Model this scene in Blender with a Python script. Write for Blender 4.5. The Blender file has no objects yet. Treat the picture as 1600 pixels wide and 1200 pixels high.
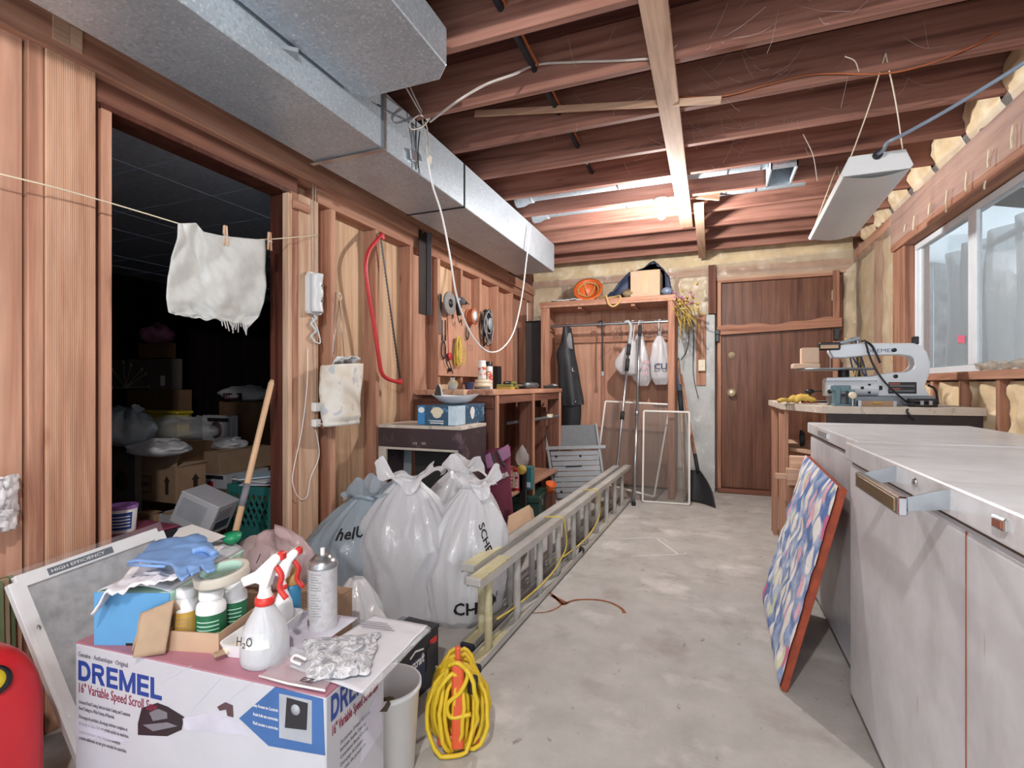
import bpy, bmesh, math, random
from mathutils import Vector, Matrix, noise
random.seed(7)
SC = bpy.context.scene
COL = SC.collection
PI = math.pi

# ------------------------------------------------------------------ camera
FPX = 793.0                      # focal length in pixels of the 1600 px wide picture
YAW = math.atan(310 / FPX)
EYE = 1.12
CT, ST = math.cos(YAW), math.sin(YAW)
cam_d = bpy.data.cameras.new('camera')
cam = bpy.data.objects.new('camera', cam_d)
COL.objects.link(cam)
cam.location = (0, 0, EYE)
cam.rotation_euler = (PI / 2, 0, YAW)
cam_d.sensor_width = 36
cam_d.lens = 36 * FPX / 1600
cam_d.shift_y = 2 / 1600
cam_d.clip_start = 0.02
SC.camera = cam

# ------------------------------------------------------------------ light and exposure
SC.view_settings.view_transform = 'Standard'
SC.view_settings.look = 'None'
SC.view_settings.gamma = 1
SC.view_settings.use_curve_mapping = False
SC.view_settings.exposure = 0.68
WORLD = bpy.data.worlds.new('world')
SC.world = WORLD
WORLD.use_nodes = True
WORLD.node_tree.nodes['Background'].inputs[0].default_value = (0.83, 0.93, 1.0, 1)
WORLD.node_tree.nodes['Background'].inputs[1].default_value = 1.9
BULB_BACK = 72      # watts of the ceiling bulb in view
BULB_NEAR = 85      # watts of the matching bulb behind the camera


# ------------------------------------------------------------------ measuring: a point seen at a pixel, on a real plane
def _ray(px, py):
    u = (px - 800) / FPX
    v = (602 - py) / FPX
    return Vector((-ST + u * CT, CT + u * ST, v))


def onX(px, py, x):
    r = _ray(px, py)
    return r * (x / r.x) + Vector((0, 0, EYE))


def onY(px, py, y):
    r = _ray(px, py)
    return r * (y / r.y) + Vector((0, 0, EYE))


def onZ(px, py, z):
    r = _ray(px, py)
    return r * ((z - EYE) / r.z) + Vector((0, 0, EYE))


def dep(px, py, d):
    return _ray(px, py) * d + Vector((0, 0, EYE))


# ------------------------------------------------------------------ materials
def lin(h):
    h = h.lstrip('#')
    o = []
    for i in (0, 2, 4):
        c = int(h[i:i + 2], 16) / 255
        o.append(c / 12.92 if c <= .04045 else ((c + .055) / 1.055) ** 2.4)
    return (o[0], o[1], o[2], 1)


MATS = {}


class NT:
    def __init__(s, name):
        s.m = bpy.data.materials.new(name)
        s.m.use_nodes = True
        s.t = s.m.node_tree
        s.b = s.t.nodes['Principled BSDF']
        s.out = s.t.nodes['Material Output']

    def n(s, typ, **kw):
        x = s.t.nodes.new('ShaderNode' + typ)
        for k, v in kw.items():
            if hasattr(x, k):
                setattr(x, k, v)
            else:
                x.inputs[k].default_value = v
        return x

    def l(s, a, b):
        s.t.links.new(a, b)

    def coord(s, scale=(1, 1, 1), rnd=False, gen=False):
        tc = s.n('TexCoord')
        mp = s.n('Mapping')
        mp.inputs['Scale'].default_value = scale
        s.l(tc.outputs['Generated' if gen else 'Object'], mp.inputs['Vector'])
        if rnd:
            oi = s.n('ObjectInfo')
            mu = s.n('Math', operation='MULTIPLY')
            mu.inputs[1].default_value = 37.0
            s.l(oi.outputs['Random'], mu.inputs[0])
            cb = s.n('CombineXYZ')
            for i in range(3):
                s.l(mu.outputs[0], cb.inputs[i])
            s.l(cb.outputs[0], mp.inputs['Location'])
        return mp.outputs[0]

    def noise(s, vec, scale, detail=4, rough=.55, dist=0):
        x = s.n('TexNoise')
        x.inputs['Scale'].default_value = scale
        x.inputs['Detail'].default_value = detail
        x.inputs['Roughness'].default_value = rough
        x.inputs['Distortion'].default_value = dist
        s.l(vec, x.inputs['Vector'])
        return x.outputs['Fac']

    def ramp(s, fac, stops, interp='LINEAR'):
        x = s.n('ValToRGB')
        x.color_ramp.interpolation = interp
        e = x.color_ramp.elements
        while len(e) < len(stops):
            e.new(.5)
        for i, (p, c) in enumerate(stops):
            e[i].position = p
            e[i].color = c if not isinstance(c, str) else lin(c)
        s.l(fac, x.inputs[0])
        return x.outputs[0]

    def mix(s, fac, a, b, mode='MIX'):
        x = s.n('MixRGB', blend_type=mode)
        for i, v in enumerate((fac, a, b)):
            if isinstance(v, (int, float)):
                x.inputs[i].default_value = v
            elif isinstance(v, (tuple, str)):
                x.inputs[i].default_value = lin(v) if isinstance(v, str) else v
            else:
                s.l(v, x.inputs[i])
        return x.outputs[0]

    def bump(s, h, strength=.2, dist=.01):
        x = s.n('Bump')
        x.inputs['Strength'].default_value = strength
        x.inputs['Distance'].default_value = dist
        s.l(h, x.inputs['Height'])
        s.l(x.outputs[0], s.b.inputs['Normal'])

    def col(s, c):
        if isinstance(c, (str, tuple)):
            s.b.inputs['Base Color'].default_value = lin(c) if isinstance(c, str) else c
        else:
            s.l(c, s.b.inputs['Base Color'])

    def set(s, rough=.6, metal=0, spec=.5, **kw):
        s.b.inputs['Roughness'].default_value = rough
        s.b.inputs['Metallic'].default_value = metal
        s.b.inputs['Specular IOR Level'].default_value = spec
        for k, v in kw.items():
            s.b.inputs[k].default_value = v
        return s.m


def wood(name, dark, mid, light, axis='Z', fine=60., rough=.75, sawn=None, knots=True):
    """Grain runs along the given axis of the object."""
    if name in MATS:
        return MATS[name]
    t = NT(name)
    g = {'X': (.05, 1, 1), 'Y': (1, .05, 1), 'Z': (1, 1, .05)}[axis]
    v = t.coord(g, rnd=True)
    n1 = t.noise(v, 20, 5, .6, .6)
    n2 = t.noise(v, fine, 3, .6)
    n3 = t.noise(t.coord((1, 1, 1), rnd=True), 2.2, 3)
    c = t.ramp(n1, [(.28, dark), (.5, mid), (.74, light)])
    c = t.mix(.28, c, t.ramp(n2, [(.3, (.35, .35, .35, 1)), (.6, (1, 1, 1, 1))]), 'MULTIPLY')
    c = t.mix(.4, c, t.ramp(n3, [(.3, (.6, .56, .54, 1)), (.7, (1.0, 1.0, 1.0, 1))]), 'MULTIPLY')
    if knots:
        vo = t.n('TexVoronoi')
        k = {'X': (.35, 1, 1), 'Y': (1, .35, 1), 'Z': (1, 1, .35)}[axis]
        t.l(t.coord(k, rnd=True), vo.inputs['Vector'])
        vo.inputs['Scale'].default_value = 5.5
        c = t.mix(t.ramp(vo.outputs['Distance'], [(.03, (.75, .75, .75, 1)), (.09, (0, 0, 0, 1))]), c, dark)
    h = n2
    if sawn:
        w = t.n('TexWave', bands_direction=sawn)
        w.inputs['Scale'].default_value = 50
        w.inputs['Distortion'].default_value = .25
        t.l(t.coord(), w.inputs['Vector'])
        c = t.mix(.33, c, t.ramp(w.outputs['Fac'], [(.25, (.45, .4, .38, 1)), (.6, (1, 1, 1, 1))]), 'MULTIPLY')
        h = w.outputs['Fac']
    oi = t.n('ObjectInfo')
    c = t.mix(1, c, t.ramp(oi.outputs['Random'], [(0, (.82, .80, .79, 1)), (1, (1.06, 1.06, 1.06, 1))]), 'MULTIPLY')
    hs = t.n('HueSaturation')
    hs.inputs['Saturation'].default_value = .90
    hs.inputs['Value'].default_value = 1.06
    hs.inputs['Hue'].default_value = .497
    t.l(c, hs.inputs['Color'])
    t.col(hs.outputs[0])
    t.bump(h, .25, .002)
    MATS[name] = t.set(rough, 0, .3)
    return MATS[name]


def flat(name, c, rough=.6, metal=0, var=.12, scale=9., bump=0., bscale=40., spec=.5, **kw):
    """One colour with gentle mottling."""
    if name in MATS:
        return MATS[name]
    t = NT(name)
    n = t.noise(t.coord(rnd=True), scale, 4, .6)
    lo = tuple([1 - var * 2] * 3) + (1,)
    t.col(t.mix(1, lin(c), t.ramp(n, [(.3, lo), (.7, (1, 1, 1, 1))]), 'MULTIPLY'))
    if bump:
        t.bump(t.noise(t.coord(), bscale, 4), bump, .004)
    MATS[name] = t.set(rough, metal, spec, **kw)
    return MATS[name]


def blotch(name, base, spots, rough=.6, metal=0, bump=.1, bscale=30., spec=.5, **kw):
    """base colour plus layers (colour, scale, lo, hi, stretch) of stains that have a shape of their own."""
    t = NT(name)
    c = t.mix(1, lin(base), t.ramp(t.noise(t.coord(), 5, 6, .65), [(.3, (.8, .79, .78, 1)), (.7, (1.04, 1.04, 1.04, 1))]), 'MULTIPLY')
    for (sc, scale, lo, hi, st) in spots:
        f = t.ramp(t.noise(t.coord(st), scale, 5, .6), [(lo, (0, 0, 0, 1)), (hi, (1, 1, 1, 1))])
        c = t.mix(f, c, sc)
    t.col(c)
    if bump:
        t.bump(t.noise(t.coord(), bscale, 6), bump, .004)
    MATS[name] = t.set(rough, metal, spec, **kw)
    return MATS[name]


def film(name, tint, clear=.5, rough=.18, crease=.35):
    """Thin plastic film: partly see-through, partly milky, glossy on top."""
    t = NT(name)
    tr = t.n('BsdfTransparent')
    tr.inputs[0].default_value = (1, 1, 1, 1)
    tl = t.n('BsdfTranslucent')
    tl.inputs[0].default_value = lin(tint)
    t.col(tint)
    t.bump(t.noise(t.coord((1, 1, .45)), 16, 5, .6, 1.2), crease, .02)
    t.set(rough, 0, .7)
    m1 = t.n('MixShader')
    m1.inputs[0].default_value = .35
    t.l(t.b.outputs[0], m1.inputs[1])
    t.l(tl.outputs[0], m1.inputs[2])
    m2 = t.n('MixShader')
    m2.inputs[0].default_value = clear
    t.l(m1.outputs[0], m2.inputs[1])
    t.l(tr.outputs[0], m2.inputs[2])
    t.l(m2.outputs[0], t.out.inputs[0])
    MATS[name] = t.m
    return t.m


def glow(name, c, s):
    t = NT(name)
    e = t.n('Emission')
    e.inputs[0].default_value = lin(c)
    e.inputs[1].default_value = s
    t.l(e.outputs[0], t.out.inputs[0])
    MATS[name] = t.m
    return t.m


for ax in 'XYZ':
    wood('fir_' + ax, '8A563E', 'BA8464', 'CC9E7E', ax)              # framing lumber
    wood('joist_' + ax, '6C4234', '9C6854', 'B07E6A', ax)            # dark old joists
    wood('pale_' + ax, 'A97E5C', 'D6AE8C', 'E4C4A6', ax)             # lighter lumber
    wood('brown_' + ax, '4A2818', '734632', '8C5C44', ax)            # stained boards
wood('fir_sawn', 'A8704E', 'CE9A76', 'DCB08E', 'Z', sawn='Y')
wood('jamb', '3A1A10', '5C2E1E', '70402E', 'Z', rough=.45, knots=False)
wood('ply_pale', 'B98A62', 'D9B48C', 'E6C8A2', 'Z', fine=30, knots=False)
wood('ply_orange', 'B07A58', 'C49072', 'D0A284', 'Z', fine=30, knots=False)
wood('door_veneer', '59321F', '7A4E36', '8E6248', 'Z', rough=.42, knots=False, fine=90)
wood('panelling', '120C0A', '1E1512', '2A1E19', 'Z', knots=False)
wood('subfloor', '3A1E16', '5A3024', '744436', 'X')
blotch('concrete', 'B9B6B2', [('9A8F8A', 3.0, .55, .75, (1, 1, 1)), ('D6D1CD', 2.3, .56, .72, (1, 1, 1)), ('857A74', 22, .64, .74, (1, .6, 1)), ('4C4644', 30, .73, .76, (1, .4, 1)), ('A67C5E', 1.6, .66, .84, (1, 1, 1)), ('EFEBE8', 45, .75, .78, (1, 1, 1))], .82, 0, .25, 60, .3)
blotch('concrete_wall', 'C4C8C8', [('A2A7A8', 4, .5, .7, (1, 1, .6)), ('E0E2E2', 7, .6, .75, (1, 1, 1))], .85, 0, .35, 30, .3)
blotch('galvanised', 'B9C4CE', [('A3AFBA', 60, .48, .62, (1, 1, 1)), ('CFD8DF', 90, .56, .66, (1, 1, 1))], .42, .45, .04, 20)
blotch('insulation', 'E2CBA6', [('EFE2C6', 6, .5, .7, (1, 1, 1)), ('BC9868', 5, .64, .84, (1, 1, 1)), ('F5EEDD', 14, .6, .8, (1, 1, 1))], .95, 0, .6, 26, .1)
flat('white_paint', 'E8E8E6', .45, 0, .04)
flat('white_plastic', 'ECECEC', .35, 0, .03)
flat('white_vinyl', 'DDE4EA', .4, 0, .05)
flat('black_plastic', '17181B', .4, 0, .1)
flat('black_rubber', '232427', .7, 0, .1)
flat('dark_metal', '3A3B3E', .45, .7, .15)
flat('steel', 'B9BDC2', .3, .9, .1)
flat('chrome', 'D5D8DC', .15, 1, .03)
flat('brass', 'D6C8AA', .35, .4, .08)
flat('ivory', 'E2D6BC', .45, 0, .05)
film('vapour_sheet', 'E4DCCB', .62, .22)
film('clear_wrap', 'F0F2F4', .72, .10)
film('outdoor_sheet', 'D9E1E6', .35, .3)


# ------------------------------------------------------------------ mesh building
class MB:
    def __init__(s):
        s.v, s.f, s.sm = [], [], []

    def add(s, vs, fs, smooth=False):
        o = len(s.v)
        s.v += [tuple(v) for v in vs]
        s.f += [tuple(i + o for i in f) for f in fs]
        s.sm += [smooth] * len(fs)
        return s

    def box(s, x0, x1, y0, y1, z0, z1):
        vs = [(x, y, z) for z in (z0, z1) for y in (y0, y1) for x in (x0, x1)]
        return s.add(vs, [(0, 2, 3, 1), (4, 5, 7, 6), (0, 1, 5, 4), (2, 6, 7, 3), (0, 4, 6, 2), (1, 3, 7, 5)])

    def cbox(s, c, sz, rot=None, m=None):
        """box by centre, size and (optional) euler rotation / matrix"""
        R = m if m is not None else (Matrix.Identity(3) if rot is None else __import__('mathutils').Euler(rot).to_matrix())
        vs = []
        for z in (-.5, .5):
            for y in (-.5, .5):
                for x in (-.5, .5):
                    vs.append(Vector(c) + R @ Vector((x * sz[0], y * sz[1], z * sz[2])))
        return s.add(vs, [(0, 2, 3, 1), (4, 5, 7, 6), (0, 1, 5, 4), (2, 6, 7, 3), (0, 4, 6, 2), (1, 3, 7, 5)])

    def beam(s, a, b, w, h, up=(0, 0, 1)):
        """bar from a to b, w across, h along up"""
        a, b = Vector(a), Vector(b)
        d = (b - a)
        L = d.length
        d.normalize()
        side = d.cross(Vector(up))
        if side.length < 1e-5:
            side = Vector((1, 0, 0))
        side.normalize()
        u = side.cross(d)
        M = Matrix((side, d, u)).transposed()
        return s.cbox((a + b) / 2, (w, L, h), m=M)

    def lathe(s, c, prof, n=24, axis=(0, 0, 1), cap=True):
        """prof: list of (radius, height along axis)"""
        ax = Vector(axis).normalized()
        q = Vector((0, 0, 1)).rotation_difference(ax).to_matrix()
        vs, fs = [], []
        for r, h in prof:
            for i in range(n):
                a = 2 * PI * i / n
                vs.append(Vector(c) + q @ Vector((r * math.cos(a), r * math.sin(a), h)))
        for j in range(len(prof) - 1):
            for i in range(n):
                k = (i + 1) % n
                fs.append((j * n + i, j * n + k, (j + 1) * n + k, (j + 1) * n + i))
        s.add(vs, fs, True)
        if cap:
            for j, rev in ((0, True), (len(prof) - 1, False)):
                if prof[j][0] > 1e-4:
                    ring = vs[j * n:(j + 1) * n]
                    s.add(ring, [tuple(range(n))[::-1] if rev else tuple(range(n))])
        return s

    def cyl(s, a, b, r, r2=None, n=16):
        a, b = Vector(a), Vector(b)
        return s.lathe(a, [(r, 0), (r if r2 is None else r2, (b - a).length)], n, b - a)

    def tube(s, pts, r, n=8, closed=False, rads=None):
        pts = [Vector(p) for p in pts]
        m = len(pts)
        vs, fs = [], []
        prev = None
        for i, p in enumerate(pts):
            if closed:
                t = pts[(i + 1) % m] - pts[(i - 1) % m]
            else:
                t = pts[min(i + 1, m - 1)] - pts[max(i - 1, 0)]
            t.normalize()
            if prev is None:
                prev = t.orthogonal().normalized()
            nn = prev - t * prev.dot(t)
            if nn.length < 1e-6:
                nn = t.orthogonal()
            nn.normalize()
            prev = nn
            bb = t.cross(nn)
            rr = rads[i] if rads else r
            for k in range(n):
                a = 2 * PI * k / n
                vs.append(p + nn * (rr * math.cos(a)) + bb * (rr * math.sin(a)))
        rng = m if closed else m - 1
        for i in range(rng):
            j = (i + 1) % m
            for k in range(n):
                l = (k + 1) % n
                fs.append((i * n + k, i * n + l, j * n + l, j * n + k))
        if not closed:
            fs.append(tuple(range(n))[::-1])
            fs.append(tuple((m - 1) * n + k for k in range(n)))
        return s.add(vs, fs, True)

    def grid(s, fn, nu, nv, smooth=True, closeu=False):
        """fn(u,v) -> point, u and v in 0..1"""
        vs, fs = [], []
        for j in range(nv + 1):
            for i in range(nu + (0 if closeu else 1)):
                vs.append(fn(i / nu, j / nv))
        w = nu if closeu else nu + 1
        for j in range(nv):
            for i in range(nu):
                k = (i + 1) % w if closeu else i + 1
                fs.append((j * w + i, j * w + k, (j + 1) * w + k, (j + 1) * w + i))
        return s.add(vs, fs, smooth)

    def prism(s, poly, z0, z1, M=None):
        """polygon (x,y) extruded z0..z1, optionally moved by a matrix"""
        n = len(poly)
        vs = [Vector((x, y, z0)) for x, y in poly] + [Vector((x, y, z1)) for x, y in poly]
        if M is not None:
            vs = [M @ v for v in vs]
        fs = [tuple(range(n))[::-1], tuple(range(n, 2 * n))]
        fs += [(i, (i + 1) % n, n + (i + 1) % n, n + i) for i in range(n)]
        return s.add(vs, fs)

    def sphere(s, c, r, n=16, m=10):
        rx, ry, rz = (r, r, r) if isinstance(r, (int, float)) else r
        return s.grid(lambda u, v: Vector((c[0] + rx * math.cos(2 * PI * u) * math.sin(PI * v), c[1] + ry * math.sin(2 * PI * u) * math.sin(PI * v), c[2] - rz * math.cos(PI * v))), n, m, True, True)

    def build(s, name, mat, parent=None, bevel=0., thick=0., sub=0, segs=1, flip=True):
        me = bpy.data.meshes.new(name)
        me.from_pydata(s.v, [], s.f)
        me.polygons.foreach_set('use_smooth', s.sm)
        bm = bmesh.new()
        bm.from_mesh(me)
        if flip:
            bmesh.ops.recalc_face_normals(bm, faces=bm.faces)
        if bevel:
            es = [e for e in bm.edges if len(e.link_faces) == 2 and e.calc_face_angle(0) > .6]
            bmesh.ops.bevel(bm, geom=es, offset=bevel, segments=segs, affect='EDGES', profile=.6)
        bm.to_mesh(me)
        bm.free()
        me.update()
        o = bpy.data.objects.new(name, me)
        COL.objects.link(o)
        me.materials.append(MATS[mat] if isinstance(mat, str) else mat)
        if parent is not None:
            o.parent = parent
        if sub:
            md = o.modifiers.new('sub', 'SUBSURF')
            md.levels = md.render_levels = sub
        if thick:
            md = o.modifiers.new('thick', 'SOLIDIFY')
            md.thickness = thick
            md.offset = 0
        return o


def tag(o, label=None, cat=None, group=None, kind=None):
    if label:
        o['label'] = label
    if cat:
        o['category'] = cat
    if group:
        o['group'] = group
    if kind:
        o['kind'] = kind
    return o


def thing(name, label, cat, loc=(0, 0, 0), rz=0., group=None, rot=None):
    o = bpy.data.objects.new(name, None)
    COL.objects.link(o)
    o.location = loc
    o.rotation_euler = rot if rot else (0, 0, rz)
    o.empty_display_size = .05
    return tag(o, label, cat, group)


def struct(name, label=None):
    o = bpy.data.objects.new(name, None)
    COL.objects.link(o)
    o.empty_display_size = .05
    return tag(o, label, None, None, 'structure')


def copy_tree(o, parent=None):
    c = o.copy()
    COL.objects.link(c)
    if parent is not None:
        c.parent = parent
    for ch in list(o.children):
        copy_tree(ch, c)
    return c


def text(body, mat, parent, org, right, up, size, width=None, name='lettering', bold=0., depth=.0006, shear=0., align='LEFT', label=None):
    """Flat lettering with its baseline at org; size = cap height scale, width = total width."""
    cu = bpy.data.curves.new(name, 'FONT')
    cu.body = body
    cu.size = size
    cu.offset = bold * size
    cu.shear = shear
    cu.resolution_u = 2
    cu.extrude = depth / 2
    cu.space_line = .95
    tmp = bpy.data.objects.new('t', cu)
    COL.objects.link(tmp)
    bpy.context.view_layer.update()
    me = bpy.data.meshes.new_from_object(tmp.evaluated_get(bpy.context.evaluated_depsgraph_get()))
    COL.objects.unlink(tmp)
    bpy.data.objects.remove(tmp)
    xs = [v.co.x for v in me.vertices]
    w = max(xs) - min(xs)
    k = width / w if width else 1
    x0 = min(xs)
    right = Vector(right).normalized()
    up = Vector(up)
    up = (up - right * up.dot(right)).normalized()
    nrm = right.cross(up)
    sh = {'LEFT': 0, 'CENTER': .5, 'RIGHT': 1}[align] * w * k
    for v in me.vertices:
        v.co = Vector(org) + right * ((v.co.x - x0) * k - sh) + up * v.co.y + nrm * (v.co.z + depth * .6)
    me.materials.clear()
    me.materials.append(MATS[mat] if isinstance(mat, str) else mat)
    me.name = name
    o = bpy.data.objects.new(name, me)
    COL.objects.link(o)
    o.parent = parent
    if label:
        o['label'] = label
    return o


def nz(p, s=1., seed=0.):
    return noise.noise(Vector((p[0] * s + seed, p[1] * s + seed * 1.7, p[2] * s - seed)))


def arc(c, r, a0, a1, n, ax=(1, 0, 0), ay=(0, 0, 1)):
    ax, ay = Vector(ax), Vector(ay)
    return [Vector(c) + ax * (r * math.cos(a0 + (a1 - a0) * i / n)) + ay * (r * math.sin(a0 + (a1 - a0) * i / n)) for i in range(n + 1)]


def spline(pts, n=8):
    """Catmull-Rom through the points"""
    P = [Vector(p) for p in pts]
    P = [P[0] * 2 - P[1]] + P + [P[-1] * 2 - P[-2]]
    out = []
    for i in range(1, len(P) - 2):
        for k in range(n):
            t = k / n
            a, b, c, d = P[i - 1], P[i], P[i + 1], P[i + 2]
            out.append(.5 * ((2 * b) + (c - a) * t + (2 * a - 5 * b + 4 * c - d) * t * t + (3 * b - a - 3 * c + d) * t ** 3))
    out.append(P[-2])
    return out


def patch(mb, p00, p10, p11, p01, nu, nv, amp=0., sc=6., seed=0., n=None, sag=0.):
    """rumpled sheet between four corners"""
    A, B, C, D = map(Vector, (p00, p10, p11, p01))
    nn = Vector(n) if n else (B - A).cross(D - A).normalized()

    def fn(u, v):
        p = A * (1 - u) * (1 - v) + B * u * (1 - v) + C * u * v + D * (1 - u) * v
        h = amp * (nz(p, sc, seed) + .5 * nz(p, sc * 2.3, seed + 3))
        h += sag * math.sin(PI * u) * math.sin(PI * v)
        return p + nn * h
    return mb.grid(fn, nu, nv)

# ================================================================== THE SHELL
XL, XR, YB = -2.0, 1.30, 5.80        # stud faces of the side walls, back wall
ZJ, ZS = 2.48, 2.70                  # joist undersides, subfloor underside
YN = -1.6                            # unseen rear end, left open so sky light enters as added frontal fill

MB().box(-5.7, 1.6, YN, 6.2, -.15, 0).build('floor', 'concrete')
tag(bpy.data.objects['floor'], 'grey stained concrete basement floor', None, None, 'structure')
# chalk-white scuffs and the rust stain lie in the floor as thin marks
rust = flat('rust_stain', '9C5A38', .8, 0, .25, 20)
fl = bpy.data.objects['floor']
f = MB()
for pts, w in (([(858, 925), (872, 938), (880, 945), (890, 940), (905, 937), (930, 937), (952, 941), (970, 950), (976, 958)], .012), ([(832, 958), (855, 956), (872, 949), (880, 942)], .007), ([(862, 930), (884, 943)], .02)):
    P = spline([onZ(x, y, .0008) for x, y in pts], 5)
    for i in range(len(P) - 1):
        a, b = P[i], P[i + 1]
        d = (b - a).normalized().cross(Vector((0, 0, 1)))
        k0 = w * (.6 + .6 * abs(nz(a, 14)))
        k1 = w * (.6 + .6 * abs(nz(b, 14)))
        f.add([a - d * k0, a + d * k0, b + d * k1, b - d * k1], [(0, 1, 2, 3)])
f.build('rust_mark', 'rust_stain', fl)
flat('chalk_mark_white', 'E9E7E4', .8, 0, .1)
f = MB()
for pts, w in (([(965, 842), (1026, 840), (1044, 846)], .006), ([(1026, 841), (1060, 866)], .008), ([(985, 869), (1060, 866), (1072, 864)], .006)):
    P = spline([onZ(x, y, .0009) for x, y in pts], 6)
    for i in range(len(P) - 1):
        a, b = P[i], P[i + 1]
        d = (b - a).normalized().cross(Vector((0, 0, 1)))
        k0 = w * (.4 + .9 * abs(nz(a, 20)))
        f.add([a - d * k0, a + d * k0, b + d * k0, b - d * k0], [(0, 1, 2, 3)])
f.build('chalk_mark', 'chalk_mark_white', fl)

# ---------------------------------------------------------------- ceiling: subfloor, joists, nailed strips
ceil = struct('ceiling', 'open ceiling of dark wooden floor joists')
for i in range(9):
    y0 = YN + i * .88
    MB().box(-2.3, 1.55, y0, y0 + .876, ZS, ZS + .02).build('subfloor_board', 'subfloor', ceil)
JY = [2.257 + .405 * k for k in range(-9, 9)]
for y in JY:
    if y < 5.75:
        MB().box(-2.28, 1.42, y - .038, y, ZJ, ZS).build('joist', 'joist_X', ceil, bevel=.003)
MB().box(-.235, -.138, .2, 4.56, ZJ - .02, ZJ).build('nailed_strip', 'pale_Y', ceil, bevel=.002)
MB().box(-.115, -.045, 4.02, 5.62, ZJ - .04, ZJ).build('nailed_strip', 'pale_Y', ceil, bevel=.002)
MB().cbox(((-.08), 4.0, ZJ + .05), (.3, .02, .06), (0, .1, .3)).build('splint', 'pale_X', ceil)
# lath wedged against a joist face
a, b = onY(742, 178, 2.55), onY(1127, 156, 2.55)
MB().beam(a, b, .012, .035, (0, 0, 1)).build('lath', 'pale_X', ceil, bevel=.002)

# ---------------------------------------------------------------- left wall
wl = struct('wall_left', 'open stud wall with plywood sheathing and a doorway')
SY = [2.301, 2.714, 3.117, 3.51, 3.906, 4.297, 4.709, 5.116, 5.567]
for y in SY:
    MB().box(XL - .09, XL, y, y + .04, 0, 2.12).build('stud', 'fir_Z', wl, bevel=.002)
for i in range(len(SY)):
    y0 = SY[i] + .04
    y1 = SY[i + 1] if i + 1 < len(SY) else YB
    MB().box(XL - .11, XL - .09, y0 - .02, y1 + .02, 0, 2.2).build('sheathing_panel', 'ply_pale' if i in (0, 1, 3) else 'ply_orange', wl)
MB().box(XL - .11, XL - .09, 2.06, 2.33, 0, 2.2).build('sheathing_panel', 'ply_pale', wl)
MB().box(XL - .09, XL, 2.2, YB, 2.12, 2.20).build('lower_plate', 'fir_Y', wl, bevel=.002)
MB().box(XL - .09, XL + .03, YN, 4.95, 2.20, 2.34).build('top_beam', 'fir_Y', wl, bevel=.004)
MB().box(XL - .09, XL + .03, 4.955, YB, 2.20, 2.30).build('top_beam', 'fir_Y', wl, bevel=.004)
MB().box(XL - .09, XL, YN, YB, 2.34, ZJ - .002).build('upper_plate', 'brown_Y', wl)
# doorway framing
MB().box(XL - .12, XL, 1.139, 1.174, 0, 2.10).build('door_jamb', 'fir_Z', wl, bevel=.002)
MB().box(XL - .12, XL - .015, 1.112, 1.139, 0, 2.14).build('door_packer', 'brown_Z', wl)
MB().box(XL - .12, XL, 1.988, 2.008, 0, 2.10).build('door_jamb', 'jamb', wl, bevel=.002)
MB().box(XL - .03, XL + .006, 1.983, 2.009, 0, 2.099).build('jamb_edge', 'pale_Z', wl)
MB().box(XL - .12, XL - .005, 2.008, 2.06, 0, 2.12).build('trimmer_stud', 'fir_Z', wl, bevel=.002)
MB().box(XL - .09, XL + .004, 2.062, 2.2, 0, 2.12).build('post', 'pale_Z', wl, bevel=.003)
MB().box(XL - .12, XL, 1.139, 2.008, 2.10, 2.12).build('head_jamb', 'jamb', wl, bevel=.002)
MB().box(XL - .12, XL - .008, 1.11, 2.06, 2.12, 2.20).build('door_header', 'brown_Y', wl, bevel=.002)
MB().box(XL - .005, XL + .02, 2.015, 2.12, 2.03, 2.075).build('block', 'fir_Y', wl, bevel=.002)
# posts and plywood left of the doorway
MB().box(XL - .1, XL + .02, .97, 1.112, 0, 2.22).build('post', 'fir_sawn', wl, bevel=.003)
MB().box(XL - .1, XL + .014, .926, .968, 0, 2.30).build('stud', 'fir_Z', wl, bevel=.003)
MB().box(XL - .02, XL, -.3, .918, 0, 2.36).build('sheathing_panel', 'ply_orange', wl)
MB().box(XL - .02, XL, YN, -.305, 0, 2.36).build('sheathing_panel', 'ply_orange', wl)
for (p, w, m) in (((95, 78), .045, 'pale_Y'), ((118, 80), .035, 'pale_Y')):
    q = onX(p[0], p[1], XL + .03)
    MB().box(XL + .0, XL + .035, q.y - w / 2, q.y + w / 2, 2.235, 2.34).build('spacer_block', m, wl)
# rough vertical stringer below the plank in the stud bays
MB().box(XL - .04, XL - .004, 3.16, 3.51, 1.02, 1.06).build('bench_cleat', 'fir_Y', wl)

# ---------------------------------------------------------------- dark storage room beyond the doorway
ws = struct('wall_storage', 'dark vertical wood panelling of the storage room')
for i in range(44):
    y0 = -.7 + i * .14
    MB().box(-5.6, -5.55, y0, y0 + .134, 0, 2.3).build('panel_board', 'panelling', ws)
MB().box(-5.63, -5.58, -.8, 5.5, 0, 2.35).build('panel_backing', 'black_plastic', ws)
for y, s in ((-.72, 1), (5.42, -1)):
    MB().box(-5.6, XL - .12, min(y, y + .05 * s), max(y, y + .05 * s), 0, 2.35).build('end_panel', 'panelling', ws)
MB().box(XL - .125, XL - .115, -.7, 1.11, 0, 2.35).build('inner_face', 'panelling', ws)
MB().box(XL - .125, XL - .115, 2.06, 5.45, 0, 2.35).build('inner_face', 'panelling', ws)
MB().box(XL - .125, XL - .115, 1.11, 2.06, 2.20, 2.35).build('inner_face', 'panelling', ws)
flat('ceiling_tile', 'C2CCDC', .9, 0, .12, 30, .2)
cs = struct('ceiling_storage', 'square tiled ceiling of the storage room')
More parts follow.
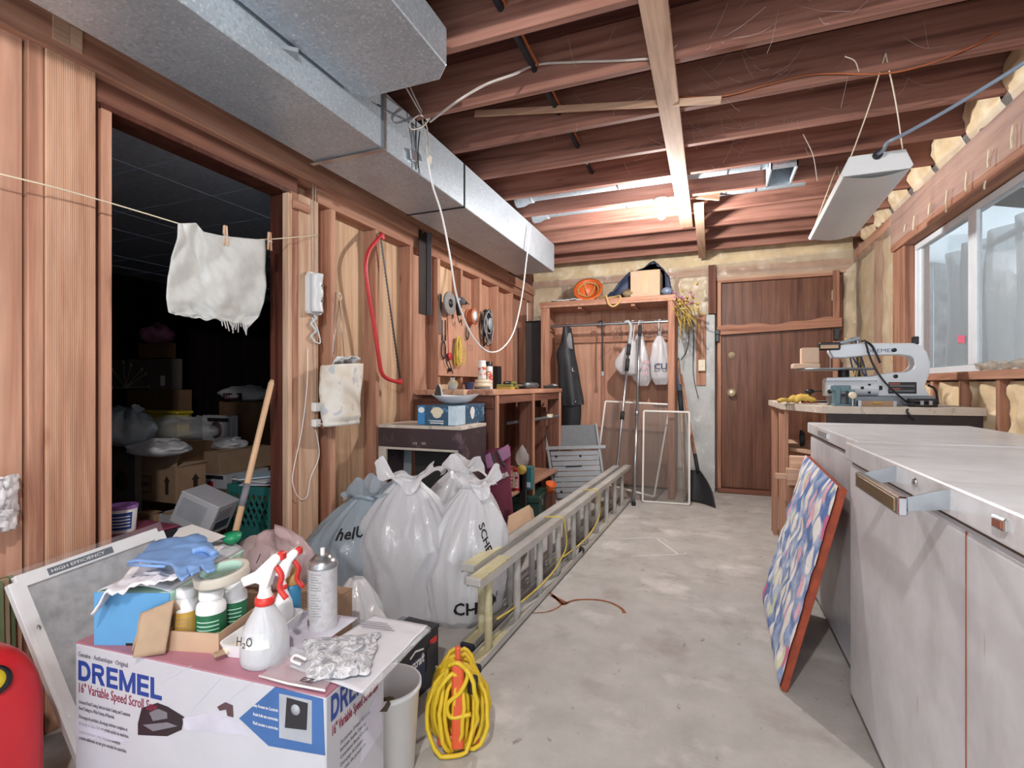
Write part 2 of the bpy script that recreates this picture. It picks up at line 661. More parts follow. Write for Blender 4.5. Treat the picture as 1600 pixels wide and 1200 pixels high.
for i in range(9):
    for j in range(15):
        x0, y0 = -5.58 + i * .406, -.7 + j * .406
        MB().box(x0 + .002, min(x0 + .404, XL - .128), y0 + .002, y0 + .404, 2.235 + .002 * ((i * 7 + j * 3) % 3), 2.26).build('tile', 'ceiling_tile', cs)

# ---------------------------------------------------------------- back wall
wb = struct('wall_back', 'back wall of insulation behind plastic film, studs and grey concrete')
MB().box(XL - .11, XR + .2, YB + .12, YB + .16, 0, ZS).build('sheathing_panel', 'ply_orange', wb)
for x0, x1 in ((-2.0, -1.62), (-1.58, -1.2), (-1.16, -.78), (-.74, -.36), (-.32, .0)):
    m = MB()
    patch(m, (x0, YB + .05, 1.2), (x1, YB + .05, 1.2), (x1, YB + .05, 2.32), (x0, YB + .05, 2.32), 12, 24, .025, 5, x0, (0, -1, 0), .05)
    m.build('insulation_batt', 'insulation', wb)
m = MB()
patch(m, (-2.0, YB + .04, 2.36), (1.3, YB + .04, 2.36), (1.3, YB + .04, ZS), (-2, YB + .04, ZS), 60, 8, .03, 7, 2, (0, -1, 0), .03)
m.build('insulation_batt', 'insulation', wb)
for x in (-1.62, -1.2, -.78, -.36):
    MB().box(x, x + .04, YB - .005, YB + .1, 0, 2.3).build('stud', 'fir_Z', wb, bevel=.002)
MB().box(-2.0, XR, YB - .012, YB + .1, 2.29, 2.36).build('top_plate', 'fir_X', wb, bevel=.002)
MB().box(.06, XR, YB - .03, YB + .1, 2.22, 2.29).build('door_header', 'pale_X', wb, bevel=.003)
m = MB()
patch(m, (-1.98, YB - .03, 1.75), (.02, YB - .03, 1.8), (.02, YB - .03, 2.4), (-1.98, YB - .03, 2.36), 90, 26, .022, 9, 5, (0, -1, 0))
m.build('vapour_film', 'vapour_sheet', wb)
m = MB()
patch(m, (.02, YB - .045, 2.25), (1.29, YB - .045, 2.25), (1.29, YB - .045, 2.44), (.02, YB - .045, 2.40), 60, 8, .016, 9, 8, (0, -1, 0))
m.build('vapour_film', 'vapour_sheet', wb)
MB().box(-.36, .045, YB - .1, YB + .1, 0, 1.86).build('concrete_pier', 'concrete_wall', wb, bevel=.012, segs=2)
MB().box(-.02, .055, YB - .09, YB - .01, 1.87, 2.38).build('post', 'brown_Z', wb, bevel=.003)
for (x0, x1, z1, mm) in ((.068, .105, 2.2, 'fir_Z'), (1.115, 1.17, 2.24, 'fir_Z'), (1.17, 1.2, 2.2, 'brown_Z')):
    MB().box(x0, x1, YB - .05, YB + .1, 0, z1).build('door_jamb', mm, wb, bevel=.003)
MB().box(.068, 1.17, YB - .04, YB + .1, 2.195, 2.222).build('head_jamb', 'fir_X', wb, bevel=.002)
m = MB()
patch(m, (1.2, YB + .03, 0), (1.3, YB - .06, 0), (1.3, YB - .06, 2.3), (1.2, YB + .03, 2.2), 6, 50, .035, 8, 11, (-.4, -1, 0))
m.build('insulation_batt', 'insulation', wb)
m = MB()
patch(m, (1.17, YB - .03, 1.0), (1.3, YB - .13, 1.0), (1.29, YB - .13, 2.3), (1.19, YB - .03, 2.2), 8, 40, .03, 8, 13, (-.4, -1, 0))
m.build('vapour_film', 'vapour_sheet', wb)
MB().box(.07, 1.2, YB - .09, YB + .05, 0, .045).build('threshold', 'brown_X', wb, bevel=.008)

d1 = struct('door_1', 'dark brown flush wooden door with a plank nailed across it')
MB().box(.108, 1.112, YB - .012, YB + .03, .05, 2.19).build('door_panel', 'door_veneer', d1, bevel=.002)
p0, p1 = onY(1120, 517, YB - .06), onY(1315, 503, YB - .06)
m = MB()
m.grid(lambda u, v: Vector((p0.x + (p1.x - p0.x) * u, YB - .062, p0.z + (p1.z - p0.z) * u - .045 + v * (.085 + .012 * math.sin(9 * u) + .008 * math.sin(23 * u)))), 40, 1, False)
m.build('cross_plank', 'fir_X', d1, thick=.03)
for px, py, r in ((1143, 555, .035), (1143, 614, .045)):
    q = onY(px, py, YB - .014)
    k = MB().lathe(q, [(r, 0), (r, .008), (r * .75, .014), (r * .35, .02), (r * .35, .03)] + ([(r * .8, .042), (r * .9, .06), (r * .6, .075), (0, .078)] if r > .04 else [(0, .031)]), 20, (0, -1, 0))
    k.build('door_knob' if r > .04 else 'deadbolt', 'brass', d1)
for z in (2.0, 1.0):
    MB().box(1.108, 1.122, YB - .03, YB - .01, z - .05, z + .05).build('hinge', 'brass', d1, bevel=.002)
for px, py in ((1121, 524), (1306, 521)):
    q = onY(px, py, YB - .07)
    m = MB().cbox(q + Vector((0, 0, -.01)), (.04, .035, .12)).cbox(q + Vector((0, -.02, .03)), (.05, .02, .05))
    m.build('bar_bracket', 'black_plastic', d1, bevel=.006)

# ---------------------------------------------------------------- right wall with the slider window
wr = struct('wall_right', 'right wall of studs and fibreglass batts with a long window header')
MB().box(XR - .02, XR + .12, YN, 4.66, 2.13, 2.42).build('window_header', 'fir_Y', wr, bevel=.005)
MB().box(XR - .015, XR + .1, 4.66, YB, 2.34, 2.42).build('top_plate', 'fir_Y', wr, bevel=.003)
MB().box(XR, XR + .12, 4.44, 4.68, 0, 2.13).build('post', 'fir_Z', wr, bevel=.004)
MB().box(XR, XR + .12, 5.12, 5.16, 0, 2.34).build('stud', 'fir_Z', wr, bevel=.002)
MB().box(XR - .004, XR + .12, YN, 4.44, 1.15, 1.195).build('sill_plate', 'fir_Y', wr, bevel=.003)
MB().box(XR + .14, XR + .17, YN, YB + .2, 0, 1.2).build('sheathing_panel', 'ply_orange', wr)
MB().box(XR + .14, XR + .17, 4.5, YB + .2, 1.2, ZS).build('sheathing_panel', 'ply_orange', wr)
MB().box(XR + .14, XR + .17, YN, 4.5, 2.13, ZS).build('sheathing_panel', 'ply_orange', wr)
RS = [4.40 - .40 * i for i in range(0, 15)]
for y in RS:
    MB().box(XR + .01, XR + .12, y - .04, y, 0, 1.15).build('stud', 'fir_Z', wr, bevel=.002)
for i, y in enumerate(RS[:-1]):
    if y < .4:
        continue
    m = MB()
    patch(m, (XR + .05, y - .05, 0), (XR + .05, y - .39, 0), (XR + .05, y - .39, 1.14), (XR + .05, y - .05, 1.14), 14, 36, .05, 6, i * 2., (-1, 0, 0), .05)
    m.build('insulation_batt', 'insulation', wr)
for y0, y1 in ((4.7, 5.11), (5.17, 5.8)):
    m = MB()
    patch(m, (XR + .05, y1, 0), (XR + .05, y0, 0), (XR + .05, y0, 2.33), (XR + .05, y1, 2.33), 10, 40, .02, 5, y0, (-1, 0, 0), .03)
    m.build('insulation_batt', 'insulation', wr)
m = MB()
patch(m, (XR - .012, 5.78, .8), (XR - .012, 4.66, .8), (XR - .012, 4.66, 2.42), (XR - .012, 5.78, 2.42), 40, 40, .02, 6, 3, (-1, 0, 0))
m.build('vapour_film', 'vapour_sheet', wr)
m = MB()
patch(m, (XR - .035, 4.66, 2.17), (XR - .035, 1.2, 2.17), (XR - .03, 1.2, 2.47), (XR - .03, 4.66, 2.46), 90, 12, .012, 7, 4, (-1, 0, 0))
m.build('vapour_film', 'clear_wrap', wr)
# pale torn strips stapled down the header
for px, py0, py1 in ((1583, 195, 233), (1546, 233, 262), (1511, 268, 300), (1480, 296, 332), (1453, 318, 336), (1429, 337, 360), (1415, 351, 362), (1540, 282, 296)):
    a, b = onX(px, py0, XR - .045), onX(px - 2, py1, XR - .045)
    MB().tube(spline([a, a * .5 + b * .5 + Vector((0, .006, 0)), b], 4), .005, 5).build('torn_strip', 'ivory', wr)
for k, y in enumerate(JY):
    if 1.2 < y < 5.4:
        m = MB()
        m.grid(lambda u, v: Vector((1.262 + .04 * (1 - math.sin(PI * v)) + .03 * nz((u * 2, v * 2, k), 2), y + .01 + u * .35, 2.43 + v * .26)), 10, 8)
        m.build('insulation_batt', 'insulation', wr)

win = struct('window_1', 'white framed sliding window in the right wall')
WX = XR + .075
zb, zt = 1.235, 2.085
MB().box(WX - .01, WX + .04, -.6, 4.45, zb - .04, zb).build('bottom_track', 'white_vinyl', win, bevel=.003)
MB().box(WX - .01, WX + .04, -.6, 4.45, zt, zt + .04).build('top_track', 'white_vinyl', win, bevel=.003)
MB().box(WX - .01, WX + .04, 4.42, 4.455, zb, zt).build('side_frame', 'white_vinyl', win, bevel=.003)
MB().box(WX - .012, WX + .03, 3.57, 3.63, zb, zt).build('sash_stile', 'white_vinyl', win, bevel=.003)
MB().box(WX + .005, WX + .025, 4.38, 4.42, zb, zt).build('sash_stile', 'white_vinyl', win, bevel=.003)
MB().box(WX - .016, WX + .005, 3.52, 3.565, zb, zt).build('sash_stile', 'white_vinyl', win, bevel=.003)
MB().box(WX - .014, WX + .03, 1.5, 1.56, zb, zt).build('sash_stile', 'white_vinyl', win, bevel=.003)
film('pane_glass', 'DDE6EA', .82, .05)
for y0, y1, x in ((3.63, 4.38, WX + .02), (1.56, 3.52, WX + .0), (-.6, 1.5, WX + .02)):
    MB().box(x - .002, x + .002, y0, y1, zb, zt).build('pane', 'pane_glass', win)
flat('pink_tag', 'E8708C', .7)
q = onX(1502, 530, WX + .012)
MB().cbox(q, (.002, .09, .045), (.15, 0, 0)).build('pink_sticker', 'pink_tag', win)
m = MB()
a, b = onX(1535, 570, WX - .03), onX(1600, 562, WX - .03)
m.grid(lambda u, v: Vector((WX - .035 - .03 * math.sin(PI * v), a.y + (b.y - .5 - a.y) * u, 1.2 + .045 * math.sin(PI * v) * (.7 + .5 * nz((u * 5, v * 2, 0), 2)) + .02 * nz((u * 6, v, 3), 2))), 30, 8)
m.build('loose_film', 'vapour_sheet', win, thick=.004)

# outside: a lean-to with a board wall, hung plastic and rafters
flat('weathered_board', 'B4BCC0', .9, 0, .25, 4)
flat('old_rafter', '5C5A58', .9, 0, .2)
ex = struct('exterior_porch', 'grey lean-to outside the window')
for i in range(34):
    y0 = -1.2 + i * .3
    MB().box(3.1 + .01 * (i % 2), 3.13 + .01 * (i % 2), y0, y0 + .292, -.2, 2.34).build('wall_board', 'weathered_board', ex)
for i in range(11):
    y0 = -1. + i * .61
    MB().beam((1.5, y0, 2.75), (3.4, y0, 2.3), .045, .14).build('rafter', 'old_rafter', ex)
for i in range(5):
    MB().beam((1.6 + i * .42, -1.4, 2.64 - i * .1), (1.6 + i * .42, 6.2, 2.64 - i * .1), .09, .02).build('batten', 'weathered_board', ex)
MB().add([(1.48, -3, 2.84), (4.2, -3, 2.20), (4.2, 9, 2.20), (1.48, 9, 2.84)], [(0, 1, 2, 3)]).build('roof_sheet', 'outdoor_sheet', ex, thick=.02)
for i in range(7):
    MB().box(1.5 + i * .25, 1.742 + i * .25, 7.5 + .01 * (i % 2), 7.53 + .01 * (i % 2), -.2, 2.9).build('end_board', 'weathered_board', ex)
MB().box(1.5, 6.0, -3, 8.6, -.3, -.2).build('yard_ground', 'concrete', ex)
m = MB()
m.grid(lambda u, v: Vector((1.85 + .05 * math.sin(40 * u) + .04 * nz((u * 9, v, 0), 2), 3.2 + u * 2.2, .5 + v * 1.7)), 80, 12)
m.build('hung_plastic', 'outdoor_sheet', ex)
m = MB()
m.grid(lambda u, v: Vector((2.3 + .05 * math.sin(37 * u) + .04 * nz((u * 9, v, 4), 2), 1.0 + u * 3.0, .5 + v * 1.25 + .15 * u)), 80, 12)
m.build('hung_plastic', 'outdoor_sheet', ex)

# ================================================================== OVERHEAD: ducts, shop light, wires
MB().box(-2.26, -2.22, YN, YB + .1, 2.34, ZS + .02).build('rim_board', 'brown_Y', ceil)
DX0, DX1, DZ = -1.80, -1.40, 2.21
du = thing('trunk_duct', 'long galvanised sheet-metal trunk duct running along the left wall', 'duct', (0, 0, 0))
YC = [-1.5, .35, 2.78, 4.70]
for i in range(len(YC) - 1):
    a, b = YC[i] + .001, YC[i + 1] - .001
    MB().box(DX0, DX1, a, b, DZ, ZJ - .004).build('duct_section', 'galvanised', du, bevel=.004)
for y in YC[1:-1]:
    MB().box(DX0 - .006, DX1 + .006, y - .006, y + .006, DZ - .006, ZJ - .004).build('seam', 'dark_metal', du, bevel=.002)
for y in (1.96,):
    m = MB().box(DX1 + .004, DX1 + .007, y - .012, y + .012, DZ + .0, ZJ + .06).box(DX0 - .02, DX1 + .007, y - .012, y + .012, DZ - .009, DZ - .006)
    m.build('hanger_strap', 'steel', du)
pb = thing('branch_duct_box', 'galvanised duct box hung under the joists beside the trunk duct', 'duct', (0, 0, 0))
m = MB().prism([(-1.385, .55), (-.93, .55), (-.93, 1.70), (-1.0, 1.77), (-1.34, 1.77), (-1.385, 1.72)], 2.33, ZJ - .006)
m.build('box_body', 'galvanised', pb, bevel=.004)
MB().box(-1.39, -.925, .54, .56, 2.322, ZJ - .006).build('seam', 'dark_metal', pb)
q = onZ(490, 100, 2.33)
MB().prism([(-1.40, 1.36), (-1.36, 1.40), (-1.40, 1.44)], 2.30, 2.315).build('corner_tab', 'steel', pb)
for yy, x1, k in ((4.075, .62, 'farther'), (3.672, .345, 'nearer')):
    r = thing('round_duct_pipe', 'galvanised round pipe leaving the trunk duct, the %s of the two' % k, 'duct', (0, 0, 0), group='round heating pipes between the joists')
    zc = 2.59
    MB().cyl((-1.28, yy, zc), (x1, yy, zc), .062, n=24).build('pipe', 'galvanised', r)
    MB().lathe((-1.395, yy, zc - .01), [(.085, 0), (.082, .05), (.066, .09), (.064, .13)], 24, (1, 0, 0)).build('collar', 'galvanised', r)
    for x in (-.62, .1, .3):
        MB().lathe((x, yy, zc), [(.064, 0), (.0655, .005), (.064, .01)], 24, (1, 0, 0)).build('band', 'steel', r)
rg = thing('duct_boot', 'open square sheet-metal vent boot set between the joists', 'duct', (0, 0, 0))
c = [onZ(*p, 2.475) for p in ((1208, 255), (1243, 250), (1232, 287), (1200, 290))]
x0, x1, y0, y1 = .35, .50, 3.52, 3.83
for a in ((x0, x1, y0, y0 + .008), (x0, x1, y1 - .008, y1), (x0, x0 + .008, y0, y1), (x1 - .008, x1, y0, y1)):
    MB().box(a[0], a[1], a[2], a[3], 2.46, 2.69).build('boot_side', 'galvanised', rg)
MB().box(x0, x1, y0, y1, 2.66, 2.668).build('boot_inside', 'black_plastic', rg)

# black hose with an orange wire through the joists
flat('blue_black', '20262F', .5)
flat('orange_cable', 'B7653A', .55)
h = thing('conduit_hose', 'black hose threaded through holes across the joists', 'hose', (0, 0, 0))
MB().tube([(-.755, -.8 + .5 * i, 2.575 + .004 * (i % 2)) for i in range(10)], .014, 10).build('hose', 'blue_black', h)
MB().tube([(-.735, -.8 + .25 * i, 2.585 + .006 * (i % 2)) for i in range(17)], .006, 6).build('orange_wire', 'orange_cable', h)

# hanging shop light
sl = thing('shop_light', 'white fluorescent shop light hung from strings under the joists', 'light', (0, 0, 0))
near_y, far_y = 2.76, 3.93
nl, nr = onY(1312, 274, near_y), onY(1425, 262, near_y)
tl, tr = onY(1326, 242, near_y), onY(1418, 237, near_y)
fz = 2.105
xl, xr = .565, .845
prof = [(xl, fz), (xl + .012, fz - .014), (xr - .012, fz - .014), (xr, fz), (xr - .03, fz + .075), (xl + .035, fz + .075)]
sk = Vector((.045, 0, 0))


def section(y):
    k = (y - near_y) / (far_y - near_y)
    return [Vector((x + .05 * k, y, z + .01 * k)) for x, z in prof]


m = MB()
A, B = section(near_y + .012), section(far_y - .012)
n = len(prof)
m.add(A + B, [(i, (i + 1) % n, n + (i + 1) % n, n + i) for i in range(n)])
flat('lamp_enamel', 'E3E5E6', .35, 0, .03)
flat('lamp_diffuser', 'D6D8D8', .3, 0, .05, 3)
m.build('housing', 'lamp_enamel', sl)
for y in (near_y, far_y - .012):
    A, B = section(y), section(y + .012)
    m = MB()
    m.add(A + B, [tuple(range(n)), tuple(range(n, 2 * n))] + [(i, (i + 1) % n, n + (i + 1) % n, n + i) for i in range(n)])
    m.build('end_plate', 'lamp_enamel', sl, bevel=.002)
m = MB()
m.grid(lambda u, v: Vector((xl + .012 + .05 * v + (xr - xl - .024) * u, near_y + .013 + v * (far_y - near_y - .03), fz - .012 + .01 * v - .02 * math.sin(PI * u))), 14, 2)
m.build('diffuser', 'lamp_diffuser', sl)
apex = Vector((.70, 2.612, 2.545))
for x in (xl + .045, xr - .035):
    MB().tube(spline([(x, near_y + .02, fz + .078), ((x + apex.x) / 2 + .004, 2.69, 2.36), apex], 6), .0028, 6).build('string', 'ivory', sl)
ap2 = Vector((.76, 3.81, 2.53))
for x in (xl + .085, xr + .005):
    MB().tube([(x, far_y - .05, fz + .085), ap2], .0025, 6).build('string', 'ivory', sl)
MB().tube(arc((.70, 2.612, 2.552), .008, -PI / 2, PI, 8, (0, 1, 0)), .002, 5).build('screw_hook', 'steel', sl)
qp = onY(1372, 245, near_y - .015)
MB().cyl(qp + Vector((0, .03, .012)), qp + Vector((0, -.004, .012)), .019, n=14).build('cord_entry', 'black_rubber', sl)
flat('grey_blue_cord', '8D9DB0', .5)
m = MB()
m.tube(spline([qp + Vector((.0, 0, .012)), onY(1380, 235, 2.70), onY(1388, 222, 2.66), onY(1410, 211, 2.6), onY(1470, 178, 2.5), onY(1530, 142, 2.4), onY(1600, 98, 2.3), onY(1680, 40, 2.2)], 8), .0075, 10)
tag(m.build('lamp_flex', 'grey_blue_cord'), 'grey-blue power cord running from the shop light to upper edge', 'cord')

# orange wire along a joist, pale cable along another
m = MB()
m.tube(spline([onY(1060, 150, 2.61), onY(1130, 150, 2.61), onY(1200, 132, 2.61), onY(1275, 116, 2.61), onY(1380, 115, 2.61), onY(1450, 100, 2.61), onY(1520, 72, 2.61), onY(1560, 50, 2.61)], 6), .0035, 6)
tag(m.build('orange_wire_run', 'orange_cable'), 'thin orange wire stapled along a ceiling joist', 'wire')
flat('grey_cable', 'CFC6BE', .5)
m = MB()
m.tube(spline([onX(672, 190, -1.33), onY(712, 160, 1.95), onY(757, 133, 2.0), onY(800, 117, 2.05), onY(840, 101, 2.205), onY(900, 97, 2.207), onY(960, 95, 2.207), onY(1014, 92, 2.207)], 8), .0055, 8)
tag(m.build('ceiling_cable', 'grey_cable'), 'pale grey cable tacked along a joist past the wooden strip', 'cable')

# loop of antenna wire on the duct with a slack cable to the far end
wq = thing('hanging_cable', 'white cable hanging in a long loop from the trunk duct', 'cable', (0, 0, 0))
PX = -1.365
pts = [(668, 247), (676, 290), (690, 335), (703, 400), (713, 460), (728, 505), (745, 535), (765, 550), (785, 544), (803, 517), (815, 465), (822, 410), (829, 352)]
MB().tube(spline([onX(x, y, PX) for x, y in pts], 6), .0055, 8).build('slack_cable', 'white_plastic', wq)
m = MB()
for pp in ([(608, 68), (620, 110), (642, 150), (660, 180), (671, 186)], [(614, 66), (628, 105), (648, 152), (668, 190)], [(668, 186), (655, 180), (640, 192), (644, 202), (662, 196), (672, 184)], [(660, 186), (662, 200), (666, 225), (668, 243)], [(664, 190), (668, 205), (671, 238)]):
    m.tube(spline([onX(x, y, PX + .01) for x, y in pp], 5), .004, 6)
m.build('twin_lead', 'grey_cable', wq)
m = MB()
for pp in ([(590, 163), (615, 178), (640, 190), (652, 200)], [(650, 186), (650, 265)], [(656, 205), (653, 235), (654, 262)]):
    m.tube(spline([onX(x, y, -1.388) for x, y in pp], 5), .003, 6)
m.build('dark_lead', 'dark_metal', wq)
q = onX(671, 249, PX)
MB().cbox(q, (.02, .03, .035), (.2, .1, .3)).build('splitter', 'ivory', wq, bevel=.003)
q = onX(646, 243, -1.385)
MB().cbox(q, (.012, .05, .05), (.2, 0, 0)).build('clip', 'steel', wq, bevel=.003)

# wisps of cobweb under the joists
rnd = random.Random(3)
m = MB()
for i in range(90):
    k = rnd.choice([2, 3, 3, 4, 4, 5])
    y = JY[9 + k - 2] - .05
    x = rnd.choice([-.2, -.35, .1, .25, .4]) + rnd.gauss(0, .22)
    z = ZJ + rnd.uniform(.0, .2)
    a = Vector((x, y, z))
    b = a + Vector((rnd.gauss(0, .10), rnd.uniform(-.06, .02), rnd.gauss(-.02, .07)))
    mid = (a + b) / 2 + Vector((0, 0, -rnd.uniform(.0, .03)))
    m.tube(spline([a, mid, b], 3), rnd.uniform(.0004, .0010), 3)
for (px, py0, py1, yy) in ((1255, 210, 283, 2.5), (1320, 88, 112, 2.4)):
    a, b = onY(px, py0, yy), onY(px + 22, py1, yy)
    m.tube(spline([a, (a + b) / 2 + Vector((.01, 0, .01)), b], 5), .002, 4)
flat('cobweb_dust', 'CFC4BA', .9)
tag(m.build('cobwebs', 'cobweb_dust'), 'dusty cobweb strands hanging between the joists', 'cobweb', None, 'stuff')

# ================================================================== LEFT WALL: hung things
# washing line with a stiff rag
LX = -1.93
l0, l1 = Vector((XL + .004, .22, 1.70)), onX(497, 367, XL + .012)
la, lb, lc = onX(278, 349, LX), onX(350, 372, LX), onX(416, 374, LX)
m = MB()
m.tube(spline([l0, onX(0, 272, LX), onX(140, 308, LX), la, lb, lc, l1], 6), .0028, 6)
tag(m.build('washing_line', 'ivory'), 'thin pale washing line strung across the dark doorway', 'line')
flat('rag_cloth', 'CECFCC', .95, 0, .10, 9, .6, 26)
LE = spline([(278, 350), (276, 375), (268, 402), (262, 440), (260, 470), (264, 490), (275, 493)], 6)if False else None


def poly_at(P, t):
    t = max(0, min(.9999, t)) * (len(P) - 1)
    i = int(t)
    k = t - i
    return (P[i][0] * (1 - k) + P[i + 1][0] * k, P[i][1] * (1 - k) + P[i + 1][1] * k)


Lp = [(278, 349), (277, 372), (268, 402), (262, 436), (260, 466), (263, 488), (274, 492)]
Rp = [(414, 375), (415, 395), (414, 420), (416, 448), (412, 474), (404, 496), (388, 512)]
Tp = [(278, 349), (290, 349), (306, 348), (318, 362), (345, 368), (380, 372), (414, 375)]
Bp = [(274, 492), (295, 495), (318, 500), (340, 499), (362, 505), (378, 505), (388, 512)]


def rag(u, v):
    l, r, t, b = poly_at(Lp, v), poly_at(Rp, v), poly_at(Tp, u), poly_at(Bp, u)
    c00, c10, c01, c11 = Lp[0], Rp[0], Lp[-1], Rp[-1]
    o = []
    for i in (0, 1):
        o.append((1 - u) * l[i] + u * r[i] + (1 - v) * t[i] + v * b[i] - ((1 - u) * (1 - v) * c00[i] + u * (1 - v) * c10[i] + (1 - u) * v * c01[i] + u * v * c11[i]))
    w = .006 + .03 * v
    x = LX + .004 + w * math.sin(9 * u + 4 * v) * .6 + .035 * abs(nz((u * 3 + v, v * 3, 1), 1.3)) + .03 * abs(nz((u * 6, v * 6 - u * 2, 5), 1.2)) * v
    return onX(o[0], o[1] + 3 * nz((u * 12, v, 2), 1) * v, x)


rg_ = thing('hanging_rag', 'stiff off-white rag pegged on the washing line', 'rag', (0, 0, 0))
MB().grid(rag, 44, 44).build('cloth', 'rag_cloth', rg_, thick=.003)
m = MB()
for k in range(16):
    u = .55 + k * .028
    p = rag(u, .99)
    m.tube([p, p + Vector((.004, .01 * math.sin(k * 7), -.02 - .012 * (k % 3)))], .0025, 4)
m.build('frayed_hem', 'rag_cloth', rg_)
for i, (px, py, dx, lb_) in enumerate(((352, 368, 2, 'wooden clothes peg holding the middle of the hanging rag'), (421, 377, 0, 'wooden clothes peg on the line beside the door jamb'))):
    pg = thing('clothes_peg', lb_, 'clothes peg', onX(px, py, LX + .012), group='wooden clothes pegs')
    for s in (-1, 1):
        MB().cbox((0, s * .007, 0), (.010, .007, .085), (s * .06, 0, 0)).build('prong', 'pale_Z', pg, bevel=.0015)
    MB().cyl((0, -.012, .0), (0, .012, 0), .005, n=10).build('spring', 'steel', pg)

# wall telephone on the post
ph = thing('wall_phone', 'white corded telephone hung on the door post', 'telephone', onX(487, 459, XL + .005))
flat('phone_white', 'DADCDD', .35, 0, .03)
W, Hh = .052, .112
m = MB()
poly = [(-W, -Hh * .9), (-W * .8, -Hh), (W * .8, -Hh), (W, -Hh * .9), (W * 1.0, Hh * .75), (W * .7, Hh), (-W * .7, Hh), (-W * 1.0, Hh * .75)]
YZ = Matrix(((0, 0, 1, 0), (1, 0, 0, 0), (0, 1, 0, 0), (0, 0, 0, 1)))
m.prism(poly, 0, .028, YZ)
m.build('base', 'phone_white', ph, bevel=.006, segs=2)
m = MB()
m.grid(lambda u, v: Vector((.03 + .034 * (math.sin(PI * u) ** .5) * (.85 + .25 * math.cos(2 * PI * v) ** 2), (u - .5) * .066, (v - .5) * .205 * 1.0)), 12, 20)
m.build('handset', 'phone_white', ph, thick=.006)
m = MB()
for i in range(6):
    m.box(.062, .066, .004, .016, -.045 + i * .016, -.035 + i * .016)
m.build('key_pad', 'dark_metal', ph)
m = MB()
m.tube([(.012 + .008 * math.cos(t * 1.9), .01 * math.sin(t * 1.9) + .016 * math.sin(t * .11), -.112 - .0012 * t) for t in range(120)], .0022, 5)
m.tube(spline([(.012, 0, -.255), (.012, .05, -.26), (.012, .03, -.19), (.012, -.01, -.13)], 6), .004, 6)
m.build('coiled_cord', 'phone_white', ph)
pc = thing('phone_cable', 'thin white phone cable drooping down the door post to a jack', 'cable', (0, 0, 0))
m = MB()
m.tube(spline([onX(x, y, XL + .012) for x, y in ((481, 545), (480, 600), (472, 670), (458, 738), (460, 765), (470, 780), (480, 775), (486, 745), (498, 715), (497, 690), (493, 672))], 6), .0025, 6)
m.build('loose_cable', 'white_plastic', pc)
for pa, pb2 in (((489, 284), (489, 424)), ((493, 276), (494, 424)), ((492, 530), (493, 626))):
    MB().tube([onX(pa[0], pa[1], XL + .012), onX(pb2[0], pb2[1], XL + .010)], .0022, 5).build('stapled_cable', 'grey_cable', pc)
for py, s in ((636, .03), (661, .026)):
    q = onX(494, py, XL + .02)
    MB().cbox(q, (.03, .045, s * 1.6)).build('jack_box', 'white_paint', pc, bevel=.004)

# peg bag on a wire hanger
pbg = thing('peg_bag', 'grubby cloth peg bag with faded print hung from a stud', 'bag', (0, 0, 0))
b0, b1 = onX(501, 660, -1.92), onX(562, 660, -1.92)
zt_ = onX(530, 570, -1.92).z
zb_ = onX(530, 664, -1.92).z
yc = (b0.y + b1.y) / 2
hw = (b1.y - b0.y) / 2
t = NT('printed_cloth')
c = t.mix(1, lin('E6E2DA'), t.ramp(t.noise(t.coord(), 7, 5), [(.32, (.78, .70, .6, 1)), (.6, (1, 1, 1, 1))]), 'MULTIPLY')
c = t.mix(t.ramp(t.noise(t.coord(), 16, 2, .4), [(.62, (0, 0, 0, 1)), (.66, (.5, .5, .5, 1))]), c, '9AA8C0')
c = t.mix(t.ramp(t.noise(t.coord((1.3, 1.3, 1.3)), 14, 2, .4), [(.64, (0, 0, 0, 1)), (.67, (.45, .45, .45, 1))]), c, 'C69A90')
t.col(c)
MATS['printed_cloth'] = t.set(.9)


def bagf(u, v):
    a = 2 * PI * u
    k = 1 + .06 * math.sin(3 * a + 4 * v) + .04 * nz((math.cos(a) * 2, math.sin(a) * 2, v * 3), 1.5)
    fl = .86 + .16 * v if v < .9 else 1.0
    return Vector((-1.915 + .072 * math.cos(a) * k * (1.0 if v > .1 else .75), yc + hw * .95 * math.sin(a) * k * fl, zb_ + (zt_ - zb_) * v + .012 * math.sin(a + .6) * v))


MB().grid(bagf, 40, 24, True, True).build('cloth_body', 'printed_cloth', pbg, thick=.003)
m = MB()
m.grid(lambda u, v: Vector((-1.935 + .045 * (2 * u - 1) , yc + hw * .8 * (2 * v - 1), zb_ + .012)), 4, 4)
m.build('cloth_bottom', 'printed_cloth', pbg, thick=.004)
flat('tissue_white', 'E6E6E8', .9, 0, .08, 14)
m = MB()
patch(m, (-1.97, yc - hw * .6, zt_ - .03), (-1.97, yc + hw * .6, zt_ - .02), (-1.86, yc + hw * .55, zt_ + .045), (-1.87, yc - hw * .5, zt_ + .03), 16, 14, .035, 14, 2)
m.build('crumpled_tissue', 'tissue_white', pbg, thick=.003)
m = MB()
hk = onX(530, 458, -1.965)
for p in (hk + Vector((.02, -.07, -.35)), hk + Vector((.02, .02, -.36))):
    m.tube([hk + Vector((0, 0, -.04)), p], .0022, 6)
m.tube(arc(hk + Vector((0, 0, -.02)), .02, -PI / 2, PI, 10, (0, 1, 0)), .0022, 6)
m.tube([hk + Vector((.0, -.03, 0)), hk + Vector((.02, -.075, -.33)), hk + Vector((.02, -.08, zt_ - hk.z))], .002, 6)
m.build('wire_hanger', 'steel', pbg)

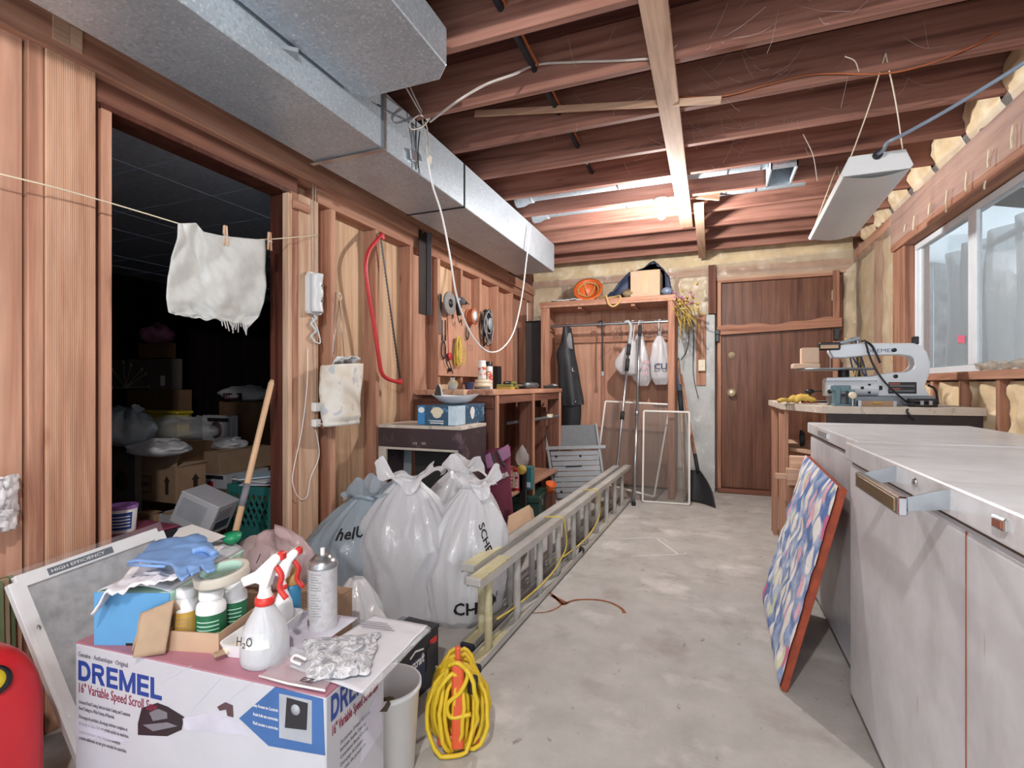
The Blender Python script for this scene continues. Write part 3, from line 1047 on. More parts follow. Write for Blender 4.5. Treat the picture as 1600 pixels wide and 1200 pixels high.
# bow saw
bs = thing('bow_saw', 'red tubular bow saw hung on the studs', 'saw', (0, 0, 0))
flat('saw_red', 'C8353C', .35, 0, .08)
SX = XL + .03
pts = [(597, 366), (590, 374), (577, 391), (572, 408), (572, 428), (577, 465), (585, 510), (591, 552), (596, 581), (604, 591), (614, 595), (626, 598)]
MB().tube(spline([onX(x, y, SX) for x, y in pts], 5), .0125, 12).build('frame_tube', 'saw_red', bs)
m = MB()
a, b = onX(595, 372, SX), onX(625, 592, SX)
m.beam(a, b, .016, .002, (1, 0, 0))
d = (b - a) / 40
sd = d.normalized().cross(Vector((1, 0, 0)))
for i in range(40):
    p = a + d * i
    m.add([p + sd * .008, p + d * .9 + sd * .008, p + d * .45 + sd * .016, p + d * .45 + sd * .008 + Vector((.001, 0, 0))], [(0, 1, 2), (0, 1, 3), (1, 2, 3), (0, 2, 3)])
m.build('blade', 'dark_metal', bs)
for p in ((597, 370), (625, 596)):
    MB().cbox(onX(p[0], p[1], SX), (.022, .03, .035), (.4, 0, 0)).build('blade_clamp', 'saw_red', bs, bevel=.003)
q = onX(592, 366, XL + .012)
tag(MB().tube([onX(592, 363, XL - .005), q, onX(594, 372, SX + .015)], .003, 6).build('wall_nail', 'steel'), 'nail carrying the red bow saw', 'nail')

# dark metal strip hanging from the plate
bx = thing('angle_bar', 'dark steel angle bar hanging from the wall plate', 'bar', (0, 0, 0))
flat('bar_brown', '2E2320', .5, .3, .2)
flat('bar_grey', '6E686C', .45, .4, .1)
p0, p1 = onX(657, 345, XL + .05), onX(667, 345, XL + .05)
p2, p3 = onX(665, 492, XL + .05), onX(672, 492, XL + .05)
zb2 = p2.z
MB().box(XL + .034, XL + .038, p0.y, p0.y + .11, zb2, 2.25).build('web', 'bar_brown', bx)
MB().box(XL + .03, XL + .075, p0.y + .11, p0.y + .115, zb2, 2.25).build('flange', 'bar_grey', bx)
MB().cyl((XL + .03, p0.y + .05, 2.24), (XL + .045, p0.y + .05, 2.24), .008, n=8).build('bolt', 'steel', bx)

# tool board and what hangs on it
tb = thing('tool_board', 'orange plywood tool board screwed to the studs', 'board', (0, 0, 0))
a, b = onX(685, 587, XL + .012), onX(757, 583, XL + .012)
tz = onX(685, 470, XL + .012).z
MB().box(XL + .001, XL + .014, a.y, b.y, a.z, tz).build('plywood', 'ply_orange', tb, bevel=.002)
for i in range(4):
    for j in range(3):
        p = onX(731 + i * 2.4, 540 + j * 3.5, XL + .016)
        MB().tube([p, p + Vector((.012, 0, .0)), p + Vector((.012, 0, .01))], .0014, 4).build('cup_hook', 'steel', tb)
TX = XL + .02


def hung(name, label, cat, group=None):
    return thing(name, label, cat, (0, 0, 0), group=group)


gd = hung('grinding_wheel', 'grey grinding wheel with dark centre on the tool board', 'grinding wheel')
q = onX(701, 474, TX + .03)
flat('grit', '8D8A88', .95, 0, .12, 40, .4, 120)
MB().lathe(q, [(.012, 0), (.092, 0), (.094, .004), (.094, .014), (.09, .018), (.012, .018)], 32, (1, 0, 0)).build('wheel', 'grit', gd)
MB().lathe(q, [(.0, .02), (.034, .02), (.034, .022), (.0, .022)], 24, (1, 0, 0)).build('paper_label', 'dark_metal', gd)
MB().cyl(q + Vector((-.03, 0, 0)), q + Vector((.03, 0, 0)), .006, n=8).build('peg', 'steel', gd)
sq = hung('steel_rule', 'flat grey steel rule at the edge of the tool board', 'ruler')
a, b = onX(688, 459, TX), onX(688, 522, TX)
MB().box(TX - .002, TX + .003, a.y - .02, a.y + .02, b.z, a.z).build('rule', 'steel', sq, bevel=.001)
MB().cyl((TX - .008, a.y, a.z - .015), (TX + .009, a.y, a.z - .015), .005, n=8).build('screw', 'dark_metal', sq)
dr = hung('hand_drill', 'old grey power drill hung on the tool board', 'drill')
q = onX(718, 470, TX + .05)
flat('drill_grey', '71767A', .4, .4, .15)
MB().lathe(q + Vector((0, -.07, 0)), [(.015, 0), (.03, .01), (.035, .03), (.035, .1), (.028, .13), (.018, .14)], 18, (0, 1, 0)).build('motor', 'drill_grey', dr)
MB().lathe(q + Vector((0, .07, 0)), [(.018, 0), (.018, .04), (.01, .055), (.004, .06), (.004, .11)], 14, (0, 1, .0)).build('chuck', 'dark_metal', dr)
MB().cbox(q + Vector((0, -.02, -.07)), (.035, .04, .11), (.25, 0, 0)).build('handle', 'black_plastic', dr, bevel=.008)
MB().cbox(q + Vector((0, .022, -.045)), (.012, .012, .03)).build('trigger', 'dark_metal', dr, bevel=.003)
MB().tube(spline([q + Vector((0, -.04, -.12)), q + Vector((0, .0, -.18)), q + Vector((0, .03, -.15)), q + Vector((0, .04, -.2))], 6), .004, 6).build('flex', 'black_rubber', dr)
sp = hung('wire_spool', 'orange and white reel of wire on the tool board', 'spool')
q = onX(733, 495, TX + .005)
flat('spool_orange', 'C87352', .5)
MB().lathe(q, [(.072, 0), (.072, .006), (.04, .008), (.04, .052), (.072, .054), (.072, .06), (.0, .06)], 26, (1, 0, 0)).build('reel', 'spool_orange', sp)
MB().lathe(q + Vector((.0605, 0, 0)), [(.0, 0), (.05, 0), (.052, .001), (0, .0015)], 26, (1, 0, 0)).build('reel_label', 'white_paint', sp)
MB().lathe(q, [(.06, .01), (.066, .03), (.06, .05)], 22, (1, 0, 0), False).build('wound_wire', 'orange_cable', sp)
ck = hung('cable_coil', 'tangled coil of black and grey cable on the tool board', 'cable')
flat('reel_grey', '9EA3A6', .5)
q = onX(757, 510, TX + .02)
rr = random.Random(5)
m1, m2 = MB(), MB()
for i in range(16):
    a0 = rr.uniform(-.4, .4)
    R1, R2 = rr.uniform(.05, .085), rr.uniform(.11, .19)
    x0 = rr.uniform(.0, .05)
    pts = [q + Vector((x0 + .01 * math.sin(3 * t + i), R1 * math.sin(t) + .02 * a0, -R2 * .55 + R2 * math.cos(t) * .9 + .09 + .01 * a0)) for t in [2 * PI * k / 20 for k in range(20)]]
    (m1 if i % 3 else m2).tube(pts, .0045, 6, True)
m1.build('black_loops', 'black_rubber', ck)
m2.build('grey_loops', 'reel_grey', ck)
MB().lathe(q + Vector((.05, .02, .02)), [(.0, 0), (.06, 0), (.06, .008), (0, .009)], 18, (1, 0, 0)).build('reel_disc', 'reel_grey', ck)
yr = hung('yellow_rope', 'hank of thin yellow rope on the tool board', 'rope')
flat('rope_yellow', 'DCC25A', .8)
q = onX(715, 550, TX + .015)
m = MB()
for i in range(12):
    dy = rr.uniform(-.03, .035)
    dz = rr.uniform(-.02, .02)
    m.tube([q + Vector((.012 * math.sin(t + i) + .01, dy + .028 * math.sin(t), .11 * math.cos(t) + dz)) for t in [2 * PI * k / 16 for k in range(16)]], .004, 5, True)
for k in range(3):
    m.tube([q + Vector((.02, .05 + .05 * math.sin(t), .0 - .03 * k + .05 * math.cos(t))) for t in [2 * PI * j / 14 for j in range(14)]], .003, 5, True)
m.build('rope', 'rope_yellow', yr)
rc = hung('red_line_winder', 'thin red cord with a small red winder on the tool board', 'cord')
m = MB().tube([onX(699, 492, TX), onX(701, 545, TX), onX(701, 555, TX)], .003, 6)
m.build('cord', 'saw_red', rc)
q = onX(702, 557, TX + .012)
MB().lathe(q, [(.008, -.012), (.03, -.012), (.03, -.006), (.015, -.004), (.015, .004), (.03, .006), (.03, .012), (.008, .012)], 18, (1, 0, 0)).build('winder', 'saw_red', rc)
cb = hung('carabiner', 'dark oval ring clip hanging on the tool board', 'clip')
q = onX(693, 547, TX + .006)
MB().tube([q + Vector((0, .032 * math.sin(t), .07 * math.cos(t))) for t in [2 * PI * k / 20 for k in range(20)]], .005, 6, True).build('ring', 'dark_metal', cb)
MB().cyl(q + Vector((0, .03, -.03)), q + Vector((0, .03, .03)), .007, n=8).build('gate', 'dark_metal', cb)
pk = hung('pipe_hook', 'dark curled hook below the orange reel', 'hook')
q = onX(730, 520, TX + .01)
MB().tube(spline([q + Vector((0, -.01, .05)), q + Vector((0, -.03, -.02)), q + Vector((0, .0, -.06)), q + Vector((0, .03, -.02)), q + Vector((0, .02, .04))], 6), .005, 6).build('hook', 'dark_metal', pk)
MB().cyl(q + Vector((-.006, -.01, .05)), q + Vector((.01, -.01, .05)), .006, n=8).build('nail', 'steel', pk)
pl = hung('plug_lead', 'short black lead with a plug low on the tool board', 'plug')
q = onX(703, 578, TX + .012)
MB().cbox(q, (.025, .035, .03)).build('plug', 'black_plastic', pl, bevel=.006)
m = MB().tube(spline([q, q + Vector((0, -.06, .06)), q + Vector((0, -.05, .12)), q + Vector((0, .02, .02)), q + Vector((0, .05, -.03))], 6), .004, 6)
m.build('lead', 'black_rubber', pl)
for i, px in enumerate((691, 696)):
    a, b = onX(px, 500, TX), onX(px, 524, TX)
    o = MB().cyl(a, b, .004, n=8).cyl(b, b + (b - a) * .35, .007, n=8)
    tag(o.build('screwdriver_bit', 'dark_metal'), 'small dark hand tool below the grinding wheel, %s' % ('by the rule' if i == 0 else 'by the red cord'), 'tool', 'small tools on the tool board')

# ================================================================== BACK: open closet and what is in and on it
CY, CB = 5.20, 5.70
cl = thing('closet_frame', 'open plywood closet with a hanging rod against the back wall', 'closet', (0, 0, 0))
MB().box(-1.70, -1.61, CY, CY + .04, 0, 1.95).build('front_post', 'fir_Z', cl, bevel=.003)
MB().box(-.39, -.325, CY, CY + .04, 0, 1.95).build('front_post', 'fir_Z', cl, bevel=.003)
MB().box(-1.70, -1.68, CY + .04, CB, 0, 1.95).build('side_panel', 'ply_orange', cl)
MB().box(-.345, -.325, CY + .04, CB - .01, 0, 1.95).build('side_panel', 'ply_orange', cl)
MB().box(-1.71, -.315, CY - .01, CB, 1.95, 1.97).build('top_board', 'ply_orange', cl)
MB().box(-1.71, -.315, CY - .01, CY + .03, 1.97, 2.01).build('top_rail', 'fir_X', cl, bevel=.003)
MB().box(-1.71, -.315, CY + .03, CB, 1.97, 2.0).build('top_board', 'ply_orange', cl)
for x0, x1 in ((-1.68, -1.13), (-1.125, -.345)):
    MB().box(x0, x1, CB - .02, CB - .005, .02, 1.95).build('back_panel', 'ply_orange', cl)
MB().box(-1.14, -1.10, CB - .04, CB - .02, .02, 1.95).build('back_batten', 'fir_Z', cl, bevel=.002)
MB().box(-1.68, -.345, CB - .06, CB - .02, 1.60, 1.66).build('back_rail', 'fir_X', cl, bevel=.002)
for x in (-1.68, -.365):
    MB().box(x, x + .02, CY + .08, CB - .06, 1.72, 1.79).build('rod_cleat', 'fir_Y', cl, bevel=.002)
MB().cyl((-1.66, 5.42, 1.775), (-.365, 5.42, 1.775), .016, n=14).build('hanging_rod', 'steel', cl)
for x in (-1.3, -.75):
    MB().box(x, x + .04, CY + .03, CB - .05, 1.925, 1.95).build('top_cleat', 'fir_Y', cl)

# black wetsuit-like suit on the rod
su = thing('black_suit', 'dark rubbery one-piece suit hanging in the closet', 'clothing', (0, 0, 0))
flat('neoprene', '33363A', .55, 0, .15, 10, .1)
R = 5.40
PL = [(881, 512), (877, 535), (869, 553), (872, 570), (873, 600), (876, 622), (878, 634)]
PR = [(892, 512), (896, 535), (898, 553), (902, 575), (906, 600), (910, 622), (911, 632)]


def suit(PL, PR, depth, seed):
    def fn(u, v):
        a = 2 * PI * u
        l, r = poly_at(PL, v), poly_at(PR, v)
        P, Q = onY(l[0], l[1], R), onY(r[0], r[1], R)
        c, hw = (P + Q) / 2, (Q - P) / 2
        fold = 1 + .12 * math.sin(5 * a + 2 * v + seed) * v
        return c + hw * math.cos(a) * fold + Vector((0, depth * math.sin(a) * fold, 0))
    return fn


MB().grid(suit(PL, PR, .10, 0), 36, 24, True, True).build('jacket', 'neoprene', su)
MB().grid(suit([(879, 628), (879, 650), (880, 690)], [(908, 628), (908, 650), (905, 690)], .08, 2), 30, 10, True, True).build('trousers', 'black_rubber', su)
flat('suit_grey', '8B9094', .5)  # even mid grey for the chest panel and the strip under the desk
q = onY(887, 540, R - .105)
MB().grid(lambda u, v: onY(884 + 8 * u + 3 * v, 520 + 26 * v, R - .075 - .02 * math.sin(PI * v)), 6, 8).build('grey_chest_panel', 'suit_grey', su, thick=.004)
m = MB()
a = onY(886, 512, R)
m.tube(spline([onY(886, 515, R), onY(886, 509, 5.42), Vector((a.x, 5.42, 1.80)), Vector((a.x, 5.46, 1.79))], 5), .004, 6)
m.build('hanger_hook', 'steel', su)
q = onY(899, 628, R - .10)
MB().lathe(q, [(0, 0), (.01, 0), (.01, .004), (0, .005)], 12, (0, -1, 0)).build('snap', 'steel', su)
text('L', 'white_paint', su, onY(894, 580, R - .112), (1, 0, 0), (0, 0, 1), .055, name='lettering')

# tall dark column left of the closet
col = thing('dark_column_box', 'tall charcoal box standing between the closet and the left wall', 'box', (0, 0, 0))
flat('charcoal_cloth', '3C3A39', .8, 0, .1)
a, b = onY(824, 505, 5.42), onY(843, 505, 5.42)
MB().box(a.x, -1.72, 5.36, 5.56, 0, a.z).build('cabinet', 'charcoal_cloth', col, bevel=.006)
MB().box(a.x - .005, -1.715, 5.355, 5.565, a.z, a.z + .015).build('top_cap', 'black_plastic', col, bevel=.003)

# things on the closet top
TZ = 2.01
hh = thing('hard_hat', 'orange hard hat lying upside down on the closet top', 'hard hat', (0, 0, 0))
flat('hat_orange', 'D9682F', .4, 0, .06)
flat('hat_strap', 'C9A46A', .8)
hc = Vector((onY(919, 455, 5.36).x, 5.36, TZ + .145))
RM = Matrix.Rotation(.85, 3, 'X') @ Matrix.Rotation(.12, 3, 'Y')


def bowl(R0, H0):
    def fn(u, v):
        a = 2 * PI * u
        s = math.sin(PI / 2 * v)
        return hc + RM @ Vector((R0 * s * math.cos(a), R0 * 1.12 * s * math.sin(a), -H0 * math.cos(PI / 2 * v)))
    return fn


MB().grid(bowl(.125, .15), 32, 12, True, True).build('shell', 'hat_orange', hh, thick=.004)
m = MB()
m.grid(lambda u, v: hc + RM @ Vector(((.124 + .03 * v * (1 + .6 * max(0, -math.sin(2 * PI * u)))) * math.cos(2 * PI * u), (.14 + .03 * v * (1 + .9 * max(0, -math.sin(2 * PI * u)))) * math.sin(2 * PI * u), .002)), 32, 2, True, True)
m.build('brim', 'hat_orange', hh, thick=.005)
m = MB()
for a in (0, PI / 3, 2 * PI / 3):
    m.tube([hc + RM @ Vector((.118 * math.cos(a) * math.cos(t), .13 * math.sin(a) * math.cos(t), -.10 * math.sin(t) - .01)) for t in [PI * k / 12 for k in range(13)]], .007, 6)
m.build('suspension_strap', 'hat_strap', hh)
MB().tube([hc + RM @ Vector((.11 * math.cos(t), .125 * math.sin(t), -.02)) for t in [2 * PI * k / 24 for k in range(24)]], .008, 6, True).build('head_band', 'hat_strap', hh)

flat('cardboard_light', 'C6A68A', .85, 0, .06)
flat('cardboard', 'A4866C', .88, 0, .10)
flat('cardboard_dark', '7E5F45', .88, 0, .12)
flat('packing_tape', 'C4A07A', .3, 0, .04)
cbx = thing('carton', 'plain cardboard carton on top of the closet', 'box', (0, 0, 0))
a, b = onY(985, 464, 5.24), onY(1036, 421, 5.24)
MB().box(a.x, b.x - .03, 5.24, 5.55, TZ, b.z).build('carton_body', 'cardboard_light', cbx, bevel=.004)
for s in (0, 1):
    MB().box(a.x + .001, b.x - .031, 5.24 + s * .157, 5.24 + .153 + s * .157, b.z, b.z + .006).build('flap', 'cardboard_light', cbx)
MB().box((a.x + b.x) / 2 - .04, (a.x + b.x) / 2 + .01, 5.2385, 5.24, b.z - .22, b.z).build('tape', 'packing_tape', cbx)
jt = thing('blue_tarp', 'crumpled navy blue tarp behind the carton on the closet', 'tarp', (0, 0, 0))
flat('tarp_blue', '39445E', .6, 0, .25, 9, .2)
m = MB()
TP = [(948, 466), (960, 450), (985, 425), (1010, 408), (1022, 405), (1035, 418), (1045, 432), (1052, 466)]


def tarp(u, v):
    t = poly_at(TP, u)
    x, y = t[0], 467 + (t[1] - 467) * (1 - abs(2 * v - 1) ** 1.5)
    yy = 5.45 + .22 * (v - .5) + .04 * nz((u * 7, v * 5, 0), 1.4)
    p = onY(x, y, yy)
    p.z = max(TZ + .005, p.z + .03 * nz((u * 9, v * 6, 4), 1.3))
    p.y = max(p.y, 5.57) if a.x - .02 < p.x < b.x + .01 else p.y
    return p


m.grid(tarp, 44, 20)
m.build('tarp_sheet', 'tarp_blue', jt, thick=.006)
gl = thing('hose_and_rag', 'loop of pale hose with a dirty cloth bundle on the closet edge', 'hose', (0, 0, 0))
flat('dirty_khaki', '8C7A5C', .9, 0, .25, 18, .3)
q = Vector((onY(955, 470, 5.2).x, 5.2, TZ))
MB().tube(spline([q + Vector((-.12, .03, .012)), q + Vector((-.05, -.02, .02)), q + Vector((-.02, -.03, -.06)), q + Vector((.03, -.035, -.09)), q + Vector((.085, -.03, -.05)), q + Vector((.09, .0, .015)), q + Vector((.03, .05, .02)), q + Vector((-.05, .07, .015))], 6), .011, 10).build('hose', 'hat_strap', gl)
MB().grid(lambda u, v: q + Vector((.17 + .085 * math.cos(2 * PI * u) * math.sin(PI * v), .1 + .07 * math.sin(2 * PI * u) * math.sin(PI * v), .05 - .045 * math.cos(PI * v) + .02 * nz((u * 6, v * 5, 0), 1.4))), 24, 12, True, True).build('bundle', 'dirty_khaki', gl)
ch = thing('cloth_scrap', 'flat grey-white cloth scrap beside the hard hat', 'cloth', (0, 0, 0))
m = MB()
q0, q1 = onY(862, 472, 5.25), onY(925, 470, 5.25)
patch(m, (q0.x, 5.22, TZ + .012), (q1.x - .1, 5.22, TZ + .012), (q1.x - .1, 5.42, TZ + .012), (q0.x, 5.42, TZ + .012), 26, 12, .016, 16, 1, (0, 0, 1), .02)
m.build('cloth', 'tissue_white', ch, thick=.006)
bb = thing('blue_bag_scrap', 'small grey-blue plastic bundle right of the carton', 'bag', (0, 0, 0))
flat('grey_blue_film', '7C8AA0', .3, 0, .2)
q = onY(1042, 460, 5.26)
MB().grid(lambda u, v: Vector((q.x + .055 * math.cos(2 * PI * u) * math.sin(PI * v) * (1 + .3 * nz((u * 5, v * 4, 0), 2)), 5.27 + .05 * math.sin(2 * PI * u) * math.sin(PI * v), TZ + .045 - .042 * math.cos(PI * v))), 22, 12, True, True).build('bundle', 'grey_blue_film', bb)

# dried flowers at the closet corner
df = thing('dried_flowers', 'bunch of dried yellow and pink flowers hung by the closet corner', 'flowers', (0, 0, 0))
flat('straw', 'C9A74E', .9, 0, .2)
flat('dried_pink', 'B0788A', .9, 0, .2)
flat('dried_stem', '7C6A3A', .9, 0, .2)
rr = random.Random(11)
top = onY(1062, 470, 5.25)
ms, my, mp = MB(), MB(), MB()
for i in range(42):
    a = top + Vector((rr.gauss(0, .05), rr.gauss(0, .03), rr.gauss(.0, .03)))
    b = top + Vector((.08 + rr.gauss(0, .05), rr.gauss(.0, .03), -.20 + rr.gauss(0, .09)))
    (ms if i % 2 else my).tube(spline([a, (a + b) / 2 + Vector((rr.gauss(0, .02), 0, .02)), b], 4), .003 + .002 * rr.random(), 5)
for i in range(44):
    p = top + Vector((rr.gauss(.02, .065), rr.gauss(-.02, .03), rr.gauss(.0, .045)))
    (my if i % 2 else mp).lathe(p, [(0, 0), (.012, .004), (.017, .014), (.004, .022), (0, .022)], 7, (rr.gauss(0, 1), -1, rr.gauss(0, 1)))
for mbx, nm, mt in ((ms, 'stem_sprays', 'dried_stem'), (my, 'yellow_blossoms', 'straw'), (mp, 'pink_blossoms', 'dried_pink')):
    tag(mbx.build(nm, mt, df), None, None, None, 'stuff')
MB().tube([top + Vector((.03, 0, -.08)) + Vector((.035 * math.cos(t), .03 * math.sin(t), 0)) for t in [2 * PI * k / 14 for k in range(14)]], .004, 5, True).build('string_tie', 'ivory', df)

# hangers, bags, crow bar on the rod
def hanger(x, label, tilt=0.):
    t = thing('wire_hanger', label, 'hanger', (x, 5.42, 1.775), .2 + tilt, group='wire hangers on the closet rod')
    m = MB()
    m.tube(arc((0, 0, .012), .022, -.3, PI, 8, (0, 1, 0)) + [Vector((0, -.012, -.02)), Vector((0, 0, -.05))], .0022, 5)
    m.build('hook', 'steel', t)
    m = MB()
    m.tube([(0, 0, -.05), (0, .2, -.13), (0, .205, -.14), (0, -.205, -.14), (0, -.2, -.13), (0, 0, -.05)], .0022, 5)
    m.build('shoulder', 'steel', t)
    return t


for i in range(9):
    x = [-.93, -.905, -.88, -.70, -.675, -.65, -.54, -.51, -.47][i]
    hanger(x, '%s empty wire hanger from the left on the closet rod' % ('first', 'second', 'third', 'fourth', 'fifth', 'sixth', 'seventh', 'eighth', 'ninth')[i], rr.uniform(-.5, .5))
film('bag_white', 'E9E9EC', .12, .25)


def hang_bag(name, label, PLx, PRx, yy, dep_, seed, mat='bag_white'):
    t = thing('shopping_bag', label, 'bag', (0, 0, 0), group='plastic bags on the closet rod')

    def fn(u, v):
        a = 2 * PI * u
        l, r = poly_at(PLx, v), poly_at(PRx, v)
        P, Q = onY(l[0], l[1], yy), onY(r[0], r[1], yy)
        c, hw = (P + Q) / 2, (Q - P) / 2
        k = 1 + .16 * math.sin(5 * a + seed + 3 * v) * (1 - v) + .14 * nz((math.cos(a) * 2, math.sin(a) * 2, v * 4 + seed), 1.5)
        return c + hw * math.cos(a) * k + Vector((0, dep_ * math.sin(PI * min(1, v * .9 + .08)) * math.sin(a) * k, 0))
    MB().grid(fn, 36, 26, True, True).build('bag_body', mat, t)
    top = onY((PLx[0][0] + PRx[0][0]) / 2, PLx[0][1], yy)
    m = MB()
    m.tube(spline([top + Vector((0, 0, -.02)), Vector((top.x - .01, 5.41, 1.76)), Vector((top.x, 5.42, 1.798)), Vector((top.x + .015, 5.44, 1.76)), top + Vector((.01, 0, -.01))], 5), .006, 6)
    m.build('bag_handle', mat, t)
    return t


hang_bag('b', 'plump plain white plastic bag, nearest the middle of the closet rod', [(982, 535), (972, 548), (962, 562), (962, 575), (970, 585), (985, 587)], [(992, 533), (997, 548), (1000, 562), (1002, 575), (998, 584), (990, 587)], 5.34, .08, 1)
b2 = hang_bag('b', 'long white plastic bag with pink print on the closet rod', [(996, 522), (986, 545), (984, 570), (988, 592), (1000, 603)], [(1004, 522), (1010, 545), (1016, 570), (1018, 592), (1012, 603)], 5.44, .08, 4)
flat('faded_pink', 'D99AA6', .6)
for i, w in enumerate(('AN', 'LA', 'NE')):
    text(w, 'faded_pink', b2, onY(1003, 568 + i * 9, 5.345), (1, 0, 0), (0, 0, 1), .055, .07)
b3 = hang_bag('b', 'white plastic bag with dark blue letters beside the closet post', [(1026, 525), (1018, 540), (1016, 565), (1018, 590), (1024, 601)], [(1034, 525), (1041, 540), (1046, 565), (1048, 590), (1042, 601)], 5.36, .08, 7)
flat('ink_blue', '27345E', .6)
text('CUS', 'ink_blue', b3, onY(1022, 577, 5.262), (1, 0, 0), (0, 0, 1), .085, .17, bold=.02)
cw = thing('pry_bar', 'slim dark pry bar hooked over the closet rod', 'bar', (0, 0, 0))
x = onY(941, 510, 5.4).x
MB().tube(spline([(x - .05, 5.42, 1.75), (x - .04, 5.415, 1.80), (x - .01, 5.415, 1.805), (x, 5.41, 1.77), (x, 5.41, 1.4), (x + .003, 5.41, 1.27)], 5), .008, 8).build('shaft', 'dark_metal', cw)
MB().cbox((x + .003, 5.41, 1.245), (.03, .008, .05)).build('flat_tip', 'steel', cw, bevel=.002)

# telescopic poles leaning on the closet
pA = thing('telescopic_pole', 'silver pole with black grips and a bent top leaning on the closet', 'pole', (0, 0, 0), group='silver poles leaning on the closet')
fa = Vector((onZ(957, 790, 0).x, 4.80, .0))
ta = onY(984, 530, 5.12)
dv = (ta - fa)
MB().tube([fa + Vector((0, 0, .005)), fa + dv * .97], .013, 12).build('tube', 'steel', pA)
MB().tube(spline([fa + dv * .97, ta, onY(986, 512, 5.13), onY(982, 503, 5.13), onY(976, 504, 5.13)], 6), .017, 12).build('bent_top', 'reel_grey', pA)
for k0, k1 in ((.90, .965), (.80, .875), (.50, .55)):
    MB().tube([fa + dv * k0, fa + dv * k1], .02, 12).build('grip', 'black_rubber', pA)
pB = thing('telescopic_pole', 'plain straight silver pole standing beside the window screen', 'pole', (0, 0, 0), group='silver poles leaning on the closet')
fb = onZ(990, 790, 0)
tb_ = onY(1000, 512, 5.14)
dv = tb_ - fb
MB().tube([fb + Vector((0, 0, .008)), fb + dv * .5], .017, 12).build('lower_tube', 'steel', pB)
MB().tube([fb + dv * .5, tb_], .013, 12).build('upper_tube', 'steel', pB)
MB().tube([fb + dv * .49, fb + dv * .52], .02, 12).build('collar', 'steel', pB)
MB().lathe(fb + Vector((0, 0, .001)), [(.02, 0), (.02, .03), (.017, .032)], 12).build('foot_cap', 'dark_metal', pB)
MB().tube([tb_ - dv * .05, tb_ + dv * .015], .017, 12).build('black_tip', 'black_rubber', pB)

# window screens
t = NT('insect_mesh')
tr = t.n('BsdfTransparent')
mx = t.n('MixShader')
mx.inputs[0].default_value = .62
t.col('6E6A66')
t.set(.7)
t.l(t.b.outputs[0], mx.inputs[1])
t.l(tr.outputs[0], mx.inputs[2])
t.l(mx.outputs[0], t.out.inputs[0])
MATS['insect_mesh'] = t.m
flat('screen_frame', 'D5D1CB', .4, 0, .05)


def screen(label, c):
    t = thing('window_screen', label, 'screen', (0, 0, 0), group='window screens leaning on the closet')
    c = [Vector(p) for p in c]
    for i in range(4):
        MB().beam(c[i], c[(i + 1) % 4], .018, .01, (c[1] - c[0]).cross(c[3] - c[0])).build('frame_bar', 'screen_frame', t, bevel=.002)
    m = MB()
    m.add(c, [(0, 1, 2, 3)])
    m.build('mesh', 'insect_mesh', t)
    return t


bl, br = onZ(1004, 783, .012), onZ(1077, 788, .012)
tl2, tr2 = onY(1006, 642, 5.13), onY(1077, 644, 5.13)
screen('small upright window screen leaning at the closet corner', (bl, br, tr2, tl2))
screen('larger tilted window screen behind the silver poles', (onY(930, 752, 5.05), onY(1022, 776, 5.05), onY(1047, 632, 5.33), onY(946, 627, 5.33)))

# shovel and a long-handled tool by the pier
sv = thing('snow_shovel', 'black bladed shovel with wooden handle leaning on the concrete pier', 'shovel', (0, 0, 0))
h0, h1 = onY(1064, 585, 5.62), onY(1089, 728, 5.25)
MB().tube([h0, h1], .014, 10).build('handle', 'fir_Z', sv)
MB().tube([h1 - (h0 - h1) * .06, h1 + (h0 - h1) * .12], .018, 10).build('socket', 'black_rubber', sv)
m = MB()
t0, t1_, t2, t3 = onY(1077, 735, 5.25), onY(1094, 735, 5.22), onZ(1118, 793, .01), onZ(1068, 782, .01)
m.grid(lambda u, v: (t0 * (1 - u) + t1_ * u) * (1 - v) + (t3 * (1 - u) + t2 * u) * v + Vector((.03 * math.sin(PI * v), .05 * math.sin(PI * u) * (.4 + v), 0)), 14, 14)
m.build('blade', 'black_rubber', sv, thick=.004)
ut = thing('paddle_handle', 'long tool in a blue patterned sleeve leaning at the closet side', 'tool', (0, 0, 0))
flat('blue_pattern', '5B7896', .7, 0, .3, 60)
g0, g1 = onY(1058, 560, 5.60), onY(1064, 636, 5.42)
MB().tube([g0, g0 * .3 + g1 * .7], .022, 10).build('sleeve', 'blue_pattern', ut)
MB().tube([g0 + Vector((.012, -.03, -.02)), g0 * .45 + g1 * .55 + Vector((.012, -.03, 0))], .011, 8).build('wood_grip', 'fir_Z', ut)
MB().tube([g0 * .32 + g1 * .68, g1 + (g1 - g0) * .1], .024, 10).build('black_end', 'black_rubber', ut)
MB().tube([g1 + (g1 - g0) * .08, Vector((onY(1070, 780, 5.2).x, 5.15, .01))], .012, 8).build('shaft', 'pale_Z', ut)

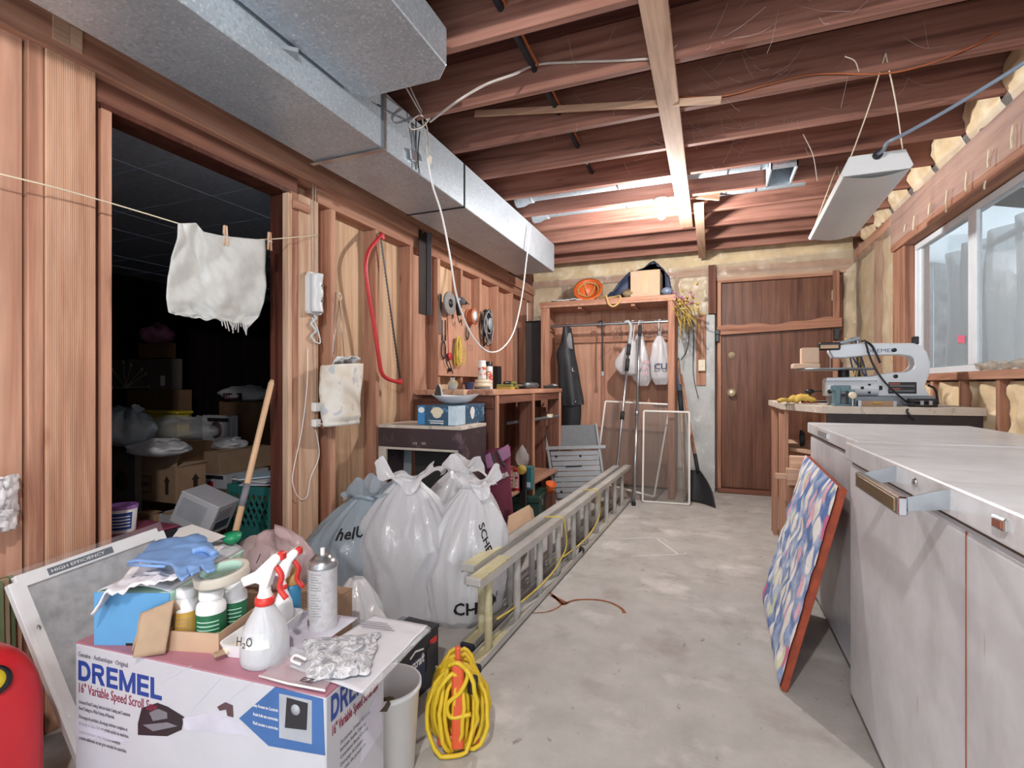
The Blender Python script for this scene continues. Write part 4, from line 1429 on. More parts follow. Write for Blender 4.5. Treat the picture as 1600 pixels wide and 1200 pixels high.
# light switch on its board
ls = thing('light_switch', 'ivory light switch box on a wooden board fixed to the pier', 'switch', (0, 0, 0))
yf = YB - .1
a, b = onY(1088, 602, yf), onY(1103, 492, yf)
MB().box(a.x, b.x, yf - .02, yf, a.z, b.z).build('back_board', 'fir_Z', ls, bevel=.002)
a, b = onY(1091, 580, yf - .02), onY(1103, 562, yf - .02)
MB().box(a.x, b.x - .005, yf - .06, yf - .02, a.z, b.z).build('switch_box', 'ivory', ls, bevel=.005)
MB().box((a.x + b.x) / 2 - .008, (a.x + b.x) / 2 + .004, yf - .068, yf - .06, (a.z + b.z) / 2 - .012, (a.z + b.z) / 2 + .012).build('toggle', 'white_plastic', ls, bevel=.002)
MB().tube([((a.x + b.x) / 2, yf - .024, b.z), ((a.x + b.x) / 2, yf - .024, b.z + .42)], .004, 6).build('feed_wire', 'ivory', ls)
hc_ = thing('loose_wall_cord', 'dark cords dangling from the closet corner over the pier', 'cord', (0, 0, 0))
for pp in ([(1074, 500), (1076, 530), (1072, 550), (1064, 562)], [(1081, 490), (1084, 520), (1083, 560), (1084, 590), (1091, 622)]):
    MB().tube(spline([onY(x, y, YB - .115) for x, y in pp], 6), .004, 6).build('cord', 'black_rubber', hc_)

# folding aluminium platform leaning by the closet
fp = thing('folding_platform', 'folded aluminium work platform leaning in front of the closet', 'platform', (0, 0, 0))
flat('slat_alu', 'B4B9BE', .42, .55, .08)
flat('grip_grey', '777B7F', .8, 0, .08, 40)
BL, BR, TL_, TR_ = onY(868, 765, 4.75), onY(948, 762, 4.75), onY(851, 664, 4.98), onY(932, 662, 4.98)
BL.z -= .1
BR.z -= .1


def fpt(u, v, off=0.):
    p = (BL * (1 - u) + BR * u) * (1 - v) + (TL_ * (1 - u) + TR_ * u) * v
    n = (BR - BL).cross(TL_ - BL).normalized()
    return p + n * off


for u in (0., 1.):
    MB().beam(fpt(u, -.12, .01), fpt(u, 1, .01), .022, .03, (BR - BL).cross(TL_ - BL)).build('side_rail', 'slat_alu', fp, bevel=.003)
m = MB()
m.add([fpt(.03, .70), fpt(.97, .70), fpt(.97, .985), fpt(.03, .985)], [(0, 1, 2, 3)])
m.build('grip_panel', 'grip_grey', fp, thick=.012)
MB().beam(fpt(-.05, .67, .02), fpt(1.12, .67, .02), .035, .02, (BR - BL).cross(TL_ - BL)).build('cross_bar', 'slat_alu', fp, bevel=.003)
for i in range(9):
    v0 = .02 + i * .069
    m = MB()
    m.add([fpt(.04, v0), fpt(.96, v0), fpt(.96, v0 + .06), fpt(.04, v0 + .06)], [(0, 1, 2, 3)])
    m.build('slat', 'slat_alu', fp, thick=.014)
for u, v in ((.15, .56), (.62, .56), (.15, .1), (.72, .13)):
    MB().lathe(fpt(u, v, .008), [(.0, 0), (.012, 0), (.012, .008), (0, .009)], 10, (BR - BL).cross(TL_ - BL)).build('bolt', 'dark_metal', fp)
MB().beam(fpt(.3, .42, .008), fpt(.62, .425, .008), .012, .006, (BR - BL).cross(TL_ - BL)).build('slot', 'black_plastic', fp)

# ================================================================== RIGHT SIDE: freezers, table with scroll saw, painted board
blotch('freezer_enamel', 'DADCE2', [('B4B4B8', 3, .55, .75, (1, 1, .5)), ('A58468', 10, .71, .76, (6, 6, .35)), ('DDE0E5', 2.2, .55, .7, (1, 1, 1)), ('9C8F86', 25, .72, .76, (1, 4, .3))], .36, .0, .0)
blotch('freezer_lid', 'DEE0E4', [('C2BFBC', 6, .54, .74, (.35, 2.2, 1)), ('A09A96', 14, .66, .76, (.3, 2.5, 1)), ('E6E8EC', 3, .55, .7, (1, 1, 1))], .3, .0, .0)
flat('gasket', '5C4B3C', .7, 0, .2)
flat('gold_strip', '8C7350', .35, .5, .15)


def freezer(label, x0, y0, y1, top, lid_h):
    t = thing('chest_freezer', label, 'freezer', (0, 0, 0), group='white chest freezers')
    x1 = XR - .12
    MB().box(x0 + .012, x1, y0 + .008, y1 - .008, .035, top - lid_h - .012).build('body', 'freezer_enamel', t, bevel=.018, segs=3)
    MB().box(x0 + .04, x1 - .02, y0 + .02, y1 - .02, 0, .036).build('plinth', 'black_plastic', t)
    MB().box(x0 + .02, x1, y0 + .012, y1 - .012, top - lid_h - .014, top - lid_h + .004).build('gasket', 'gasket', t)
    MB().box(x0, x1, y0, y1, top - lid_h, top).build('lid', 'freezer_lid', t, bevel=.008, segs=3)
    return t


fz1 = freezer('near white chest freezer with a chrome bracket handle', .445, .15, 2.112, .92, .062)
fz2 = freezer('far white chest freezer behind the one with the handle', .487, 2.125, 3.13, .921, .055)
# handle, lock, badge on the near one
hx = .445
for y in (1.575, 1.262):
    m = MB()
    m.add([Vector(p) for p in ((hx, y, .912), (hx, y, .872), (hx - .075, y + .0, .862), (hx - .085, y, .885), (hx - .02, y, .908))], [(0, 1, 2, 3, 4)])
    m.build('handle_arm', 'steel', fz1, thick=.004)
MB().box(hx - .088, hx - .070, 1.255, 1.582, .852, .892).build('handle_bar', 'chrome', fz1, bevel=.003)
MB().box(hx - .0895, hx - .087, 1.275, 1.562, .859, .885).build('handle_inlay', 'gold_strip', fz1)
MB().lathe((hx - .001, 1.44, .895), [(.0, 0), (.011, 0), (.011, .003), (.006, .006), (0, .006)], 18, (-1, 0, 0)).build('lock', 'chrome', fz1)
MB().box(hx - .007, hx, 1.045, 1.085, .883, .905).build('pilot_light', 'chrome', fz1, bevel=.002)
flat('amber', '8A4A2A', .3)
MB().box(hx - .009, hx - .006, 1.052, 1.078, .888, .900).build('pilot_lens', 'amber', fz1)
MB().box(hx + .0105, hx + .013, 1.222, 1.224, .05, .84).build('panel_seam', 'amber', fz1)
MB().box(.480, .488, 2.62, 2.80, .878, .905).build('lid_catch', 'chrome', fz2, bevel=.002)

# painted padded board leaning on the freezers
pbd = thing('painted_board', 'board covered in blue fabric with pink and white dabs leaning on the freezer', 'board', (0, 0, 0))
t = NT('dabbed_fabric')
v = t.coord((1, 1, .3))
vo = t.n('TexVoronoi')
vo.inputs['Scale'].default_value = 20
mpv = t.n('Mapping')
mpv.inputs['Scale'].default_value = (.2, 1.0, .42)
mpv.inputs['Rotation'].default_value = (.35, 0, 0)
tc = t.n('TexCoord')
t.l(tc.outputs['Object'], mpv.inputs['Vector'])
t.l(mpv.outputs[0], vo.inputs['Vector'])
base = t.mix(t.ramp(t.noise(t.coord(), 9, 4), [(.4, (0, 0, 0, 1)), (.65, (1, 1, 1, 1))]), '5C7CB8', 'C2D0E6')
sep = t.n('SeparateColor')
t.l(vo.outputs['Color'], sep.inputs[0])
dab = t.ramp(sep.outputs[0], [(0, 'F3F0EC'), (.3, 'F4F1EE'), (.42, 'E8B6C6'), (.58, 'F0ECE6'), (.72, 'D6739A'), (.8, 'DDE3C0'), (.9, 'EDEAE4'), (1, '9DB36C')], 'CONSTANT')
c = t.mix(t.ramp(vo.outputs['Distance'], [(.42, (1, 1, 1, 1)), (.52, (0, 0, 0, 1))]), base, dab)
t.col(c)
t.bump(t.noise(t.coord(), 22, 3), .5, .02)
MATS['dabbed_fabric'] = t.set(.9)
flat('board_red', 'A4492E', .7, 0, .2, 25)
A0, A1 = Vector((.256, 2.92, .006)), Vector((.240, 2.085, .006))     # foot, far and near
B0, B1 = Vector((.470, 3.05, .752)), Vector((.428, 2.09, .757))      # top, far and near
nb = (A1 - A0).cross(B0 - A0).normalized()
if nb.x > 0:
    nb = -nb
m = MB()
cs_ = [A0, A1, B1, B0]
m.add([p for p in cs_] + [p - nb * .022 for p in cs_], [(0, 1, 2, 3), (7, 6, 5, 4), (0, 4, 5, 1), (1, 5, 6, 2), (2, 6, 7, 3), (3, 7, 4, 0)])
m.build('board', 'board_red', pbd, bevel=.002)
m = MB()


def fab(u, v):
    e = .02 + .018 * nz((u * 5, v * 7, 3), 1.2)
    uu = u * (1 - .02 - .04 * abs(nz((v * 9, 2, 1), 1.1)))
    p = (A0 * (1 - uu) + A1 * uu) * (1 - v) + (B0 * (1 - uu) + B1 * uu) * v
    w = min(1, min(u, 1 - u, v, 1 - v) * 14)
    return p + nb * (.004 + .016 * w + .012 * w * nz((u * 9, v * 9, 0), 1.3))


m.grid(fab, 50, 50)
m.build('fabric_cover', 'dabbed_fabric', pbd)

# work table behind the freezers
wt = thing('work_table', 'plywood-topped work table with dark apron and open shelves behind the freezers', 'table', (0, 0, 0))
TT = 1.005
blotch('bench_top', 'C9BDB0', [('8E8278', 14, .58, .7, (1, 1, 1)), ('E6DFD6', 9, .58, .7, (1, 1, 1))], .7, 0, .1)
flat('dark_apron', '33292A', .6, 0, .25, 20)
MB().prism([(.575, 3.23), (XR - .01, 3.23), (XR - .01, 4.40), (.42, 4.40), (.42, 3.66)], TT - .04, TT).build('top', 'bench_top', wt, bevel=.002)
MB().box(.60, XR - .02, 3.245, 3.265, TT - .13, TT - .04).build('apron', 'dark_apron', wt)
MB().box(.60, XR - .02, 3.235, 3.245, TT - .038, TT - .005).build('edge_band', 'dark_apron', wt)
for (x0, x1, y0, y1, mm) in ((.44, .465, 3.66, 3.95, 'fir_Z'), (.44, .47, 4.25, 4.39, 'fir_Z'), (.60, .63, 3.27, 3.42, 'fir_Z'), (XR - .06, XR - .03, 3.28, 3.42, 'fir_Z'), (XR - .06, XR - .03, 4.25, 4.39, 'fir_Z')):
    MB().box(x0, x1, y0, y1, 0, TT - .04).build('leg', mm, wt, bevel=.002)
for z in (.70, .30):
    MB().prism([(.62, 3.45), (XR - .07, 3.45), (XR - .07, 4.24), (.475, 4.24), (.475, 3.70)], z, z + .02).build('shelf', 'pale_X', wt)
cdl = thing('cord_bundle', 'loop of dark cord on the upper shelf of the work table', 'cord', (0, 0, 0))
q = Vector((.55, 3.76, .72))
m = MB()
for i in range(4):
    m.tube([q + Vector((.004 * i, .05 * math.sin(t), .055 + (.05 - .004 * i) * math.cos(t))) for t in [2 * PI * k / 18 for k in range(18)]], .005, 6, True)
m.build('cord_loops', 'black_rubber', cdl)
for i, (c, sz, lb_) in enumerate((((.46, 3.32, .335), (.16, .14, .05), 'short offcut of pale timber under the work table, lower of two'), ((.47, 3.33, .385), (.13, .1, .045), 'short offcut of pale timber under the work table, upper of two'))):
    pass
# timber offcuts jutting out between table and board
of = thing('vise_jaw_block', 'wooden woodworking vise jaw jutting from the table side', 'vise', (0, 0, 0))
q = onX(1240, 745, .42)
MB().cbox(q + Vector((.05, 0, 0)), (.17, .05, .09)).build('front_jaw', 'pale_X', of, bevel=.004)
MB().cbox(q + Vector((.06, .04, .06)), (.15, .03, .10)).build('rear_jaw', 'pale_X', of, bevel=.004)
MB().cbox(q + Vector((-.05, .0, .0)), (.08, .028, .03)).build('peg', 'pale_X', of, bevel=.004)
MB().box(q.x - .02, .60, q.y + .02, q.y + .05, q.z - .32, q.z + .02).build('upright', 'fir_Z', of)

# scroll saw
ss = thing('scroll_saw', 'silver scroll saw with a long C-shaped arm on the work table', 'saw', (0, 0, 0))
SYW = 3.56
flat('saw_silver', 'DDE3EA', .35, .05, .04)
flat('saw_grey', '8E969E', .4, .5, .1)
# profile in the plane of the saw (x, z), metres
def sp_(px, py):
    q = onY(px, py, SYW - .05)
    return (q.x, q.z)


out = [(1303, 559), (1297, 549), (1299, 541), (1320, 538), (1345, 536), (1400, 536), (1428, 536), (1440, 540), (1449, 550), (1454, 566), (1453, 583), (1449, 594), (1446, 603), (1449, 612), (1454, 619), (1290, 619), (1290, 596), (1292, 590), (1362, 588), (1378, 584), (1395, 582), (1416, 581), (1425, 577), (1429, 570), (1428, 561), (1422, 556), (1405, 554), (1360, 555), (1320, 559)]
po = [sp_(*p) for p in out]
MX = Matrix(((1, 0, 0, 0), (0, 0, 1, 0), (0, 1, 0, 0), (0, 0, 0, 1)))
MB().prism(po, SYW - .05, SYW + .05, MX).build('frame_casting', 'saw_silver', ss, bevel=.008, segs=2)
zb3 = sp_(1290, 619)[1]
MB().box(sp_(1300, 619)[0], sp_(1456, 619)[0], SYW - .11, SYW + .11, TT, zb3 + .004).build('base', 'saw_grey', ss, bevel=.006)
a = sp_(1290, 606)
b = sp_(1370, 606)
MB().lathe((a[0], SYW - .045, (a[1])), [(.0, -.004), (.042, -.004), (.046, .01), (.046, b[0] - a[0])], 24, (1, 0, 0)).build('motor_housing', 'saw_silver', ss)
c = onY(1306, 577, SYW - .05)
m = MB()
m.lathe((c.x, SYW, c.z - .004), [(.0, 0), (.205, 0), (.207, .004), (.205, .009), (0, .009)], 36)
o = m.build('work_table_plate', 'saw_grey', ss)
MB().cyl((c.x + .05, SYW, c.z - .05), (c.x + .05, SYW, c.z), .03, n=14).build('table_trunnion', 'dark_metal', ss)
MB().cyl((sp_(1300, 555)[0], SYW, sp_(1300, 580)[1]), (sp_(1300, 555)[0], SYW, sp_(1300, 552)[1]), .0015, n=6).build('blade', 'steel', ss)
q = onY(1296, 541, SYW - .06)
MB().cbox(q + Vector((.0, .02, .0)), (.11, .07, .045)).build('blade_head', 'black_plastic', ss, bevel=.006)
MB().cbox(q + Vector((-.003, -.017, -.004)), (.09, .004, .02)).build('head_label', 'cardboard_light', ss)
MB().cbox(onY(1325, 533, SYW - .03), (.12, .05, .02), (0, -.25, 0)).build('tension_lever', 'saw_grey', ss, bevel=.005)
MB().cbox(onY(1308, 522, SYW), (.025, .02, .07), (0, .1, 0)).build('lamp_knob', 'black_plastic', ss, bevel=.005)
MB().cbox(onY(1430, 532, SYW - .02), (.03, .03, .045)).build('arm_clip', 'black_plastic', ss, bevel=.004)
for px, py, r in ((1397, 547, .011), (1399, 588, .011), (1347, 606, .008), (1358, 601, .006), (1358, 613, .006), (1296, 612, .012)):
    q = onY(px, py, SYW - (.05 if px > 1380 else .092))
    MB().lathe(q, [(0, 0), (r, 0), (r, .01), (r * .6, .014), (0, .014)], 12, (0, -1, 0)).build('screw_knob', 'black_plastic', ss)
MB().cbox(onY(1374, 606, SYW - .055), (.03, .012, .025)).build('power_switch', 'black_plastic', ss, bevel=.004)
flat('warning_black', '2A2A2E', .5)
flat('warning_red', 'B0583C', .5)
a, b = onY(1388, 615, SYW - .051), onY(1432, 597, SYW - .051)
lbq = MB().box(a.x, b.x, SYW - .053, SYW - .0505, a.z, b.z).build('warning_label', 'warning_black', ss)
for i in range(2):
    z = b.z - .006 - i * .028
    MB().box(a.x + .004, a.x + (b.x - a.x) * .42, SYW - .0535, SYW - .0529, z - .008, z).build('label_stripe', 'warning_red', lbq)
    for j in range(2):
        MB().box(a.x + .004, b.x - .008, SYW - .0535, SYW - .0529, z - .014 - j * .005, z - .012 - j * .005).build('label_line', 'reel_grey', lbq)
flat('logo_blue', '4C5A86', .5)
q = onY(1354, 551, SYW - .0505)
text('DREMEL', 'logo_blue', ss, q, (1, 0, 0), (0, 0, 1), .030, .135, name='maker_lettering')
m = MB()
m.tube(spline([onY(1346, 533, SYW - .02), onY(1352, 535, SYW - .07), onY(1360, 560, SYW - .10), onY(1372, 583, SYW - .12), onY(1388, 603, SYW - .14), Vector((.99, SYW - .20, TT + .03)), Vector((1.01, SYW - .26, TT + .012)), onY(1417, 642, 3.22), onY(1428, 655, 3.21)], 8), .0055, 8)
m.build('air_hose', 'dark_metal', ss)
MB().tube(spline([onY(1350, 532, SYW - .02), onY(1362, 540, SYW - .07), onY(1370, 555, SYW - .08), onY(1375, 567, SYW - .09)], 6), .006, 8).build('bent_nozzle', 'dark_metal', ss)
MB().tube(spline([onY(1450, 602, SYW), onY(1460, 607, SYW), onY(1464, 618, SYW), Vector((1.19, SYW - .02, TT + .006)), Vector((1.2, SYW + .1, TT + .006))], 6), .006, 8).build('mains_cord', 'black_rubber', ss)

# block and cardboard on the saw plate
bk = thing('beige_block', 'beige two-step block standing on the scroll saw plate', 'block', (0, 0, 0))
flat('beige', 'D2B49C', .6, 0, .05)
zt2 = c.z + .0055
a, b = onY(1252, 571, SYW - .07), onY(1280, 543, SYW - .07)
MB().box(a.x, b.x, SYW - .08, SYW - .01, zt2 + .03, b.z).build('tall_block', 'beige', bk, bevel=.008, segs=2)
MB().box(onY(1240, 570, SYW - .1).x, b.x, SYW - .10, SYW + .02, zt2, zt2 + .03).build('step', 'beige', bk, bevel=.004)
# bench vise
vz = thing('bench_vise', 'small teal bench vise clamped to the front of the work table', 'vise', (0, 0, 0))
flat('vise_teal', '64828C', .5, .2, .15)
q = onY(1318, 614, 3.33)
MB().box(q.x - .05, q.x - .02, 3.29, 3.37, TT, TT + .10).build('rear_jaw', 'vise_teal', vz, bevel=.005)
MB().box(q.x + .015, q.x + .045, 3.28, 3.36, TT + .01, TT + .09).build('front_jaw', 'vise_teal', vz, bevel=.005)
MB().box(q.x - .06, q.x + .03, 3.30, 3.35, TT + .08, TT + .115).build('anvil', 'vise_teal', vz, bevel=.004)
MB().lathe((q.x + .03, 3.285, TT + .06), [(.0, 0), (.018, 0), (.02, .02), (.012, .03), (0, .03)], 14, (0, -1, 0)).build('screw_end', 'ivory', vz)
MB().cyl((q.x + .03, 3.27, TT - .05), (q.x + .03, 3.27, TT + .06), .006, n=8).build('clamp_screw', 'steel', vz)
MB().box(q.x - .055, q.x + .05, 3.28, 3.38, TT, TT + .012).build('vise_foot', 'vise_teal', vz, bevel=.003)
# small tools along the table edge
lv = thing('spirit_level', 'short brown and silver level on the table edge', 'level', (0, 0, 0))
a, b = onY(1340, 630, 3.27), onY(1400, 630, 3.27)
MB().box(a.x, b.x, 3.262, 3.285, TT, TT + .03).build('bar', 'cardboard', lv, bevel=.002)
for x in (a.x, b.x - .015):
    MB().box(x, x + .015, 3.26, 3.287, TT, TT + .031).build('end_cap', 'steel', lv)
MB().cyl(((a.x + b.x) / 2 - .02, 3.258, TT + .02), ((a.x + b.x) / 2 + .02, 3.258, TT + .02), .005, n=8).build('vial', 'straw', lv)
dc = thing('black_tool_case', 'flat black tool case on the table edge below the saw', 'case', (0, 0, 0))
a, b = onY(1425, 630, 3.28), onY(1464, 630, 3.28)
MB().box(a.x, b.x, 3.265, 3.36, TT, TT + .022).build('case_base', 'black_plastic', dc, bevel=.004)
MB().box(a.x, b.x, 3.265, 3.36, TT + .024, TT + .044).build('case_lid', 'dark_metal', dc, bevel=.004)
for x in (a.x + .03, b.x - .04):
    MB().box(x, x + .015, 3.26, 3.265, TT + .012, TT + .034).build('latch', 'steel', dc)
for i, (px, w, mt, lb_, cat) in enumerate(((1250, .12, 'straw', 'yellow gloves lying on the table corner', 'gloves'), (1274, .08, 'saw_red', 'red handled tool lying beside the yellow gloves', 'tool'))):
    q = onY(px, 616, 3.60)
    tt = thing('work_gloves' if i == 0 else 'red_pliers', lb_, cat, (q.x, 3.56, TT))
    m = MB()
    if i == 0:
        m.grid(lambda u, v: Vector(((u - .5) * .15, (v - .5) * .1, .02 + .03 * math.sin(PI * u) * math.sin(PI * v) + .02 * nz((u * 6, v * 5, 1), 1.3))), 18, 12)
        m.build('palm', mt, tt, thick=.016)
        for k in range(4):
            MB().tube(spline([(-.06, -.04 + k * .025, .02), (-.10, -.045 + k * .028, .025), (-.125, -.04 + k * .025, .014)], 5), .011, 8).build('finger', mt, tt)
    else:
        for s in (-1, 1):
            MB().tube(spline([(.0, s * .004, .014), (-.03, s * .018, .014), (-.08, s * .016, .012)], 5), .0075, 8).build('handle', mt, tt)
        MB().cbox((.025, 0, .014), (.06, .014, .012)).build('jaw', 'dark_metal', tt, bevel=.003)
bs_ = thing('black_knob_tool', 'black knobbed gauge standing at the back of the gloves', 'tool', (onY(1265, 600, 3.75).x, 3.75, TT))
MB().lathe((0, 0, 0), [(.03, 0), (.03, .01), (.008, .014), (.008, .06), (.028, .065), (.03, .08), (.02, .09), (0, .091)], 16).build('stand', 'black_plastic', bs_)
MB().cyl((0, 0, .075), (.09, 0, .078), .004, n=8).build('arm', 'dark_metal', bs_)
sc_ = thing('blade_guard_tangle', 'tangle of grey and blue cables behind the scroll saw', 'cable', (0, 0, 0))
flat('cable_navy', '39476A', .5)
rr = random.Random(21)
for i in range(9):
    p = Vector((onY(1335, 560, 3.9).x + rr.gauss(0, .03), 3.85 + rr.gauss(0, .04), TT))
    MB().tube(spline([p, p + Vector((rr.gauss(0, .02), 0, .15)), p + Vector((rr.gauss(-.02, .03), 0, .30)), p + Vector((rr.gauss(-.04, .03), 0, .42))], 5), .005, 6).build('cable', ('cable_navy', 'steel', 'black_rubber', 'straw')[i % 4], sc_)

# ================================================================== LEFT: bench, desk, ladder, bags
# dark painted desk
dk = thing('dark_desk', 'small desk in chipped dark purple paint against the studs', 'desk', (0, 0, 0))
blotch('chipped_purple', '3F3036', [('6A5760', 12, .58, .72, (1, 1, 1)), ('C9BDB4', 34, .73, .75, (1, 1, .5)), ('55453C', 5, .55, .7, (1, 1, 1))], .5, 0, .1)
flat('worn_white_edge', 'C9BEB2', .7, 0, .15)
ex0, ex1, ey0, ey1, ez = -1.985, -1.39, 2.72, 3.085, .87
MB().box(ex0, ex1, ey0, ey1, ez - .02, ez).build('top', 'bench_top', dk, bevel=.002)
MB().box(ex0, ex1, ey0, ey0 + .018, ez - .14, ez - .02).build('front_apron', 'chipped_purple', dk, bevel=.002)
MB().box(ex0 + .05, ex1 - .01, ey0 + .001, ey0 + .017, ez - .155, ez - .141).build('apron_edge', 'worn_white_edge', dk)
MB().box(ex1 - .018, ex1, ey0 + .018, ey1, .02, ez - .02).build('side_panel', 'chipped_purple', dk, bevel=.002)
MB().box(ex1 - .022, ex1 + .001, ey0, ey0 + .018, .0, ez - .14).build('front_stile', 'chipped_purple', dk, bevel=.002)
MB().box(ex0, ex0 + .018, ey0 + .018, ey1, .02, ez - .02).build('side_panel', 'chipped_purple', dk)
MB().box(ex0, ex0 + .06, ey0, ey0 + .018, 0, ez - .14).build('front_stile', 'worn_white_edge', dk, bevel=.002)
for px in (648, 662):
    q = onY(px, 693, ey0 - .004)
    MB().cbox(q, (.03, .008, .018)).build('hinge', 'steel', dk, bevel=.002)
# lengths standing inside the desk
for i, (px0, px1, mt, lb_) in enumerate(((611, 617, 'pale_Z', 'slim batten standing under the dark desk'), (632, 640, 'suit_grey', 'grey flat strip standing under the dark desk'))):
    a = onY(px0, 690, 2.95)
    b = onY(px1, 770, 2.90)
    tag(MB().beam(Vector((a.x, 3.0, .74)), Vector((b.x, 2.85, .01)), .03 + .03 * i, .012, (0, 1, 0)).build('standing_batten', mt), lb_, 'batten', 'lengths under the desk')
bb2 = thing('grey_board_panel', 'grey board leaning inside the dark desk', 'board', (0, 0, 0))
MB().cbox((-1.76, 3.03, .37), (.26, .02, .72), (.06, 0, 0)).build('panel', 'charcoal_cloth', bb2)
tub = thing('black_tub', 'black tub with grey lid on the floor under the desk', 'tub', (-1.50, 2.93, 0))
MB().lathe((0, 0, 0), [(.06, 0), (.07, .02), (.08, .3), (.08, .42)], 24).build('body', 'black_rubber', tub)
MB().lathe((0, 0, .42), [(.086, 0), (.086, .03), (.07, .04), (0, .041)], 24).build('lid', 'grip_grey', tub)

# blue patterned cardboard box and swan-shaped dish
bt = thing('blue_tissue_box', 'blue and white printed tissue box on the dark desk', 'box', (0, 0, 0))
t = NT('blue_print')
vo = t.n('TexVoronoi')
vo.inputs['Scale'].default_value = 30
t.l(t.coord(), vo.inputs['Vector'])
t.col(t.mix(t.ramp(vo.outputs['Distance'], [(.2, (1, 1, 1, 1)), (.32, (0, 0, 0, 1))]), '33536E', '5F8CAE'))
MATS['blue_print'] = t.set(.5)
flat('pale_blue', 'C5DCEB', .5, 0, .1, 25)
flat('sky_blue', '3F86C0', .5)
bx0, bx1 = onY(653, 664, 2.77).x, onY(712, 664, 2.77).x
by1 = onX(757, 655, bx1).y
bh = ez + .125
MB().box(bx0, bx1, 2.77, by1, ez, bh).build('carton', 'blue_print', bt, bevel=.003)
MB().box(bx0, bx0 + .05, 2.768, 2.77, ez + .003, bh - .003).build('end_print', 'sky_blue', bt)
MB().box(bx1 - .05, bx1 - .0, 2.768, 2.77, ez + .003, bh - .003).build('light_print', 'pale_blue', bt)
MB().box(bx1, bx1 + .002, 2.77, 2.77 + (by1 - 2.77) * .3, ez + .003, bh - .003).build('light_print', 'pale_blue', bt)


def oval(cx, cz, rx, rz, y, mat, name, shield=False):
    pts = []
    for i in range(28):
        a = 2 * PI * i / 28
        k = (1 if math.sin(a) > -.1 else 1 - .25 * abs(math.cos(a))) if shield else 1
        pts.append((cx + rx * math.cos(a) * k, cz + rz * math.sin(a)))
    return MB().prism(pts, y, y + .001, MX).build(name, mat, bt)


mid = (bx0 + bx1) / 2
oval(mid + .005, bh - .045, .045, .034, 2.7675, 'ivory', 'front_emblem', True)
oval(bx0 + .027, bh - .03, .022, .018, 2.7665, 'white_paint', 'corner_emblem')
for j in range(2):
    MB().box(mid - .045, mid + .05, 2.7685, 2.7695, ez + .012 + j * .013, ez + .018 + j * .013).build('print_line', 'white_paint', bt)
pts = [(2.77 + (by1 - 2.77) * .55 + .035 * math.cos(a) * (1 if math.sin(a) > 0 else .8), ez + .07 + .04 * math.sin(a)) for a in [2 * PI * i / 24 for i in range(24)]]
MB().prism(pts, bx1 + .0005, bx1 + .002, YZ).build('side_emblem', 'white_paint', bt)
text('SOFT', 'pale_blue', bt, (bx1 + .0005, by1 - .012, ez + .05), (0, 0, 1), (0, -1, 0), .03, .055, name='side_lettering')
ds = thing('oval_dish', 'shallow white oval dish on the blue tissue box', 'dish', (0, 0, 0))
dc_ = Vector(((bx0 + bx1) / 2 + .03, 2.77 + (by1 - 2.77) * .45, bh))
flat('milk_glass', 'E4E8EE', .2, 0, .04)
m = MB()
m.lathe((0, 0, 0), [(.0, .004), (.05, .004), (.11, .022), (.155, .052), (.158, .055), (.15, .053), (.105, .017), (.05, -.0), (0, 0)], 40)
for i, v in enumerate(m.v):
    x, y, z = v
    m.v[i] = (dc_.x + x * 1.05, dc_.y + y * .75, dc_.z + z + .001 + .012 * (x / .155) ** 2)
m.build('bowl', 'milk_glass', ds)
dcl = thing('scraper_blade', 'pointed dark and white scraper standing in the oval dish', 'scraper', (0, 0, 0))
p = onY(683, 618, dc_.y - .01)
m = MB().add([p + Vector(v) for v in ((-.022, 0, 0), (.03, 0, .0), (.02, .005, .05), (.003, .01, .075), (-.012, .01, .05))], [(0, 1, 2, 3, 4)])
m.build('blade', 'charcoal_cloth', dcl, thick=.004)
m = MB().add([p + Vector(v) for v in ((.0, .012, 0), (.035, .012, .0), (.025, .016, .05), (.006, .018, .077))], [(0, 1, 2, 3)])
m.build('white_side', 'white_paint', dcl, thick=.006)
bd = thing('dish_bits', 'small metal odds and ends lying in the oval dish', 'hardware', (0, 0, 0))
rr = random.Random(4)
for i in range(9):
    p = dc_ + Vector((rr.uniform(-.06, .10), rr.uniform(-.05, .04), .03))
    MB().cbox(p, (rr.uniform(.02, .05), .012, .01), (0, rr.uniform(-.3, .3), rr.uniform(0, 3))).build('piece', rr.choice(['steel', 'dark_metal', 'saw_red', 'white_paint']), bd, bevel=.002)
bo = thing('glass_bottle', 'small clear glass bottle standing behind the oval dish', 'bottle', (0, 0, 0))
film('clear_glass', 'DDE3E2', .55, .08)
p = Vector((onY(705, 612, 3.22).x, 3.24, 1.088))
MB().lathe(p, [(.03, 0), (.033, .005), (.033, .045), (.02, .06), (.016, .066), (.018, .085), (.02, .088)], 20).build('glass', 'clear_glass', bo)
MB().lathe(p, [(.0, .004), (.029, .005), (.029, .03), (0, .031)], 16).build('contents', 'reel_grey', bo)

